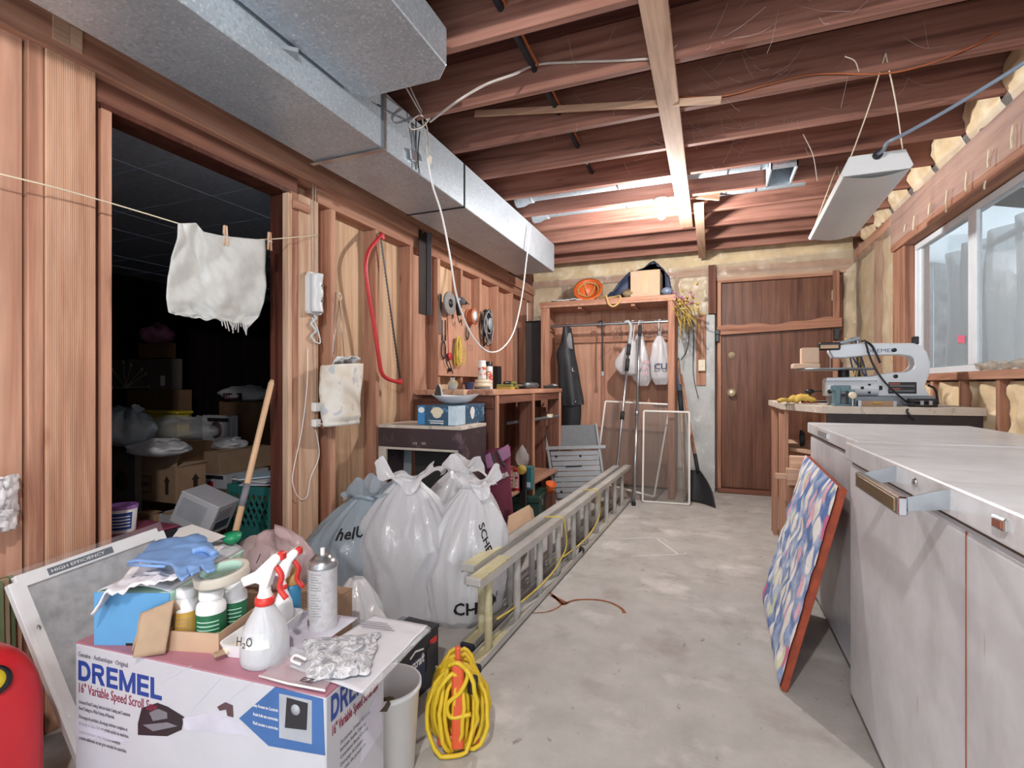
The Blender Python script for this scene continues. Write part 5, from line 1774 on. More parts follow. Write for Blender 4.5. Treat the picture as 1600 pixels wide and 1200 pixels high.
# workbench along the wall
wbn = thing('workbench', 'rough timber workbench along the left wall under the tool board', 'workbench', (0, 0, 0))
WZ = 1.088
for i, (x0, x1) in enumerate(((-1.998, -1.80), (-1.798, -1.60), (-1.598, -1.40))):
    MB().box(x0, x1, 3.17 + (.0 if i < 2 else .06), 4.97, WZ - .038, WZ).build('top_plank', ('fir_Y', 'pale_Y', 'fir_Y')[i], wbn, bevel=.003)
MB().box(-1.99, -1.42, 3.26, 3.29, WZ - .13, WZ - .038).build('end_rail', 'brown_X', wbn)
MB().box(-1.44, -1.41, 3.29, 4.95, WZ - .10, WZ - .038).build('front_rail', 'brown_Y', wbn)
for y in (3.29, 4.08, 4.90):
    MB().box(-1.53, -1.41, y, y + .03, 0, WZ - .10).build('leg', 'brown_Z', wbn, bevel=.003)
    MB().box(-1.412, -1.398, y - .005, y + .035, 0, WZ - .04).build('leg_face', 'fir_Z', wbn, bevel=.002)
    MB().box(-1.98, -1.88, y, y + .03, 0, WZ - .10).build('leg', 'brown_Z', wbn, bevel=.003)
for i in range(3):
    MB().box(-1.97 + i * .19, -1.79 + i * .19 + .008, 3.4, 4.88, .27, .29).build('shelf_plank', 'fir_Y', wbn, bevel=.002)
MB().box(-1.87, -1.54, 4.86, 4.88, .29, .9).build('end_board', 'brown_Z', wbn)
pnl = thing('black_sheet', 'scuffed black panel standing on the bench shelf against the wall', 'panel', (0, 0, 0))
MB().cbox((-1.90, 3.92, .63), (.02, .5, .66), (0, .05, 0)).build('sheet', 'charcoal_cloth', pnl)
MB().cbox((-1.87, 4.19, .62), (.03, .03, .64), (0, .05, 0)).build('edge_batten', 'pale_Z', pnl)

# on the bench
def can(name, label, cat, loc, r, h, body, cap, band=None, cap_r=None, grp=None):
    t = thing(name, label, cat, loc, group=grp)
    MB().lathe((0, 0, 0), [(r * .96, 0), (r, .004), (r, h * .80), (r * .96, h * .82), (r * .7, h * .85)], 20).build('body', body, t)
    cr = cap_r or r * .92
    MB().lathe((0, 0, h * .83), [(cr, 0), (cr, h * .16), (cr * .9, h * .17), (0, h * .17)], 20).build('cap', cap, t)
    if band:
        MB().lathe((0, 0, 0), [(r * 1.01, h * .2), (r * 1.01, h * .65)], 20, cap=False).build('label_band', band, t)
    return t


p = onY(754, 606, 3.75)
spn = thing('tape_stack', 'stack of off-white tape rolls on the workbench', 'tape', (p.x, 3.75, WZ))
for k, (rr_, hh_, mt) in enumerate(((.062, .022, 'grip_grey'), (.066, .03, 'ivory'), (.060, .03, 'ivory'))):
    z = sum((.022, .03, .03)[:k])
    MB().lathe((0, 0, z), [(rr_ * .6, 0), (rr_, 0), (rr_ + .002, .004), (rr_, hh_ - .002), (rr_ * .6, hh_ - .002)], 26).build('roll', mt, spn)
t = NT('red_yellow_print')
t.col(t.ramp(t.noise(t.coord(), 26, 2), [(0, 'D9D2CC'), (.46, 'D9D2CC'), (.5, 'C23A3C'), (.58, 'D9A23C'), (.62, 'EDE8E2')], 'CONSTANT'))
MATS['red_yellow_print'] = t.set(.45)
can('spray_can', 'white-capped spray can with red print standing on the tape rolls', 'spray can', (p.x - .005, 3.75, WZ + .083), .034, .15, 'white_paint', 'white_plastic', 'red_yellow_print', grp='spray cans on the workbench')
can('spray_can', 'black-capped spray can behind the white-capped one', 'spray can', (onY(762, 600, 3.88).x, 3.90, WZ), .034, .23, 'white_paint', 'black_plastic', 'red_yellow_print', grp='spray cans on the workbench')
bbx = thing('black_battery_box', 'small black box standing behind the spray cans', 'box', (0, 0, 0))
a, b = onY(770, 590, 4.05), onY(779, 572, 4.05)
MB().box(a.x, b.x, 4.05, 4.12, WZ, b.z).build('case', 'black_plastic', bbx, bevel=.004)
MB().box(a.x + .01, b.x - .01, 4.045, 4.05, WZ + .03, b.z - .04).build('label', 'dark_metal', bbx)
cg = thing('caulking_gun', 'long grey caulking gun lying along the bench edge', 'caulking gun', (-1.50, 4.40, WZ))
MB().lathe((0, -.25, .03), [(.0, 0), (.027, 0), (.027, .30), (.012, .32), (.006, .38), (0, .38)], 16, (0, 1, 0)).build('cartridge', 'drill_grey', cg)
MB().cyl((0, -.45, .03), (0, -.25, .03), .005, n=8).build('plunger_rod', 'steel', cg)
MB().cbox((-.03, -.27, .012), (.08, .03, .02)).build('trigger', 'black_plastic', cg, bevel=.004)
hs = thing('hand_tool_dark', 'black handled rasp lying across the back of the workbench', 'tool', (-1.62, 4.25, WZ), -.4)
MB().lathe((0, 0, .05), [(.006, -.16), (.016, -.15), (.02, -.08), (.013, -.01), (.01, 0)], 12, (0, 1, 0)).build('handle', 'black_plastic', hs)
MB().cbox((0, .1, .05), (.03, .22, .008)).build('blade', 'dark_metal', hs)
MB().cbox((0, -.02, .02), (.12, .3, .04)).build('tool_roll', 'dirty_khaki', hs, bevel=.012)
flat('olive', '8E8C46', .7, 0, .2)
gk = thing('green_putty_box', 'olive green flat box with a yellow edge on the bench', 'box', (-1.58, 3.95, WZ), .1)
MB().box(-.06, .06, -.13, .13, 0, .04).build('case', 'olive', gk, bevel=.004)
MB().box(-.06, .065, -.132, -.02, .0, .018).build('yellow_edge', 'straw', gk)
MB().cbox((.04, .03, .052), (.05, .15, .022), (0, 0, .3)).build('knife_handle', 'olive', gk, bevel=.005)
au = thing('auger_bit', 'long spiral auger bit sticking out over the bench end', 'drill bit', (-1.47, 4.93, WZ + .035))
m = MB()
m.tube([(.012 * math.cos(k * .9), .004 * k - .08, .012 * math.sin(k * .9)) for k in range(40)], .005, 5)
m.build('spiral', 'steel', au)
MB().cyl((0, -.2, 0), (0, .07, 0), .006, n=8).build('shank', 'steel', au)
MB().cbox((0, -.16, -.02), (.09, .12, .03)).build('bit_case', 'charcoal_cloth', au, bevel=.004)
for i, (x, y, mt, lb_) in enumerate(((-1.78, 3.35, 'straw', 'ball of yellow twine on the near corner of the workbench'), (-1.72, 3.50, 'ink_blue', 'small blue pot beside the tape rolls'))):
    tt = thing('twine_ball' if i == 0 else 'blue_pot', lb_, 'twine' if i == 0 else 'pot', (x, y, WZ))
    if i == 0:
        m = MB()
        for k in range(8):
            m.tube([Vector((.035 * math.cos(t) * math.cos(k), .035 * math.cos(t) * math.sin(k), .037 + .032 * math.sin(t))) for t in [2 * PI * j / 14 for j in range(14)]], .005, 5, True)
        m.build('twine', mt, tt)
    else:
        MB().lathe((0, 0, 0), [(.03, 0), (.036, .05), (.036, .055), (.031, .052), (.0, .012)], 18).build('pot', mt, tt)
        MB().lathe((0, 0, .05), [(.0, 0), (.03, 0), (0, .004)], 14).build('paint', 'pale_blue', tt)

# under the bench
ab = thing('maroon_bag', 'maroon and pink shopping bag with white lettering standing beside the dark desk', 'bag', (0, 0, 0))
flat('maroon', '7A2F48', .7, 0, .15)
flat('mauve', 'B0789E', .6, 0, .15)
SZ = .29
yb = 3.16
g = [onY(751, 862, yb), onY(803, 862, yb), onY(797, 697, yb + .02), onY(762, 709, yb)]


def mb_(u, v):
    a = 2 * PI * u
    L = g[0] * (1 - v) + (g[3] + Vector((-.03, 0, .02))) * v
    Rr = g[1] * (1 - v) + g[2] * v
    c, h = (L + Rr) / 2, (Rr - L) / 2
    p = c + h * math.cos(a) * (1 + .05 * math.sin(4 * a + 6 * v)) + Vector((0, .07 * math.sin(a) * (1 - .5 * v), 0))
    p.z = max(p.z, .002)
    return p


MB().grid(mb_, 30, 16, True, True).build('bag_body', 'maroon', ab)
for (qa, qb, qc, qd) in (((757, 712), (768, 706), (773, 728), (762, 732)), ((778, 704), (794, 694), (798, 712), (784, 722))):
    m = MB()
    m.add([onY(*q_, yb - .085) for q_ in (qa, qb, qc, qd)], [(0, 1, 2, 3)])
    m.build('pink_panel', 'mauve', ab, thick=.006)
for pp in ([(768, 706), (773, 722), (781, 732)], [(776, 704), (784, 722), (790, 728)]):
    MB().tube(spline([onY(x, y, yb - .09) for x, y in pp], 5), .009, 6).build('strap', 'charcoal_cloth', ab)
p0_, p1_ = onY(766, 757, yb - .085), onY(794, 744, yb - .085)
text('@Home', 'white_paint', ab, p0_, p1_ - p0_, (0, 0, 1), .065, .15, bold=.015)
yl = thing('yellow_tape_measure', 'round yellow tape measure under the bench', 'tape measure', (0, 0, 0))
q = onY(815, 734, 3.72)
MB().lathe(q + Vector((0, .02, 0)), [(.0, 0), (.032, 0), (.036, .006), (.036, .03), (0, .032)], 22, (0, -1, 0)).build('case', 'straw', yl)
MB().cbox(q + Vector((.0, .035, -.16)), (.05, .03, .28)).build('post_hook', 'black_plastic', yl)
rs = thing('red_canister', 'red and white printed canister on the bench shelf', 'canister', (0, 0, 0))
a, b = onY(801, 765, 3.74), onY(817, 731, 3.74)
flat('label_red', 'C8283C', .5)
MB().box(a.x, b.x, 3.74, 3.80, SZ, SZ + .17).build('canister', 'label_red', rs, bevel=.004)
MB().box(a.x + .004, a.x + .05, 3.738, 3.74, SZ + .02, SZ + .145).build('white_panel', 'white_paint', rs)
for i, ch_ in enumerate('SOIL'):
    text(ch_, 'label_red', rs, (a.x + .045, 3.738, SZ + .03 + i * .03), (0, 0, 1), (-1, 0, 0), .035, .022)
tl_ = thing('teal_carton', 'teal carton beside the red canister', 'box', (0, 0, 0))
a2, b2_ = onY(818, 765, 3.80), onY(830, 728, 3.80)
flat('teal_print', '2F6F72', .5, 0, .1)
MB().box(a2.x, b2_.x, 3.80, 3.88, SZ, SZ + .18).build('carton', 'teal_print', tl_, bevel=.003)
MB().box(a2.x + .01, b2_.x - .005, 3.798, 3.80, SZ + .02, SZ + .06).build('label', 'pale_blue', tl_)
pg2 = thing('clear_bag_scrap', 'crumpled clear plastic bag above the red canister', 'bag', (0, 0, 0))
q = onY(812, 716, 3.86)
m = MB().grid(lambda u, v: Vector((q.x + (.07 * math.cos(2 * PI * u)) * math.sin(PI * (.15 + .8 * v)) * (1 - .5 * v) * (1 + .25 * nz((u * 6, v * 5, 0), 2)), 3.92 + .05 * math.sin(2 * PI * u) * math.sin(PI * (.15 + .8 * v)), SZ + .17 + .17 * v)), 26, 14, True, True)
m.build('bag', 'clear_wrap', pg2)
bd2 = thing('bucket_tool_pipe', 'grey pipe clamp lying across the bench struts', 'clamp', (0, 0, 0))
q = onY(830, 659, 4.3)
MB().cyl((-1.60, 3.95, .80), (-1.38, 4.75, .82), .014, n=10).build('pipe', 'drill_grey', bd2)
MB().cbox((-1.42, 4.62, .83), (.05, .12, .03), (0, 0, .2)).build('jaw', 'ivory', bd2, bevel=.004)
MB().cyl((-1.49, 4.35, .68), (-1.49, 4.35, .82), .01, n=8).build('clamp_screw', 'dark_metal', bd2)
gp = thing('green_pipe', 'dark green pipe standing behind the bench leg', 'pipe', (0, 0, 0))
flat('dark_green', '1F3D36', .5, 0, .15)
MB().cyl((-1.50, 4.22, .295), (-1.50, 4.22, .80), .022, n=12).build('tube', 'dark_green', gp)
MB().lathe((-1.50, 4.22, .80), [(.024, -.02), (.024, .004), (0, .005)], 12).build('end_cap', 'black_plastic', gp)
og = thing('orange_pot', 'orange plastic scoop by the bench leg', 'scoop', (-1.33, 4.32, 0))
MB().lathe((0, 0, .18), [(.03, 0), (.045, .06), (.05, .08), (.045, .078), (.026, .006), (0, .004)], 18, (.3, -.3, 1)).build('scoop', 'hat_orange', og)
MB().cbox((0, 0, .09), (.09, .09, .18)).build('wood_block', 'brown_Z', og)
tbx = thing('green_toolbox', 'dark green metal toolbox on the floor behind the ladder', 'toolbox', (0, 0, 0), 0)
c0 = Vector((-1.33, 4.03, 0))
tbx.location = c0
tbx.rotation_euler = (0, 0, .1)
flat('toolbox_green', '2A4A43', .4, .2, .12)
MB().box(-.27, 0, 0, .42, 0, .13).build('body', 'toolbox_green', tbx, bevel=.006)
MB().box(-.275, .005, -.005, .425, .132, .185).build('lid', 'toolbox_green', tbx, bevel=.008)
MB().tube(spline([(-.13, .12, .185), (-.13, .13, .215), (-.13, .29, .215), (-.13, .30, .185)], 5), .007, 8).build('handle', 'black_plastic', tbx)
for y in (.1, .32):
    MB().box(.0, .008, y - .015, y + .015, .10, .15).build('latch', 'steel', tbx, bevel=.002)
fcb = thing('cardboard_scrap', 'bent piece of tan cardboard behind the ladder', 'cardboard', (0, 0, 0))
q = [onZ(790, 850, .0), onY(832, 832, 3.2), onY(826, 788, 3.3), onY(796, 800, 3.25)]
m = MB().add([onX(788, 860, -1.0), onX(834, 838, -1.0), onX(826, 789, -1.07), onX(795, 806, -1.07)], [(0, 1, 2, 3)])
m.build('sheet', 'cardboard_light', fcb, thick=.006)
m = MB().add([onX(826, 789, -1.07), onX(834, 838, -1.0), onX(838, 830, -1.09), onX(832, 796, -1.13)], [(0, 1, 2, 3)])
m.build('folded_edge', 'cardboard_light', fcb, thick=.006)

# ------------------------------------------------------------------ ladder lying on its edge
ld = thing('extension_ladder', 'long aluminium extension ladder lying on its edge on the floor', 'ladder', (0, 0, 0))
blotch('ladder_alu', 'C2C0BC', [('D3CCB0', 9, .6, .72, (1, .4, 1)), ('A3A09B', 7, .5, .7, (1, .3, 1)), ('86827A', 26, .66, .74, (1, 1, 1))], .45, .15, .1)
blotch('ladder_paint', 'C9C19A', [('E0DAB8', 9, .5, .7, (1, .4, 1)), ('7C7868', 20, .62, .72, (1, 1, 1))], .6, .1, .1)
flat('rubber_foot', '28303C', .7)


def section_ladder(p0, p1, sub):
    d = (p1 - p0).normalized()
    L = (p1 - p0).length
    Zv = Vector((0, 0, 1))
    for z, nm in ((.0, 'lower_rail'), (.335, 'upper_rail')):
        a, b = p0 + Zv * (z + .015), p1 + Zv * (z + .015)
        s = d.cross(Zv)
        m = MB()
        # C channel: web plus two flanges
        m.beam(a, b, .062, .006)
        o = .012 if z == 0 else -.012
        m.beam(a + s * .029 + Zv * o, b + s * .029 + Zv * o, .005, .03)
        m.beam(a - s * .029 + Zv * o, b - s * .029 + Zv * o, .005, .03)
        m.build(nm, 'ladder_alu', ld, bevel=.001)
        m = MB().beam(a + Zv * .004, a + d * .30 + Zv * .004, .058, .010)
        m.build('painted_end', 'ladder_paint', ld)
        m = MB().beam(a - d * .012, a + d * .006, .066, .034)
        m.build('end_cap', 'rubber_foot' if z == 0 else 'ladder_alu', ld, bevel=.005)
    n = int((L - .2) / .305)
    for i in range(n + 1):
        c = p0 + d * (.13 + i * .305)
        MB().cyl(c + Zv * .018, c + Zv * .347, .017, n=12).build('rung', 'ladder_paint' if i == 0 else 'ladder_alu', ld)


section_ladder(Vector((-.865, 1.80, 0)), Vector((-.742, 4.96, 0)), 0)
section_ladder(Vector((-.955, 1.93, 0)), Vector((-.835, 4.90, 0)), 1)
m = MB()
for k, y in ((0, 3.55), (1, 2.75)):
    q = Vector((-.79 - .03 * k, y, .2))
    m.tube(spline([q + Vector((-.05, -.02, .178)), q + Vector((.045, .0, .178)), q + Vector((.05, .05, .10)), q + Vector((.045, .08, -.02)), q + Vector((.02, -.15, -.1)), q + Vector((-.03, -.5, -.12)), q + Vector((-.03, -.75, -.08))], 6), .0045, 6)
m.build('yellow_cord', 'rope_yellow', ld)
MB().cbox((-.79, 3.28, .035), (.03, .06, .03), (0, .5, .3)).build('rung_lock', 'dark_metal', ld, bevel=.004)

# ------------------------------------------------------------------ stuffed plastic bags
film('sack_white', 'EDEEF2', .10, .14, .42)
film('sack_blue', 'B9C7D2', .08, .16, .42)
flat('print_black', '16171A', .6)


def sack(label, c, rx, ry, h, lean, seed, mat='sack_white', neck=.78, ruff=.12):
    t = thing('plastic_sack', label, 'bag', (0, 0, 0), group='stuffed plastic bags on the floor')
    c = Vector(c)
    lean = Vector(lean)

    def fn(u, v, off=0.):
        a = 2 * PI * u
        if v < neck:
            k = v / neck
            prof = (.84 + .20 * math.sin(PI * min(1, k * .95 + .1)) ** .8) * (1 - .74 * max(0, (k - .5) / .5) ** 2.4)
            if k < .07:
                prof *= .8 + .2 * k / .07
        else:
            w = (v - neck) / (1 - neck)
            prof = .27 + .34 * w ** .7
        kk = v / neck
        f = 1 + (.015 + .07 * max(0, kk - .45)) * math.sin(9 * a + seed + 1.5 * math.sin(3 * v + seed)) + (.012 + .05 * max(0, kk - .5)) * math.sin(17 * a + seed * 2)
        P = Vector((math.cos(a), math.sin(a), 0))
        f += .17 * nz((P.x * 1.2, P.y * 1.2, v * 2 + seed), 1.2) + .025 * nz((P.x * 3, P.y * 3, v * 4 + seed), 1.4)
        for sc_k, am in ((1.3, .09), (2.4, .06)):
            rid = 1 - abs(nz((P.x * sc_k + .8 * v, P.y * sc_k - .5 * v, v * .75 * sc_k - seed), 1.5))
            f += am * (rid ** 6 - .3)
        z = h * v
        if v > neck:
            w = (v - neck) / (1 - neck)
            z = h * (neck + (v - neck) * (.75 - .55 * math.sin(2 * a + seed) - .35 * math.sin(5 * a) - .5 * w))
        sh = lean * (v ** 1.6)
        return c + Vector((rx * prof * f * math.cos(a) + P.x * off, ry * prof * f * math.sin(a) + P.y * off, z)) + sh
    MB().grid(lambda u, v: fn(u, v), 110, 80, True, True).build('sack_body', mat, t)
    # knotted collar
    k = fn(0, neck) + (fn(.5, neck) - fn(0, neck)) / 2
    MB().tube([k + Vector((rx * .27 * math.cos(a), ry * .27 * math.sin(a), .008 * math.sin(3 * a))) for a in [2 * PI * i / 18 for i in range(18)]], .014, 8, True).build('knot', mat, t)
    t_fn = fn
    return t, t_fn


def wrap_text(body, fn, parent, u0, v0, su, sv, size, rot=0., bold=.02):
    o = text(body, 'print_black', parent, (0, 0, 0), (1, 0, 0), (0, 1, 0), size, bold=bold, name='printed_lettering')
    cr, sr = math.cos(rot), math.sin(rot)
    bm = bmesh.new()
    bm.from_mesh(o.data)
    bmesh.ops.subdivide_edges(bm, edges=[e for e in bm.edges if e.calc_length() > size * .12], cuts=2, use_grid_fill=False)
    bmesh.ops.triangulate(bm, faces=bm.faces)
    for v in bm.verts:
        x, y = v.co.x * cr - v.co.y * sr, v.co.x * sr + v.co.y * cr
        v.co = fn(u0 + x * su, min(.99, max(0.01, v0 + y * sv)), .006 + v.co.z)
    bm.to_mesh(o.data)
    bm.free()
    return o


s1, f1 = sack('blue-grey stuffed plastic bag, leftmost by the door post', (-1.70, 2.10, 0), .25, .20, .66, (.10, .04, 0), 1.3, 'sack_blue', .85)
s2, f2 = sack('tall white stuffed plastic bag in the middle of the heap', (-1.385, 2.13, 0), .245, .20, .75, (-.03, .05, 0), 4.1, 'sack_white', .87)
s3, f3 = sack('white stuffed plastic bag half hidden at the back of the heap', (-1.33, 2.50, 0), .24, .16, .74, (.04, .03, 0), 7.7, 'sack_white', .88)
s4, f4 = sack('white stuffed plastic bag with black letters beside the ladder', (-1.135, 2.22, 0), .195, .20, .71, (.05, .07, 0), 9.2, 'sack_white', .88)
wrap_text('CHELM', f4, s4, -.20, .12, .75, 1.5, .075, .08)
wrap_text('SCHEL', f4, s4, -.13, .66, .8, 1.6, .05, -1.2, .015)
wrap_text('helU', f1, s1, -.235, .60, .7, 1.4, .07, .12)
s5 = thing('empty_bag', 'low translucent plastic bag slumped behind the spray can', 'bag', (0, 0, 0))
q = Vector((-1.12, 1.62, .2))


def slump(u, v):
    a = 2 * PI * u
    k = 1 + .14 * math.sin(5 * a + 2 * v) + .18 * nz((math.cos(a) * 2, math.sin(a) * 2, v * 3), 1.5)
    r = math.sin(PI * (.34 + .62 * v)) ** .8
    return Vector((-1.265 + .135 * math.cos(a) * r * k, 1.60 + .11 * math.sin(a) * r * k, .01 + .37 * v))


MB().grid(slump, 54, 30, True, True).build('bag_body', 'sack_white', s5)

# ================================================================== FOREGROUND: the saw carton and everything on and round it
BZ = .44
BW, BD = .786, .236
ROT = math.radians(3.95)
sb = thing('scroll_saw_carton', 'printed white carton of a scroll saw with a pink top in front', 'box', (-1.567, .831, 0), ROT)
flat('carton_white', 'C2C3CA', .5, 0, .05, 5)
flat('carton_pink', 'B98090', .55, 0, .12, 5)
flat('dremel_blue', '24428E', .5, 0, .05)
flat('print_maroon', '8A2A44', .5, 0, .05)
flat('print_grey', '7C7A82', .6)
flat('print_blue_panel', '3F6AA6', .5, 0, .1, 8)
flat('photo_dark', '2A2A30', .4)
flat('photo_grey', 'AEB3BC', .4)
flat('photo_brown', '5A4448', .4)
flat('photo_lilac', 'CFCEDC', .5)
MB().box(0, BW, 0, BD, 0, BZ - .004).build('carton_walls', 'carton_white', sb, bevel=.003)
MB().box(.001, BW - .001, .001, BD - .001, BZ - .004, BZ).build('carton_top', 'carton_pink', sb)
CO = Vector((-1.567, .831, 0))
DF = Vector((math.cos(ROT), math.sin(ROT), 0))
DS = Vector((-math.sin(ROT), math.cos(ROT), 0))


def loc_front(px, py):
    """where a picture point falls on the carton's front, in the carton's own width and height"""
    r = _ray(px, py)
    n = DS
    k = (CO - Vector((0, 0, EYE))).dot(n) / r.dot(n)
    p = Vector((0, 0, EYE)) + r * k - CO
    return p.dot(DF), p.z


def loc_side(px, py):
    r = _ray(px, py)
    P0 = CO + DF * BW
    k = (P0 - Vector((0, 0, EYE))).dot(DF) / r.dot(DF)
    p = Vector((0, 0, EYE)) + r * k - P0
    return p.dot(DS), p.z


def ftext(body, mat, a, b, size, **kw):
    (x0, z0), (x1, z1) = loc_front(*a), loc_front(*b)
    return text(body, mat, sb, (x0, -.0005, z0), (x1 - x0, 0, 0), (0, 0, 1), size, abs(x1 - x0), **kw)


x0, z0 = loc_front(123, 1064)
x1, z1 = loc_front(255, 1078)
kx = {}


def block_word(word, mat, parent, org, right, up, width, height):
    """heavy sans capitals, each letter a solid of its own"""
    s = .24
    def ring(x0, x1, y0, y1, t):
        P = []
        for x_, y_, r_ in ((x0, x1, 0), (x0 + t, x1 - t, t)):
            a_, b_ = y0 + r_, y1 - r_
            xr_ = x1 - r_
            rad = (b_ - a_) / 2
            L_ = [(x_ if r_ else x0, a_)] + [(xr_ - rad + rad * math.sin(PI * k / 10), (a_ + b_) / 2 - rad * math.cos(PI * k / 10)) for k in range(11)] + [(x_ if r_ else x0, b_)]
            P.append(L_)
        return [[P[0][k], P[0][k + 1], P[1][k + 1], P[1][k]] for k in range(12)] + [[P[0][12], P[0][0], P[1][0], P[1][12]]]
    G = {'D': ring(0, .92, 0, 1, .22),
         'R': ring(0, .88, .42, 1, .19) + [[(0, 0), (s, 0), (s, .5), (0, .5)], [(.38, .45), (.62, .5), (.95, 0), (.66, 0)]],
         'E': [[(0, 0), (s, 0), (s, 1), (0, 1)]] + [[(s, y), (.80 - (.04 if y == .41 else 0), y), (.80 - (.04 if y == .41 else 0), y + .19), (s, y + .19)] for y in (0, .41, .81)],
         'M': [[(0, 0), (.22, 0), (.22, 1), (0, 1)], [(.92, 0), (1.14, 0), (1.14, 1), (.92, 1)], [(.22, 1), (.22, .62), (.46, 0), (.57, .28)], [(.92, 1), (.57, .28), (.68, 0), (.92, .62)], [(.46, 0), (.68, 0), (.57, .28)]],
         'L': [[(0, 0), (s, 0), (s, 1), (0, 1)], [(s, 0), (.76, 0), (.76, .2), (s, .2)]]}
    W_ = {'D': .92, 'R': .95, 'E': .8, 'M': 1.14, 'L': .76}
    tot = sum(W_[c] for c in word) + .13 * (len(word) - 1)
    right, up = Vector(right).normalized(), Vector(up).normalized()
    nrm = right.cross(up)
    x = 0.
    for c in word:
        m = MB()
        for q_ in G[c]:
            n_ = len(q_)
            vs = [Vector(org) + right * ((x + a) * width / tot) + up * (b * height) + nrm * o for o in (0, .0009) for a, b in q_]
            m.add(vs, [tuple(range(n_)), tuple(range(n_, 2 * n_))] + [(i, (i + 1) % n_, n_ + (i + 1) % n_, n_ + i) for i in range(n_)])
        m.build('letter', mat, parent)
        x += W_[c] + .13


(xa_, za_), (xb_, zb4) = loc_front(123, 1062), loc_front(253, 1078)
block_word('DREMEL', 'dremel_blue', sb, (xa_, -.0002, za_), (1, 0, 0), (0, 0, 1), xb_ - xa_, .052)
ftext('16" Variable Speed Scroll Saw', 'print_maroon', (124, 1081), (246, 1091), .036, bold=.003)
ftext('Genuine \u00b7 Authentique \u00b7 Original', 'print_grey', (123, 1025), (200, 1035), .018)
for i, s in enumerate(('Accurate Detail Cutting, Intricate Inside Cutting and Consistent', 'Bevel Cutting in a Wide Variety of Materials.', 'Découpage de précision, découpage intérieur complexe et', 'découpage en biseau dans une grande variété de matériaux.', 'Cortes de precisión, cortes interiores complejos', 'y biseles uniformes en una gran variedad de materiales.')):
    xa, za = loc_front(124, 1090)
    text(s, 'print_grey', sb, (xa, -.0005, za - .014 - i * .0165 - (i // 2) * .006), (1, 0, 0), (0, 0, 1), .0135, (.185, .13, .175, .18, .15, .172)[i], name='small_print')


def decal(name, pts, mat, y=-.0011):
    P = [loc_front(*p) for p in pts]
    return MB().prism(P, y, -.0001, MX).build(name, mat, sb)


decal('blue_panel', [(374, 1122), (430, 1073), (505, 1092), (508, 1180), (420, 1165)], 'print_blue_panel')
decal('lilac_print', [(118, 1122), (150, 1134), (200, 1160), (118, 1150)], 'photo_lilac')
decal('lilac_print', [(285, 1122), (330, 1112), (372, 1128), (392, 1150), (290, 1140)], 'photo_lilac')
decal('saw_photo', [(216, 1130), (222, 1106), (246, 1098), (262, 1104), (288, 1120), (284, 1140), (262, 1150), (216, 1148)], 'photo_dark')
decal('saw_photo_plate', [(234, 1113), (248, 1107), (262, 1113), (262, 1122), (240, 1126)], 'print_grey', -.0016)
decal('saw_photo_plate', [(224, 1132), (262, 1128), (278, 1134), (240, 1142)], 'print_grey', -.0016)
decal('clamp_photo', [(340, 1104), (352, 1097), (364, 1102), (365, 1120), (356, 1118), (354, 1108), (344, 1110)], 'photo_brown', -.0017)
decal('panel_photo', [(437, 1083), (488, 1094), (488, 1162), (437, 1152)], 'photo_grey', -.0017)
decal('panel_photo_dark', [(449, 1089), (482, 1098), (480, 1140), (446, 1136)], 'photo_dark', -.0022)
xq, zq = loc_front(463, 1108)
MB().lathe((xq, -.0022, zq), [(0, 0), (.012, 0), (.012, .001), (0, .001)], 20, (0, -1, 0)).build('dial_print', 'photo_grey', sb)
for i, s in enumerate(('Easy Access to Controls', 'Accès facile aux commandes', 'Fácil acceso a controles')):
    xa, za = loc_front(435, 1112 + i * 10)
    text(s, 'white_paint', sb, (xa, -.0012, za - i * .006), (1, 0, 0), (0, 0, 1), .010, .07, align='RIGHT', name='small_print')
for (a, b) in (((255, 1065), (300, 1040)), ((300, 1110), (345, 1060)), ((335, 1110), (395, 1065))):
    P, Q = loc_front(*a), loc_front(*b)
    MB().beam((P[0], -.0006, P[1]), (Q[0], -.0006, Q[1]), .0012, .0006, (0, 1, 0)).build('print_line', 'photo_lilac', sb)


def side_text(body, mat, a, size, w, **kw):
    yy, z = loc_side(*a)
    return text(body, mat, sb, (BW + .0005, yy, z), (0, 1, 0), (0, 0, 1), size, w, **kw)


yy_, zz_ = loc_side(517, 1128)
block_word('DREMEL', 'dremel_blue', sb, (BW + .0002, yy_, zz_), (0, 1, 0), (0, 0, 1), .19, .056)
side_text('16" Variable Speed Scroll Saw', 'print_maroon', (519, 1150), .034, .185, bold=.006)
for i in range(5):
    yy, z = loc_side(527, 1160)
    text(('Accurate Detail Cutting', 'Intricate Inside Cutting', 'Consistent Bevel Cutting', 'Découpage de précision', 'Cortes de precisión')[i], 'print_grey', sb, (BW + .0005, yy + .01, z - .012 - i * .017), (0, 1, 0), (0, 0, 1), .013, (.12, .10, .11, .09, .1)[i], name='small_print')
pts = [loc_side(*p) for p in ((592, 1112), (600, 1104), (607, 1092), (610, 1100), (604, 1112))]
MB().prism(pts, BW + .0002, BW + .0012, YZ).build('saw_photo', 'photo_dark', sb)
pts = [(.135, .30), (.215, .335), (.228, .22), (.13, .20)]
MB().prism(pts, BW + .0002, BW + .001, YZ).build('lilac_print', 'photo_lilac', sb)

# a second plain carton just behind carries the rear half of the clutter
rc_ = thing('plain_carton', 'plain brown carton close behind the printed saw carton', 'box', (-1.60, 1.10, 0), ROT)
MB().box(0, .50, 0, .26, 0, BZ - .006).build('carton_body', 'cardboard', rc_, bevel=.004)
for s in (0, 1):
    MB().box(.001, .499, .001 + s * .13, .129 + s * .13, BZ - .006, BZ - .001).build('flap', 'cardboard', rc_)

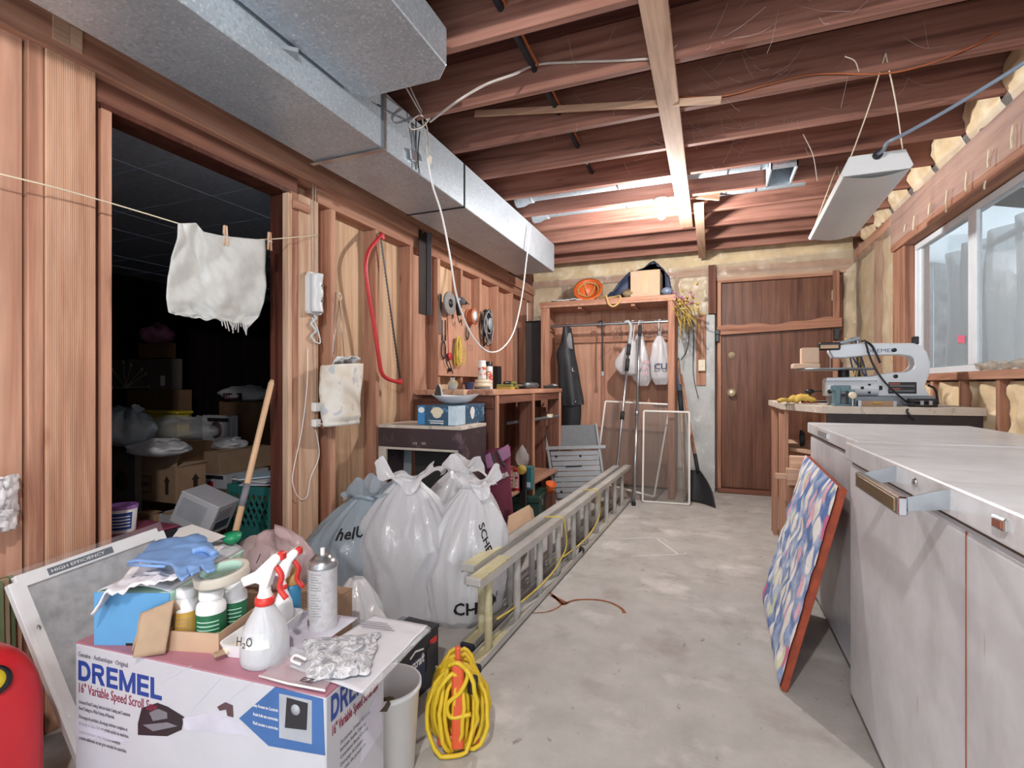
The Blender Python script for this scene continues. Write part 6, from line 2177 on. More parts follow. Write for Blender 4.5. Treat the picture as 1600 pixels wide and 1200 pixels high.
# blue file carton with pale green side
bf = thing('blue_file_box', 'blue and mint cardboard box on the saw carton', 'box', (-1.503, .840, BZ), math.radians(20))
flat('card_blue', '5FA0D2', .6, 0, .08, 4)
flat('card_mint', 'BFE3D2', .6, 0, .06, 4)
MB().box(0, .20, .001, .36, .0, .137).build('carton', 'card_mint', bf, bevel=.004)
MB().box(0, .20, -.001, .002, .0, .137).build('blue_end', 'card_blue', bf)
MB().box(.085, .125, -.002, .001, .0, .006).build('thumb_slot', 'black_plastic', bf)
flat('lid_grey', 'C9CBD2', .5)
m = MB()
m.grid(lambda u, v: Vector((.004 + .192 * u, .005 + .35 * v, .138 + .03 * math.sin(PI * u) ** .7 * (.6 + .4 * v))), 16, 14)
m.build('bulging_lid', 'lid_grey', bf, thick=.004)
# white sheet and blue gloves over it
wc = thing('white_cloth', 'rumpled white cloth draped over the blue and mint box', 'cloth', (0, 0, 0))
flat('cloth_white', 'E3E1E4', .85, 0, .07, 14, .15)
A4 = [onZ(138, 942, .56), onZ(268, 905, .60), onZ(352, 858, .60), onZ(300, 832, .61)]
m = MB()
c00, c10, c11, c01 = onZ(142, 940, .575), onZ(290, 908, .615), onZ(352, 860, .62), onZ(246, 850, .62)


def drape(u, v):
    p = c00 * (1 - u) * (1 - v) + c10 * u * (1 - v) + c11 * u * v + c01 * (1 - u) * v
    k = max(0, .25 - u) * max(0, .7 - v)
    p.z += .014 * nz((u * 5, v * 5, 1), 1.5) + .008 * nz((u * 11, v * 11, 4), 1.5) - .25 * max(0, .18 - u) * (1 - v) + .012
    return p


m.grid(drape, 36, 28)
m.build('sheet', 'cloth_white', wc, thick=.004)
t2 = thing('paper_envelope', 'white paper envelope lying under the blue glove', 'envelope', (0, 0, 0))
m = MB().add([onZ(262, 850, .628), onZ(318, 852, .628), onZ(352, 838, .632), onZ(300, 820, .632), onZ(280, 826, .632)], [(0, 1, 2, 3, 4)])
m.build('paper', 'white_paint', t2, thick=.003)
gv = thing('blue_glove', 'pale blue nitrile glove lying flat on the white cloth', 'glove', (0, 0, 0))
flat('nitrile', '7FA6DC', .5, 0, .08, 14, .12, 50)
GP = [(200, 882), (222, 866), (242, 851), (277, 840), (305, 838), (324, 844), (323, 850), (330, 854), (337, 864), (342, 871), (333, 878), (337, 890), (325, 894), (312, 888), (313, 896), (299, 903), (292, 890), (296, 902), (285, 908), (276, 900), (268, 888), (258, 884)]
bm = bmesh.new()
vs = [bm.verts.new(onZ(x, y, .648)) for x, y in GP]
bm.faces.new(vs)
bmesh.ops.triangulate(bm, faces=bm.faces)
bmesh.ops.subdivide_edges(bm, edges=bm.edges, cuts=3, use_grid_fill=True)
for v in bm.verts:
    v.co.z += .012 * nz((v.co.x, v.co.y, 0), 22) + .006 * nz((v.co.x, v.co.y, 3), 50)
ret = bmesh.ops.extrude_face_region(bm, geom=bm.faces[:])
for e in ret['geom']:
    if isinstance(e, bmesh.types.BMVert):
        e.co.z += .007
bmesh.ops.recalc_face_normals(bm, faces=bm.faces)
me = bpy.data.meshes.new('glove_body')
bm.to_mesh(me)
bm.free()
me.polygons.foreach_set('use_smooth', [True] * len(me.polygons))
o = bpy.data.objects.new('glove_body', me)
COL.objects.link(o)
me.materials.append(MATS['nitrile'])
o.parent = gv
MB().tube([onZ(200, 882, .652), onZ(230, 884, .656), onZ(258, 885, .656)], .004, 6).build('rolled_cuff', 'nitrile', gv)
th = [onZ(300, 862, .662), onZ(320, 858, .664), onZ(336, 866, .66)]
MB().tube(spline(th, 5), .010, 8).build('thumb', 'nitrile', gv)

# folded brown paper bag
pbk = thing('brown_paper_bag', 'folded brown paper bag propped against the blue box', 'paper bag', (0, 0, 0))
flat('kraft', 'B4997E', .85, 0, .1, 12, .1)
a0, a1, a2_, a3 = onZ(208, 1028, BZ + .004), onZ(259, 1021, BZ + .004), onZ(272, 938, .572), onZ(221, 958, .537)
m = MB()
patch(m, a0, a1, a2_, a3, 12, 10, .006, 20, 1)
m.build('front_leaf', 'kraft', pbk, thick=.004)
m = MB()
patch(m, a3, a2_, a2_ + Vector((-.012, .03, -.04)), a3 + Vector((-.012, .02, -.05)), 10, 5, .004, 20, 2)
m.build('fold', 'kraft', pbk, thick=.004)
m = MB()
patch(m, a0 + Vector((-.012, .008, .01)), a3 + Vector((-.015, .01, -.004)), a3 + Vector((-.045, .03, -.06)), a0 + Vector((-.04, .03, .03)), 8, 6, .004, 20, 4)
m.build('back_leaf', 'kraft', pbk, thick=.003)

# cardboard tray with bottles
ty = thing('cardboard_tray', 'shallow brown cardboard tray holding bottles', 'tray', (-1.305, .888, BZ), math.radians(15))
TW, TD, TH = .15, .25, .05
MB().box(0, TW, 0, TD, 0, .004).build('tray_floor', 'cardboard_light', ty)
for (x0, x1, y0, y1) in ((0, TW, 0, .004), (0, TW, TD - .004, TD), (0, .004, .004, TD - .004), (TW - .004, TW, .004, TD - .004)):
    MB().box(x0, x1, y0, y1, .004, TH).build('tray_side', 'cardboard_light', ty)
flat('label_green', '1F6B45', .5, 0, .15, 60)
flat('label_yellow', 'D2A74E', .5, 0, .15, 40)
flat('pill_white', 'EDEDEE', .4, 0, .03)


def bottle(label, loc, r, h, lab, cap=None):
    t = thing('vitamin_bottle', label, 'bottle', loc, group='white bottles in the cardboard tray')
    MB().lathe((0, 0, 0), [(r * .9, 0), (r, .006), (r, h * .66), (r * .95, h * .74), (r * .72, h * .82), (r * .72, h * .9)], 26).build('body', 'pill_white', t)
    MB().lathe((0, 0, h * .85), [(r * .80, 0), (r * .82, .004), (r * .80, h * .15), (r * .74, h * .16), (0, h * .16)], 26).build('cap', cap or 'pill_white', t)
    m = MB()
    m.grid(lambda u, v: Vector((r * 1.012 * math.cos(-PI * .95 + PI * 1.25 * u), r * 1.012 * math.sin(-PI * .95 + PI * 1.25 * u), h * (.08 + .52 * v))), 22, 1)
    L = m.build('label', lab, t)
    for k in range(5):
        m = MB()
        m.grid(lambda u, v: Vector((r * 1.02 * math.cos(-PI * .55 + PI * .5 * u), r * 1.02 * math.sin(-PI * .55 + PI * .5 * u), h * (.17 + .075 * k + .018 * v))), 8, 1)
        m.build('label_line', 'card_mint' if lab == 'label_green' else 'kraft', L)
    m = MB()
    m.grid(lambda u, v: Vector((r * 1.02 * math.cos(-PI * .86 + PI * .14 * u), r * 1.02 * math.sin(-PI * .86 + PI * .14 * u), h * (.1 + .12 * v))), 5, 1)
    m.build('red_mark', 'label_red', L)
    return t


zt_r = BZ + .005
bottle('white bottle with a yellow label in the tray', tuple(onZ(291, 1000, zt_r)[:2]) + (zt_r,), .028, .138, 'label_yellow')
B2 = onZ(330, 1003, zt_r)
bottle('white bottle with a green label under the tape roll', (B2.x, B2.y, zt_r), .0355, .138, 'label_green')
B3 = onZ(366, 983, zt_r)
bottle('white bottle with a green label at the back of the tray', (B3.x, B3.y, zt_r), .033, .14, 'label_green')
tp = thing('masking_tape', 'large roll of cream masking tape lying on the bottles', 'tape', (B2.x + .005, B2.y + .03, zt_r + .158), rot=(.14, -.05, 0))
flat('tape_cream', 'CFC8BA', .6, 0, .06)
MB().lathe((0, 0, 0), [(.052, 0), (.066, 0), (.067, .003), (.067, .022), (.066, .025), (.052, .025), (.052, 0)], 40, cap=False).build('tape', 'tape_cream', tp)
MB().lathe((0, 0, 0), [(.0515, .0), (.049, .0), (.049, .0255), (.0515, .0255)], 36, cap=False).build('core', 'card_mint', tp)

# white plastic tray with brushes
wtr = thing('white_tray', 'small white plastic tray with brushes in front of the tray of bottles', 'tray', (-1.145, .905, BZ), math.radians(12))


def rrect(w, d, r, n=6):
    P = []
    for cx, cy, a0 in ((w - r, r, -PI / 2), (w - r, d - r, 0), (r, d - r, PI / 2), (r, r, PI)):
        for i in range(n + 1):
            a = a0 + PI / 2 * i / n
            P.append((cx + r * math.cos(a), cy + r * math.sin(a)))
    return P


base, rim, inn, inb = rrect(.085, .20, .02), rrect(.11, .225, .025), rrect(.10, .215, .022), rrect(.078, .193, .018)
n = len(base)
vs = [Vector((x + .0125, y + .0125, .001)) for x, y in base] + [Vector((x, y, .036)) for x, y in rim] + [Vector((x + .005, y + .005, .036)) for x, y in inn] + [Vector((x + .016, y + .016, .006)) for x, y in inb]
fs = [tuple(range(n))[::-1], tuple(range(3 * n, 4 * n))]
for k in range(3):
    fs += [(k * n + i, k * n + (i + 1) % n, (k + 1) * n + (i + 1) % n, (k + 1) * n + i) for i in range(n)]
m = MB()
m.add(vs, fs, False)
m.build('tray_shell', 'white_plastic', wtr)
br_ = thing('paint_brush', 'cream handled paint brush lying in the small white tray', 'brush', (-1.11, .955, BZ + .022), math.radians(70))
MB().tube(spline([(-.02, 0, 0), (.03, .0, .004), (.10, 0, .014)], 5), .007, 8, rads=None).build('handle', 'ivory', br_)
MB().cbox((-.03, 0, -.002), (.03, .022, .01)).build('ferrule', 'ivory', br_, bevel=.002)
MB().cbox((-.055, 0, -.004), (.025, .02, .008)).build('bristles', 'kraft', br_, bevel=.002)

# spray bottles
def spray(label, loc, r, h, rz, milky='bottle_milk', text_=None):
    t = thing('spray_bottle', label, 'spray bottle', loc, rz, group='spray bottles with red triggers')
    MB().lathe((0, 0, 0), [(r * .85, 0), (r * .97, .006), (r, .02), (r, h * .22), (r * .86, h * .38), (r * .52, h * .52), (r * .34, h * .60), (r * .32, h * .66)], 32).build('bottle', milky, t)
    MB().lathe((0, 0, h * .60), [(r * .40, 0), (r * .42, h * .01), (r * .40, h * .075), (r * .3, h * .08)], 24).build('collar', 'spray_red', t)
    MB().lathe((0, 0, h * .67), [(r * .34, 0), (r * .25, h * .06), (r * .22, h * .15)], 18).build('neck', 'white_plastic', t)
    m = MB().prism([(-.060, .02), (-.05, .0), (-.018, .012), (.012, .0), (.03, .05), (.048, .072), (.046, .084), (.030, .086), (-.02, .04)], -.013, .013, Matrix(((1, 0, 0, 0), (0, 0, 1, 0), (0, 1, 0, h * .775), (0, 0, 0, 1))))
    m.build('spray_head', 'white_plastic', t, bevel=.003)
    MB().cbox((.046, 0, h * .775 + .080), (.016, .02, .02)).build('nozzle', 'spray_red', t, bevel=.003)
    MB().tube(spline([(.028, 0, h * .775 + .055), (.045, 0, h * .775 + .03), (.040, 0, h * .775 + .0), (.058, 0, h * .775 - .025)], 5), .007, 8).build('trigger', 'spray_red', t)
    if text_:
        m = MB()
        m.grid(lambda u, v: Vector((r * 1.01 * math.cos(-PI * .75 + PI * .5 * u) * (1 - .16 * v), r * 1.01 * math.sin(-PI * .75 + PI * .5 * u) * (1 - .16 * v), h * (.23 + .14 * v))), 12, 2)
        m.build('tape_label', 'white_paint', t)
        text(text_, 'photo_dark', t, (-.034, -r * 1.015, h * .265), (1, .0, 0), (0, .12, 1), .03, .04, name='handwriting')
    return t


flat('spray_red', 'D8352E', .4)
film('bottle_milk', 'E9ECF0', .10, .3)
sq_ = onZ(414, 1032, BZ)
spray('clear spray bottle hand-labelled for water with white head', (sq_.x, sq_.y, BZ), .056, .235, math.radians(12), 'bottle_milk', 'H\u2082O')
q2 = onZ(440, 985, BZ)
spray('smaller white spray bottle behind the water bottle', (q2.x - .03, q2.y + .035, BZ), .028, .165, math.radians(20), 'pill_white')
bc = thing('craft_paint_bottle', 'blue craft paint bottle with tan cap beside the spray bottles', 'bottle', tuple(onZ(456, 963, BZ)[:2]) + (BZ,))
flat('craft_blue', '3E8FBE', .4)
flat('cap_tan', 'C49A5C', .5)
MB().lathe((0, 0, 0), [(.024, 0), (.026, .004), (.026, .088), (.022, .096), (.016, .1)], 22).build('bottle', 'craft_blue', bc)
MB().lathe((0, 0, .098), [(.023, 0), (.024, .004), (.023, .03), (.016, .032), (.013, .045), (0, .045)], 22).build('cap', 'cap_tan', bc)
text('Ocean', 'white_paint', bc, (-.02, -.0275, .055), (1, 0, 0), (0, 0, 1), .018, .038, name='label_lettering')

ac = thing('aerosol_can', 'tall white and silver aerosol can without its cap', 'spray can', tuple(onZ(504, 980, BZ)[:2]) + (BZ + .001,))
flat('can_print', 'D7D7DA', .4, .15, .12, 60)
MB().lathe((0, 0, 0), [(.0385, 0), (.0405, .004), (.0395, .008), (.0395, .165), (.041, .168), (.041, .174)], 32).build('can_body', 'can_print', ac)
MB().lathe((0, 0, .170), [(.041, 0), (.042, .006), (.036, .018), (.028, .026), (.024, .027), (.022, .032), (.016, .034), (.006, .034)], 30).build('dome', 'steel', ac)
MB().cyl((0, 0, .20), (0, 0, .222), .006, n=12).build('valve_tip', 'white_plastic', ac)
for k in range(7):
    m = MB()
    a0 = -PI * .72 + .055 * k
    m.grid(lambda u, v: Vector((.0402 * math.cos(a0 + (.02 if k % 2 else .035) * u), .0402 * math.sin(a0 + (.02 if k % 2 else .035) * u), .014 + .018 * v)), 1, 1)
    m.build('bar_code_bar', 'photo_dark', ac)
for k in range(16):
    m = MB()
    zz = .045 + k * .0072 + (.006 if k > 8 else 0)
    for u0, u1 in ((-.86, -.60), (-.55, -.30 - .05 * (k % 3))):
        m.grid(lambda u, v: Vector((.0402 * math.cos(PI * (u0 + (u1 - u0) * u)), .0402 * math.sin(PI * (u0 + (u1 - u0) * u)), zz + .0022 * v)), 8, 1)
    tag(m.build('print_lines', 'reel_grey', ac), None, None, None, 'stuff')

# papers and bagged things on the right half
pp_ = thing('paper_sheets', 'white printed sheets hanging over the carton edge', 'paper', (0, 0, 0))
flat('sheet_white', 'D4D4DA', .5, 0, .06, 6)
m = MB()
patch(m, onZ(452, 1042, BZ + .004), onZ(566, 1082, BZ + .008), onZ(668, 978, BZ + .012), onZ(585, 962, BZ + .008), 24, 24, .004, 9, 3, (0, 0, 1))
m.build('top_sheet', 'sheet_white', pp_, thick=.003)
m = MB()
patch(m, onZ(400, 1000, BZ + .002), onZ(470, 1030, BZ + .003), onZ(560, 965, BZ + .003), onZ(440, 950, BZ + .002), 12, 12, .002, 9, 5, (0, 0, 1))
m.build('under_sheet', 'photo_lilac', pp_, thick=.002)
m = MB()
patch(m, onZ(566, 1082, BZ + .008), onZ(668, 978, BZ + .012), onZ(668, 978, BZ + .012) + Vector((.012, .0, -.006)), onZ(566, 1082, BZ + .008) + Vector((.012, -.002, -.006)), 16, 3, .003, 14, 7)
m.build('plastic_sleeve_edge', 'clear_wrap', pp_, thick=.002)
for k in range(4):
    a = onZ(555 + k * 6, 968 + k * 1.5, BZ + .016) + Vector((0, -.008 * k, 0))
    MB().beam(a, a + Vector((.10, .012, 0)), .0025, .0005).build('print_line', 'print_grey', pp_)
zb_g = thing('zip_bag', 'clear zip bag lying on the pink carton top', 'bag', (0, 0, 0))
m = MB()
patch(m, onZ(405, 1056, BZ + .006), onZ(508, 1078, BZ + .010), onZ(530, 1032, BZ + .022), onZ(455, 1012, BZ + .018), 20, 14, .008, 20, 6, (0, 0, 1))
m.build('zip_film', 'clear_wrap', zb_g, thick=.003)
MB().tube([onZ(405, 1056, BZ + .008), onZ(450, 1068, BZ + .010), onZ(508, 1079, BZ + .012)], .0025, 6).build('zip_strip', 'white_plastic', zb_g)
text('EZ', 'photo_dark', zb_g, onZ(468, 1064, BZ + .020), DF, DS, .022, .03, name='printed_lettering')
MB().tube(spline([onZ(478, 1030, BZ + .03), onZ(462, 1024, BZ + .026), onZ(456, 1032, BZ + .022), onZ(470, 1038, BZ + .022)], 6), .0035, 6).build('elastic_loop', 'white_plastic', zb_g)
mk = thing('crumpled_camo_cloth', 'crumpled grey and white marbled cloth on the sheets', 'cloth', (0, 0, 0))
t = NT('marbled')
nn = t.noise(t.coord(), 24, 3, .5, 1.5)
t.col(t.ramp(nn, [(.34, '8A8C92'), (.45, 'B9BABE'), (.49, 'DCDCDE'), (.54, 'A2A4A9'), (.66, 'BEBFC3'), (.76, '5C5E64')]))
t.bump(t.noise(t.coord(), 26, 4), .3, .008)
MATS['marbled'] = t.set(.85, 0, .25)
k00, k10, k11, k01 = onZ(480, 1064, BZ + .016), onZ(578, 1054, BZ + .016), onZ(592, 990, BZ + .016), onZ(474, 1000, BZ + .016)


def cam_(u, v):
    p = k00 * (1 - u) * (1 - v) + k10 * u * (1 - v) + k11 * u * v + k01 * (1 - u) * v
    e = min(u, 1 - u, v, 1 - v)
    p.z += min(1, e * 6) * (.012 + .008 * nz((u * 5, v * 5, 2), 1.4) + .003 * nz((u * 10, v * 10, 5), 1.4))
    p.x += .008 * nz((u * 7, v * 7, 8), 1.5)
    p.y += .008 * nz((u * 7, v * 7, 9), 1.5)
    return p


MB().grid(cam_, 40, 36).build('cloth', 'marbled', mk, thick=.004)

# pink plastic bag and clear bag with a green clip behind the bottles
pk_ = thing('pink_plastic_bag', 'pinkish translucent plastic bag behind the bottles', 'bag', (0, 0, 0))
film('film_pink', 'D8BFC0', .30, .2)


def blob(c, R, seed, lo=.18):
    c = Vector(c)

    def fn(u, v):
        a = 2 * PI * u
        s = math.sin(PI * v) ** .8
        k = 1 + .30 * nz((math.cos(a) * 1.5, math.sin(a) * 1.5, v * 3 + seed), 1.4) + .09 * math.sin(7 * a + seed + 4 * v) * v - .16 * abs(nz((math.cos(a) * 2.6, math.sin(a) * 2.6, v * 4 - seed), 1.7)) + .08
        p = c + Vector((R[0] * math.cos(a) * s * k, R[1] * math.sin(a) * s * k, R[2] * (1 - math.cos(PI * v)) * (1 + .3 * nz((math.cos(a) * 2, math.sin(a) * 2, seed), 1.5) - .22 * abs(nz((math.cos(a) * 3 + v, math.sin(a) * 3, seed + v * 3), 1.7)))))
        p.z = max(p.z, c.z + .001)
        return p
    return fn


q = onZ(412, 935, BZ)
MB().grid(blob((q.x - .05, q.y + .09, BZ + .001), (.13, .10, .085), 3), 48, 30, True, True).build('bag_film', 'film_pink', pk_)
MB().tube(spline([onZ(378, 922, .50), onZ(385, 912, .53), onZ(395, 905, .55)], 5), .008, 6).build('red_tie', 'spray_red', pk_)
text('/ .', 'photo_dark', pk_, onZ(400, 880, .585), DF, (0, .3, 1), .04, .03, name='print_mark')
cb_ = thing('clear_plastic_bag', 'clear plastic bag with a green clip on the mint box end', 'bag', (0, 0, 0))
q = onZ(385, 862, .55)
MB().grid(blob((-1.40, 1.34, .45), (.11, .07, .075), 8), 44, 28, True, True).build('bag_film', 'clear_wrap', cb_)
flat('clip_green', '1FA06A', .4)
g0 = onZ(362, 836, .63)
MB().lathe(g0, [(.012, -.03), (.026, -.015), (.03, .0), (.0, .004)], 16, (.1, -.2, 1)).build('green_clip', 'clip_green', cb_)

# broom handle
bh_ = thing('broom_handle', 'bare wooden broom handle leaning on the door jamb', 'broom handle', (0, 0, 0))
h0, h1 = onX(425, 594, -1.985), onX(374, 806, -1.90)
dv = (h1 - h0).normalized()
hb = h1 + dv * ((h1.z - .01) / -dv.z)
flat('handle_wood', 'D9B08A', .45, 0, .08)
MB().tube([h0, h0 + dv * .02, hb], .0135, 12, rads=[.009, .0135, .0135]).build('pole', 'handle_wood', bh_)
MB().tube([h1 - dv * .14, h1 - dv * .04], .0142, 12).build('paper_label', 'print_grey', bh_)
MB().cbox(hb + Vector((0, 0, .03)), (.05, .26, .05)).build('broom_head', 'black_plastic', bh_, bevel=.008)

# furnace filter in shrink wrap against the wall
ff = thing('furnace_filter', 'shrink-wrapped furnace filter with white frame leaning on the wall', 'filter', (0, 0, 0))
TLc, TRc = Vector((-1.90, .851, .553)), Vector((-1.915, 1.27, .585))
BLc = Vector((-1.628, .905, .012))
BRc = BLc + (TRc - TLc)
BRc.z = .015
flat('filter_white', 'E2E2E4', .6, 0, .05)
flat('filter_pleat', 'A9AAAF', .9, 0, .2, 30, .5, 40)
nF = (TRc - TLc).cross(TLc - BLc).normalized()
if nF.x < 0:
    nF = -nF


def fpn(u, v, off=0.):
    return (BLc * (1 - u) + BRc * u) * (1 - v) + (TLc * (1 - u) + TRc * u) * v + nF * off


m = MB()
m.grid(lambda u, v: fpn(u, v, -.004 + .005 * nz((u * 14, v * 18, 0), 2)), 30, 40)
m.build('filter_media', 'filter_pleat', ff, thick=.012)
for (u0, v0, u1, v1) in ((0, .02, 0, .98), (1, .02, 1, .98), (0, .975, 1, .975), (0, .025, 1, .025)):
    MB().beam(fpn(u0, v0), fpn(u1, v1), .04, .024, nF).build('frame_side', 'filter_white', ff, bevel=.002)
flat('label_navy', '3D4A5C', .5)
MB().beam(fpn(.18, .972, .0125), fpn(.62, .972, .0125), .022, .001, nF).build('brand_band', 'label_navy', ff)
rg_v, up_v = (fpn(1, 1) - fpn(0, 1)), (fpn(0, 1) - fpn(0, 0))
text('HIGH EFFICIENCY', 'white_paint', ff, fpn(.2, .964, .0132), rg_v, up_v, .014, .15, name='band_lettering')
text('\u2191', 'photo_dark', ff, fpn(.003, .72, .0132), rg_v, up_v, .025, .012, name='arrow_mark')
m = MB()
m.grid(lambda u, v: fpn(-.03 + 1.06 * u, -.0 + 1.03 * v, .020 + .008 * nz((u * 8, v * 9, 3), 1.6) + .006 * nz((u * 18, v * 18, 1), 1.5)), 40, 50)
film('shrink_film', 'EDEFF2', .86, .06)
m.build('shrink_wrap', 'shrink_film', ff)

# red fuel can
gc = thing('fuel_can', 'red plastic fuel can with a yellow-black cap at the wall', 'fuel can', (-1.665, .645, 0), 0)
flat('can_red', 'C9242C', .38, 0, .1, 5)
m = MB()


def canf(u, v):
    a = 2 * PI * u
    ca, sa = math.cos(a), math.sin(a)
    sx = abs(ca) ** .5 * (1 if ca > 0 else -1)
    sy = abs(sa) ** .5 * (1 if sa > 0 else -1)
    k = 1.0 if v < .62 else math.cos((v - .62) / .38 * PI / 2) ** .55
    if v < .05:
        k = .9 + 2 * v
    return Vector((.14 * sx * k, .125 * sy * k, .53 * (v if v < .62 else .62 + .30 * math.sin((v - .62) / .38 * PI / 2))))


m.grid(canf, 44, 34, True, True)
m.build('tank', 'can_red', gc)
MB().lathe((.100, .020, .425), [(.030, 0), (.034, .008), (.034, .026), (.028, .030), (.0, .030)], 22, (.8, -.45, .45)).build('cap_collar', 'black_plastic', gc)
flat('cap_yellow', 'E2C62A', .4)
MB().lathe(Vector((.100, .020, .425)) + Vector((.8, -.45, .45)).normalized() * .03, [(.024, 0), (.025, .006), (.0, .008)], 20, (.8, -.45, .45)).build('yellow_disc', 'cap_yellow', gc)
MB().tube(spline([(-.08, -.03, .46), (-.07, -.03, .52), (.05, -.03, .52), (.07, -.03, .47)], 6), .016, 10).build('carry_handle', 'can_red', gc)
# edge of a green binder and a white rag at the far left
gb_ = thing('green_board', 'stack of thin olive boards leaning on the plywood at far left', 'board', (0, 0, 0))
a, b = onX(-30, 960, -1.93), onX(12, 962, -1.93)
flat('olive_board', '6E7A58', .8, 0, .1)
for k in range(3):
    MB().cbox((-1.975 + .016 * k, .80 - .02 * k, .27), (.012, .18, .54), (0, -.04, 0)).build('sheet', 'olive_board' if k != 1 else 'kraft', gb_)
wr_ = thing('white_rag', 'white rag hanging on the plywood at far left', 'rag', (0, 0, 0))
c = onX(-4, 797, -1.965)
m = MB()
m.grid(lambda u, v: Vector((-1.975 + .05 * math.sin(PI * u) * (1 + .5 * nz((u * 4, v * 4, 0), 2)), c.y + .05 - .14 * u + .012 * nz((u * 5, v * 8, 2), 2), c.z + .10 - .16 * v + .02 * nz((u * 4, v * 5, 6), 2))), 20, 20)
m.build('cloth', 'cloth_white', wr_, thick=.006)
MB().cyl((-2.0, c.y - .02, c.z + .09), (-1.94, c.y - .02, c.z + .095), .004, n=8).build('nail', 'steel', wr_)

# dark power-tool carton behind, bucket, yellow cord
mc = thing('power_tool_carton', 'black and navy power tool carton on the floor by the plastic bags', 'box', (0, 0, 0))
mc.location = (-1.02, 1.45, 0)
mc.rotation_euler = (0, 0, math.radians(-4))
flat('carton_black', '1E2028', .45, 0, .1)
flat('carton_navy', '2A3050', .45, 0, .1)
MB().box(-.13, .04, 0, .25, 0, .205).build('carton_body', 'carton_black', mc, bevel=.003)
MB().box(-.13, .04, .0, .25, .205, .209).build('carton_top', 'grip_grey', mc)
MB().box(-.10, .041, .2, .252, .2, .2125).build('tape_flap', 'carton_black', mc)
MB().box(.0405, .0415, .03, .16, .02, .15).build('navy_panel', 'carton_navy', mc)
text('Mastercraft', 'white_paint', mc, (.0415, .005, .12), (0, 1, .0), (0, 0, 1), .045, .15, bold=.02, shear=.25)
MB().beam((.0418, .07, .165), (.0418, .10, .178), .006, .001, (1, 0, 0)).beam((.0418, .10, .178), (.0418, .15, .165), .006, .001, (1, 0, 0)).build('logo_roof', 'white_paint', mc)
MB().box(.0412, .042, .19, .235, .155, .178).build('red_badge', 'spray_red', mc)
for i, s in enumerate(('Cordless', 'Screwdriver', 'Kit')):
    text(s, 'white_paint', mc, (.0418, .01, .085 - i * .022), (0, 1, 0), (0, 0, 1), .02, (.06, .07, .03)[i], name='small_print')
pts = [(.15, .03), (.17, .10), (.165, .15), (.20, .165), (.225, .14), (.215, .12), (.19, .12), (.195, .05), (.20, .03)]
MB().prism(pts, .0412, .0425, YZ).build('tool_photo', 'photo_dark', mc)
for i in range(len(pts) - 1):
    pass
text('3', 'white_paint', mc, (.0418, .222, .04), (0, 1, 0), (0, 0, 1), .035, .016, name='printed_lettering')
bkt = thing('white_bucket', 'white plastic bucket with a brown cloth beside the saw carton', 'bucket', (-.88, 1.245, 0))
MB().lathe((0, 0, 0), [(.07, 0), (.08, .01), (.095, .24), (.101, .242), (.101, .255), (.094, .255), (.078, .012), (0, .01)], 36).build('pail', 'white_plastic', bkt)
MB().grid(blob((.0, -.01, .08), (.058, .055, .06), 5), 30, 18, True, True).build('brown_cloth', 'dirty_khaki', bkt)
yc_ = thing('extension_cord_reel', 'yellow extension cord wound on an orange holder standing on the floor', 'extension cord', (-.735, 1.42, 0), math.radians(25))
flat('cord_yellow', 'E0BE2C', .45, 0, .06)
flat('holder_orange', 'E0603A', .4, 0, .06)
flat('cord_shadow', 'C9A51E', .45)
MB().cbox((.0, -.052, .15), (.036, .026, .26)).build('holder_bar', 'holder_orange', yc_, bevel=.006)
MB().cbox((0, 0, .02), (.13, .05, .03)).build('holder_foot', 'holder_orange', yc_, bevel=.006)
MB().cbox((0, -.045, .295), (.016, .02, .06)).build('holder_hook', 'holder_orange', yc_, bevel=.004)
rr = random.Random(9)
for i in range(22):
    s = -1 if i % 2 else 1
    w = .028 + .05 * (i / 22)
    d = rr.uniform(-.05, .05)
    top = .27 - .0 * i + rr.uniform(-.015, .01) - .03 * (i / 22)
    P = []
    for k in range(22):
        a = 2 * PI * k / 22
        x = s * .022 + w * math.cos(a) + .01 * rr.uniform(-1, 1) * .3
        P.append(Vector((x, d + .03 * math.sin(a + i), top - .125 + .125 * math.sin(a) * (1 - .15 * math.cos(a) * s))))
    for p in P:
        p.z = max(p.z, .012)
    MB().tube(P, .0068, 8, True).build('cord_loop', 'cord_yellow', yc_)
MB().tube(spline([(-.03, -.05, .27), (.0, -.065, .285), (.03, -.06, .25), (.01, -.065, .20), (-.03, -.06, .16), (-.02, -.06, .12), (.04, -.065, .13)], 6), .0068, 8).build('wrap_loop', 'cord_yellow', yc_)
MB().cbox((.045, -.05, .21), (.028, .03, .055), (.2, .1, 0)).build('plug', 'black_plastic', yc_, bevel=.006)

# ================================================================== THE DARK STORAGE ROOM
def corner_box(pxc, pyt, pyb, pxl, pxr, X):
    """extents of a box whose nearest upright edge is seen at pxc on the plane x = X"""
    c = onX(pxc, pyt, X)
    zb = onX(pxc, pyb, X).z
    xl = onY(pxl, 600, c.y).x
    yr = onX(pxr, 600, X).y
    return xl, X, c.y, yr, zb, c.z


def carton(label, ext, mat, flaps=False, name='carton', group='cartons in the dark storage room'):
    x0, x1, y0, y1, z0, z1 = ext
    t = thing(name, label, 'box', (0, 0, 0), group=group)
    MB().box(x0, x1, y0, y1, z0, z1).build('carton_body', mat, t, bevel=.003)
    MB().box((x0 + x1) / 2 - .025, (x0 + x1) / 2 + .025, y0 - .001, y1, z1, z1 + .001).build('tape', 'packing_tape', t)
    return t


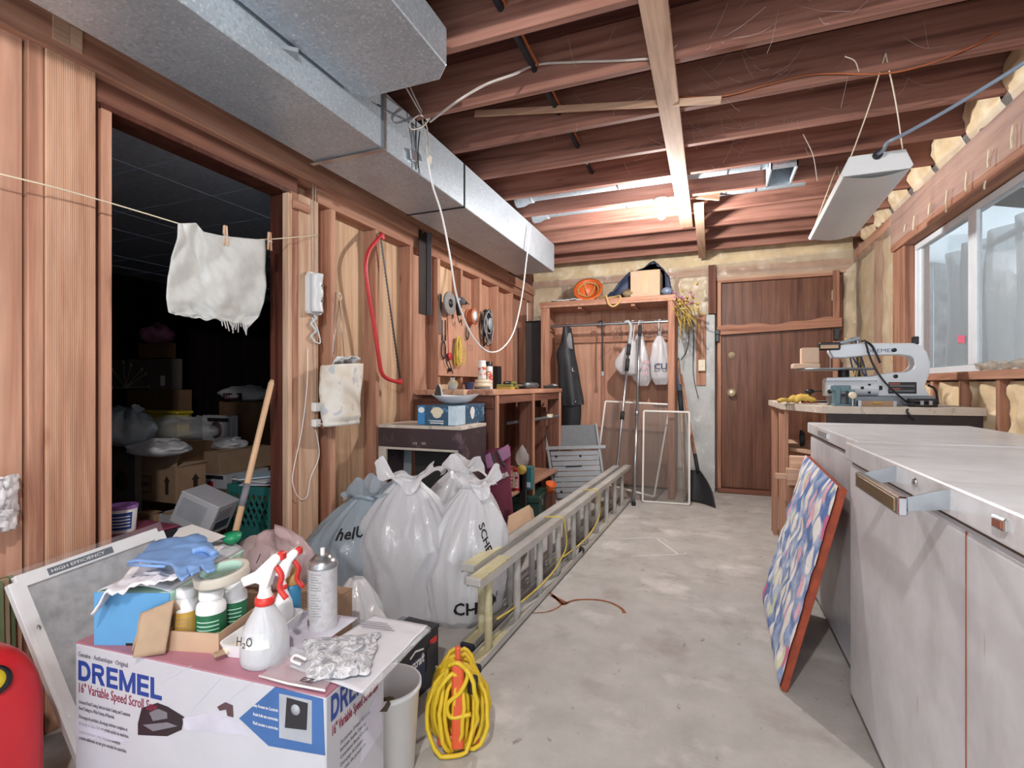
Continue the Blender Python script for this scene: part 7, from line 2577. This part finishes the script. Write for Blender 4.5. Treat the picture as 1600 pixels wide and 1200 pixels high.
flat('carton_grey', '6B6460', .85, 0, .1)
E1 = corner_box(275, 731, 788, 210, 322, -2.90)
c1 = carton('open brown moving carton printed with arrows', E1, 'cardboard')
x0, x1, y0, y1, z0, z1 = E1
for nm, P in (('flap', ((x0, y0, z1), (x1, y0, z1), (x1 - .03, y0 + .05, z1 + .10), (x0 + .02, y0 + .05, z1 + .12))), ('flap', ((x1, y0, z1), (x1, y1, z1), (x1 + .02, y1, z1 + .02), (x1 + .01, y0 + .05, z1 + .03)))):
    m = MB().add([Vector(p) for p in P], [(0, 1, 2, 3)])
    m.build(nm, 'cardboard', c1, thick=.004)
flat('ink_brown', '33261E', .8)
for k, (xx, yy, ax) in enumerate(((x0 + .29, y0 - .0015, 0), (x1 + .0015, y0 + .12, 1))):
    P = [(-.014, 0), (.014, 0), (.014, .075), (.026, .075), (0, .11), (-.026, .075), (-.014, .075)]
    zc = z0 + .05
    if ax == 0:
        MB().prism([(xx + a, zc + b) for a, b in P], yy, yy + .001, MX).build('arrow_print', 'ink_brown', c1)
    else:
        MB().prism([(yy + a, zc + b) for a, b in P], xx - .001, xx, YZ).build('arrow_print', 'ink_brown', c1)
for (a, b, c_, d) in ((.03, .15, .05, .054), (.03, .15, .146, .15), (.03, .034, .05, .15), (.146, .15, .05, .15)):
    MB().box(x0 + a, x0 + b, y0 - .0015, y0, z0 + c_, z0 + d).build('stamp_border', 'ink_brown', c1)
text('TUFF', 'ink_brown', c1, (x0 + .042, y0 - .0012, z0 + .085), (1, 0, 0), (0, 0, 1), .04, .095, bold=.01)

# lower row: green photo carton, white appliance carton
Zf = .0
E2 = corner_box(241, 800, 852, 212, 262, -2.78)
E2 = (E2[0], E2[1], E2[2], E2[3], .02, E1[4] - .003)
c2 = carton('white-edged carton with a green picture under the moving carton', E2, 'cardboard')
flat('photo_green', '3F6650', .5, 0, .3, 14)
MB().box(E2[0] + .01, E2[1] - .005, E2[2] - .0015, E2[2], E2[5] - .20, E2[5] - .03).build('green_picture', 'photo_green', c2)
MB().box(E2[0], E2[0] + .012, E2[2] - .002, E2[2], .02, E2[5]).build('white_edge', 'white_paint', c2)
E3 = corner_box(273, 800, 852, 243, 306, -2.66)
E3 = (E3[0], E3[1], E3[2], E3[3], .02, E1[4] - .003)
c3 = carton('white appliance carton with a black diamond logo', E3, 'carton_white')
x0, x1, y0, y1, z0, z1 = E3
MB().prism([(x0 + .07, z1 - .05), (x0 + .045, z1 - .075), (x0 + .095, z1 - .075)], y0 - .0015, y0, MX).build('red_triangle', 'print_maroon', c3)
MB().box(x0 + .045, x0 + .10, y0 - .0015, y0, z1 - .105, z1 - .085).build('red_bar', 'print_maroon', c3)
for i, s in enumerate(('Powerful', 'Portable', 'Compact')):
    text(s, 'photo_dark', c3, (x0 + .02, y0 - .0008, z1 - .14 - i * .035), (1, 0, 0), (0, 0, 1), .022, .055, name='small_print')
MB().lathe((x1 - .035, y0 - .0005, z1 - .16), [(0, 0), (.028, 0), (.028, .001), (0, .001)], 20, (0, -1, 0)).build('round_photo', 'photo_brown', c3)
ym = (y0 + y1) / 2
MB().prism([(ym - .08, z1 - .13), (ym - .02, z1 - .075), (ym + .08, z1 - .09), (ym + .05, z1 - .16), (ym - .04, z1 - .19)], x1, x1 + .0015, YZ).build('black_diamond', 'photo_dark', c3)
text('LITTLE', 'white_paint', c3, (x1 + .0016, ym - .05, z1 - .115), (0, 1, .0), (0, 0, 1), .03, .10, bold=.01)
text('GREEN', 'white_paint', c3, (x1 + .0016, ym - .05, z1 - .15), (0, 1, .0), (0, 0, 1), .03, .10, bold=.01)
for k in range(5):
    MB().box(x1, x1 + .0012, y0 + .015, y0 + .12 - .01 * (k % 2), z1 - .02 - k * .012, z1 - .015 - k * .012).build('print_line', 'photo_dark', c3)

# tilted white carton leaning on the crate
c4 = thing('tilted_carton', 'white printed carton tipped against the teal crate', 'box', tuple(onX(318, 800, -2.35)), rot=(.0, .42, .35))
MB().box(-.10, .10, -.08, .10, -.07, .09).build('carton_body', 'carton_white', c4, bevel=.003)
MB().box(-.08, .05, -.0815, -.08, -.03, .065).build('grey_picture', 'photo_grey', c4)
MB().box(.1, .1015, -.05, .07, -.045, .0).build('navy_stripe', 'label_navy', c4)
for k in range(4):
    MB().box(.1, .1012, -.06, .05, .012 + k * .014, .017 + k * .014).build('print_line', 'print_grey', c4)

# milk crates
flat('crate_teal', '2F7672', .5, 0, .08)


def crate(label, loc, rz):
    t = thing('milk_crate', label, 'crate', loc, rz, group='teal milk crates')
    w, h, th = .33, .28, .012
    MB().box(0, w, 0, w, 0, .012).build('crate_floor', 'crate_teal', t)
    for nm, z0, z1 in (('bottom_band', .012, .05), ('top_band', .235, .28)):
        for (a, b, c_, d) in ((0, w, 0, th), (0, w, w - th, w), (0, th, th, w - th), (w - th, w, th, w - th)):
            MB().box(a, b, c_, d, z0, z1).build(nm, 'crate_teal', t)
    for (x, y) in ((0, 0), (w - .025, 0), (0, w - .025), (w - .025, w - .025)):
        MB().box(x, x + .025, y, y + .025, .05, .235).build('corner_post', 'crate_teal', t)
    for side in range(2):
        for k in range(-4, 9):
            for s in (1, -1):
                a = Vector((k * .042 if s > 0 else k * .042 + .105, 0, .05))
                b = Vector((a.x + s * .105, 0, .235))
                # clip to the face
                def clip(p, q):
                    lo, hi = 0., 1.
                    dx = q.x - p.x
                    for lim, sg in ((.02, 1), (w - .02, -1)):
                        f0, f1 = sg * (p.x - lim), sg * (q.x - lim)
                        if f0 < 0 and f1 < 0:
                            return None
                        if f0 < 0:
                            lo = max(lo, f0 / (f0 - f1))
                        if f1 < 0:
                            hi = min(hi, f0 / (f0 - f1))
                    return (p + (q - p) * lo, p + (q - p) * hi) if hi - lo > .05 else None
                cc = clip(a, b)
                if not cc:
                    continue
                p, q = cc
                if side == 0:
                    P, Q = Vector((p.x, .006, p.z)), Vector((q.x, .006, q.z))
                    up = (0, 1, 0)
                else:
                    P, Q = Vector((w - .006, p.x, p.z)), Vector((w - .006, q.x, q.z))
                    up = (1, 0, 0)
                MB().beam(P, Q, .008, .010, up).build('lattice_slat', 'crate_teal', t)
    return t


q = onX(342, 765, -2.55)
cx, cy = -2.56, onY(342, 700, 1.98).y
cr0 = crate('teal plastic milk crate just inside the doorway, lower of two', (-2.55, 2.09, 0), 0)
cr1 = copy_tree(cr0)
cr1.location = (-2.55, 2.09, .281)
cr1['label'] = 'teal plastic milk crate just inside the doorway, holding papers on top'
mg = thing('magazine_heap', 'loose blue and white magazines lying on the teal crate', 'magazine', (0, 0, 0))
for k in range(6):
    MB().cbox((-2.40 + .03 * math.sin(k * 2), 2.24 + .03 * math.cos(k * 3), .567 + k * .007), (.21, .27, .006), (.02 * math.sin(k), .03 * math.cos(k), k * .5)).build('magazine', ('white_paint', 'photo_lilac', 'sky_blue', 'white_paint', 'print_grey', 'pale_blue')[k], mg)

# tub of spackle on a low stack
tb2 = thing('paste_tub', 'white tub with purple lid and blue label in the storage room', 'tub', (0, 0, 0))
q = onX(190, 830, -2.30)
tb2.location = (q.x, q.y, q.z)
flat('lid_purple', '8A5AA0', .45)
MB().lathe((0, 0, 0), [(.046, 0), (.048, .004), (.055, .095), (.055, .1)], 28).build('tub', 'white_plastic', tb2)
MB().lathe((0, 0, .098), [(.058, 0), (.058, .012), (.053, .014), (.05, .010), (0, .010)], 28).build('lid', 'lid_purple', tb2)
m = MB()
m.grid(lambda u, v: Vector(((.0495 + .0055 * v) * math.cos(-PI * .45 + PI * .5 * u) * 1.01, (.0495 + .0055 * v) * math.sin(-PI * .45 + PI * .5 * u) * 1.01, .015 + .07 * v)), 14, 1)
L = m.build('blue_label', 'dremel_blue', tb2)
for k in range(4):
    m = MB()
    m.grid(lambda u, v: Vector((.0545 * math.cos(-PI * .40 + PI * .4 * u), .0545 * math.sin(-PI * .40 + PI * .4 * u), .028 + .013 * k + .004 * v)), 8, 1)
    m.build('label_line', 'white_paint', L)
lt = thing('low_black_case', 'low black case carrying the paste tub', 'case', (0, 0, 0))
MB().box(q.x - .25, q.x + .12, q.y - .22, q.y + .16, .0, q.z - .012).build('case_body', 'carton_black', lt, bevel=.006)
MB().box(q.x - .255, q.x + .125, q.y - .225, q.y + .165, q.z - .012, q.z - .001).build('case_lid', 'maroon', lt, bevel=.004)

# cartons further back
E5 = corner_box(211, 700, 790, 150, 222, -3.15)
c5 = carton('grey-brown carton at the left behind the doorway edge', E5[:4] + (0.0, E5[5]), 'carton_grey')
MB().lathe(((E5[1] - .12), E5[2] - .001, E5[5] - .20), [(0, 0), (.06, 0), (.06, .001), (0, .001)], 22, (0, -1, 0)).build('round_print', 'ink_brown', c5)
E6 = corner_box(343, 707, 742, 318, 425, -3.05)
c6 = carton('flat brown carton lying on the printed flat carton', E6, 'cardboard')
E7 = corner_box(352, 743, 765, 320, 420, -3.0)
c7 = carton('flat white and red printed carton behind the tilted one', E7, 'carton_white')
x0, x1, y0, y1, z0, z1 = E7
MB().box(x0 + .01, x1 - .02, y0 - .0015, y0, z1 - .03, z1 - .005).build('dark_band', 'photo_dark', c7)
MB().box(x0 + .03, x0 + .08, y0 - .0015, y0, z0 + .01, z0 + .045).build('red_mark', 'label_red', c7)
for k in range(4):
    MB().box(x1, x1 + .0015, y0 + .05 + k * .1, y0 + .12 + k * .1, z0 + .02, z1 - .02).build('print_block', ('print_grey', 'photo_dark', 'label_red', 'print_grey')[k], c7)
st = carton('plain tall carton supporting the flat cartons', (E7[0] + .01, E7[1] - .01, E7[2] + .01, E7[3], 0, E7[4] - .003), 'cardboard_dark')
st2 = carton('brown carton under the white crumpled bag at the back', corner_box(322, 690, 735, 285, 335, -3.25), 'cardboard_dark')
E8 = corner_box(361, 650, 700, 316, 372, -3.6)
c8 = carton('white printed carton in the gloom behind the clear bag', E8, 'carton_white')
x0, x1, y0, y1, z0, z1 = E8
MB().box(x0 + .06, x1 - .03, y0 - .002, y0, z1 - .05, z1 - .02).build('dark_band', 'photo_dark', c8)
MB().lathe((x0 + .16, y0 - .001, z0 + .14), [(0, 0), (.07, 0), (.07, .001), (0, .001)], 18, (0, -1, 0)).build('dark_photo', 'photo_brown', c8)
carton('plain carton below the white printed one', (E8[0], E8[1], E8[2], E8[3], 0, E8[4] - .003), 'cardboard_dark')
E9 = corner_box(400, 628, 655, 342, 440, -3.7)
c9 = carton('brown carton under the grey and maroon bag', E9[:4] + (0, E9[5]), 'cardboard_dark')
q = Vector(((E9[0] + E9[1]) / 2, (E9[2] + E9[3]) / 2 - .05, E9[5] + .002))
gb2 = thing('grey_maroon_bag', 'grey plastic bag with maroon print on a carton in the gloom', 'bag', (0, 0, 0))
MB().grid(blob((q.x, q.y, q.z), (.22, .16, .065), 2), 40, 20, True, True).build('bag_film', 'sack_white', gb2)
flat('maroon_print', '5A1F3A', .5)
MB().grid(lambda u, v: q + Vector((.02 + .22 * u - .1, -.165 + .02 * math.sin(PI * u), .015 + .06 * v)), 8, 3).build('maroon_print', 'maroon_print', gb2, thick=.004)
text('Linen', 'carton_white', gb2, q + Vector((-.05, -.172, .03)), (1, 0, 0), (0, 0, 1), .05, .11, name='printed_lettering')
E10 = corner_box(277, 643, 665, 212, 300, -3.55)
yt = thing('yellow_tote', 'yellow plastic tote with rim behind the plastic bags', 'tote', (0, 0, 0))
flat('tote_yellow', 'C2AE2A', .45, 0, .06)
x0, x1, y0, y1, z0, z1 = E10
MB().box(x0 + .015, x1 - .015, y0 + .015, y1, z0 - .1, z1 - .02).build('tub', 'tote_yellow', yt, bevel=.01)
MB().box(x0, x1, y0, y1 + .015, z1 - .02, z1).build('rim', 'tote_yellow', yt, bevel=.006)
carton('plain carton under the yellow tote', (x0, x1 - .02, y0 + .01, y1, 0, z0 - .102), 'cardboard_dark')
E11 = corner_box(280, 609, 642, 198, 300, -4.0)
c11 = carton('brown carton under the snowflake carton', E11[:4] + (0, E11[5]), 'cardboard_dark')
E12 = corner_box(268, 560, 608, 150, 285, -4.05)
c12 = carton('tall grey carton printed with a white branch motif', (E12[0], E12[1], E12[2], E12[3], E11[5] + .002, E12[5]), 'carton_grey')
flat('motif_white', 'B9B4AC', .8)
x0, x1, y0, y1, z0, z1 = E12
o_ = onY(197, 606, y0)
for tip in ((176, 578), (193, 566), (222, 577), (233, 604), (176, 606), (205, 570), (228, 584)):
    p = onY(*tip, y0)
    MB().beam((o_.x, y0 - .002, o_.z), (p.x, y0 - .002, p.z), .007, .002, (0, 1, 0)).build('branch_print', 'motif_white', c12)
    MB().lathe((p.x, y0 - .001, p.z), [(0, 0), (.016, 0), (.016, .001), (0, .001)], 12, (0, -1, 0)).build('bud_print', 'motif_white', c12)
a, b = onY(251, 603, y0), onY(258, 587, y0)
MB().box(a.x, b.x, y0 - .002, y0, a.z, b.z).build('barcode_label', 'white_paint', c12)
E13 = corner_box(262, 535, 559, 216, 275, -4.1)
c13 = carton('dark carton on top of the snowflake carton', E13, 'cardboard_dark')
q = Vector(((E13[0] + E13[1]) / 2, (E13[2] + E13[3]) / 2, E13[5] + .002))
mv = thing('mauve_bag', 'mauve rounded bag on the topmost dark carton', 'bag', (0, 0, 0))
MB().grid(blob(q, (.14, .10, .07), 6), 36, 20, True, True).build('bag_film', 'mauve', mv)
MB().tube(spline([q + Vector((-.05, 0, .13)), q + Vector((0, 0, .17)), q + Vector((.06, 0, .13))], 5), .008, 6).build('bag_handle', 'mauve', mv)
# plastic bags lying on the cartons
for (lab, px, py, X, R, sd, mt, nm) in (('white grocery bag with black ticks on the moving carton', 248, 712, -2.95, (.19, .13, .045), 12, 'sack_white', 'grocery_bag'), ('pale blue-white plastic bag at the left on the grey carton', 196, 696, -3.12, (.16, .12, .10), 15, 'sack_blue', 'grocery_bag'), ('large clear plastic bag in front of the yellow tote', 280, 688, -3.2, (.26, .14, .07), 18, 'clear_wrap', 'grocery_bag'), ('small white plastic bag at the right on the flat carton', 356, 702, -3.2, (.13, .10, .04), 22, 'sack_white', 'grocery_bag')):
    q = onX(px, py, X)
    tt = thing(nm, lab, 'bag', (0, 0, 0), group='plastic bags in the dark storage room')
    MB().grid(blob(q, R, sd), 48, 26, True, True).build('bag_film', mt, tt)
    MB().grid(lambda u, v: q + Vector((R[0] * (.35 + .4 * u), -.02 + .05 * v + .02 * nz((u * 4, v * 4, sd), 1.5), R[2] * 1.7 + R[2] * .7 * u * (1 - .4 * v))), 8, 6).build('bag_handle', mt, tt, thick=.003)
    if sd == 12:
        text('//', 'photo_dark', tt, q + Vector((-.12, -.135, .03)), (1, .1, 0), (0, .4, 1), .05, .03, name='tick_print')

# ---------------------------------------------------------------- lamps
def bulb(loc, watts, label):
    t = thing('ceiling_bulb', label, 'light', loc)
    MB().lathe((0, 0, 0), [(.055, 0), (.057, -.012), (.05, -.022), (.034, -.03), (.03, -.05), (.022, -.052)], 24).build('lampholder', 'white_plastic', t)
    MB().lathe((0, 0, -.048), [(.013, 0), (.014, -.02), (.02, -.035), (.029, -.055), (.03, -.07), (.024, -.088), (.012, -.097), (0, -.099)], 20).build('glass_bulb', 'bulb_glow', t)
    l = bpy.data.lights.new('bulb_light', 'POINT')
    l.energy = watts
    l.color = (1, .97, .935)
    l.shadow_soft_size = .035
    o = bpy.data.objects.new('bulb_light', l)
    COL.objects.link(o)
    o.parent = t
    o.location = (0, 0, -.19)
    return t


glow('bulb_glow', 'FFF6E6', 30)
q = onZ(1030, 298, ZJ - .002)
bulb((q.x, 3.86, ZJ), BULB_BACK, 'bare lit light bulb in a white holder on the ceiling joists')
bulb((-.15, -.35, ZJ), BULB_NEAR, 'bare light bulb behind the viewer')
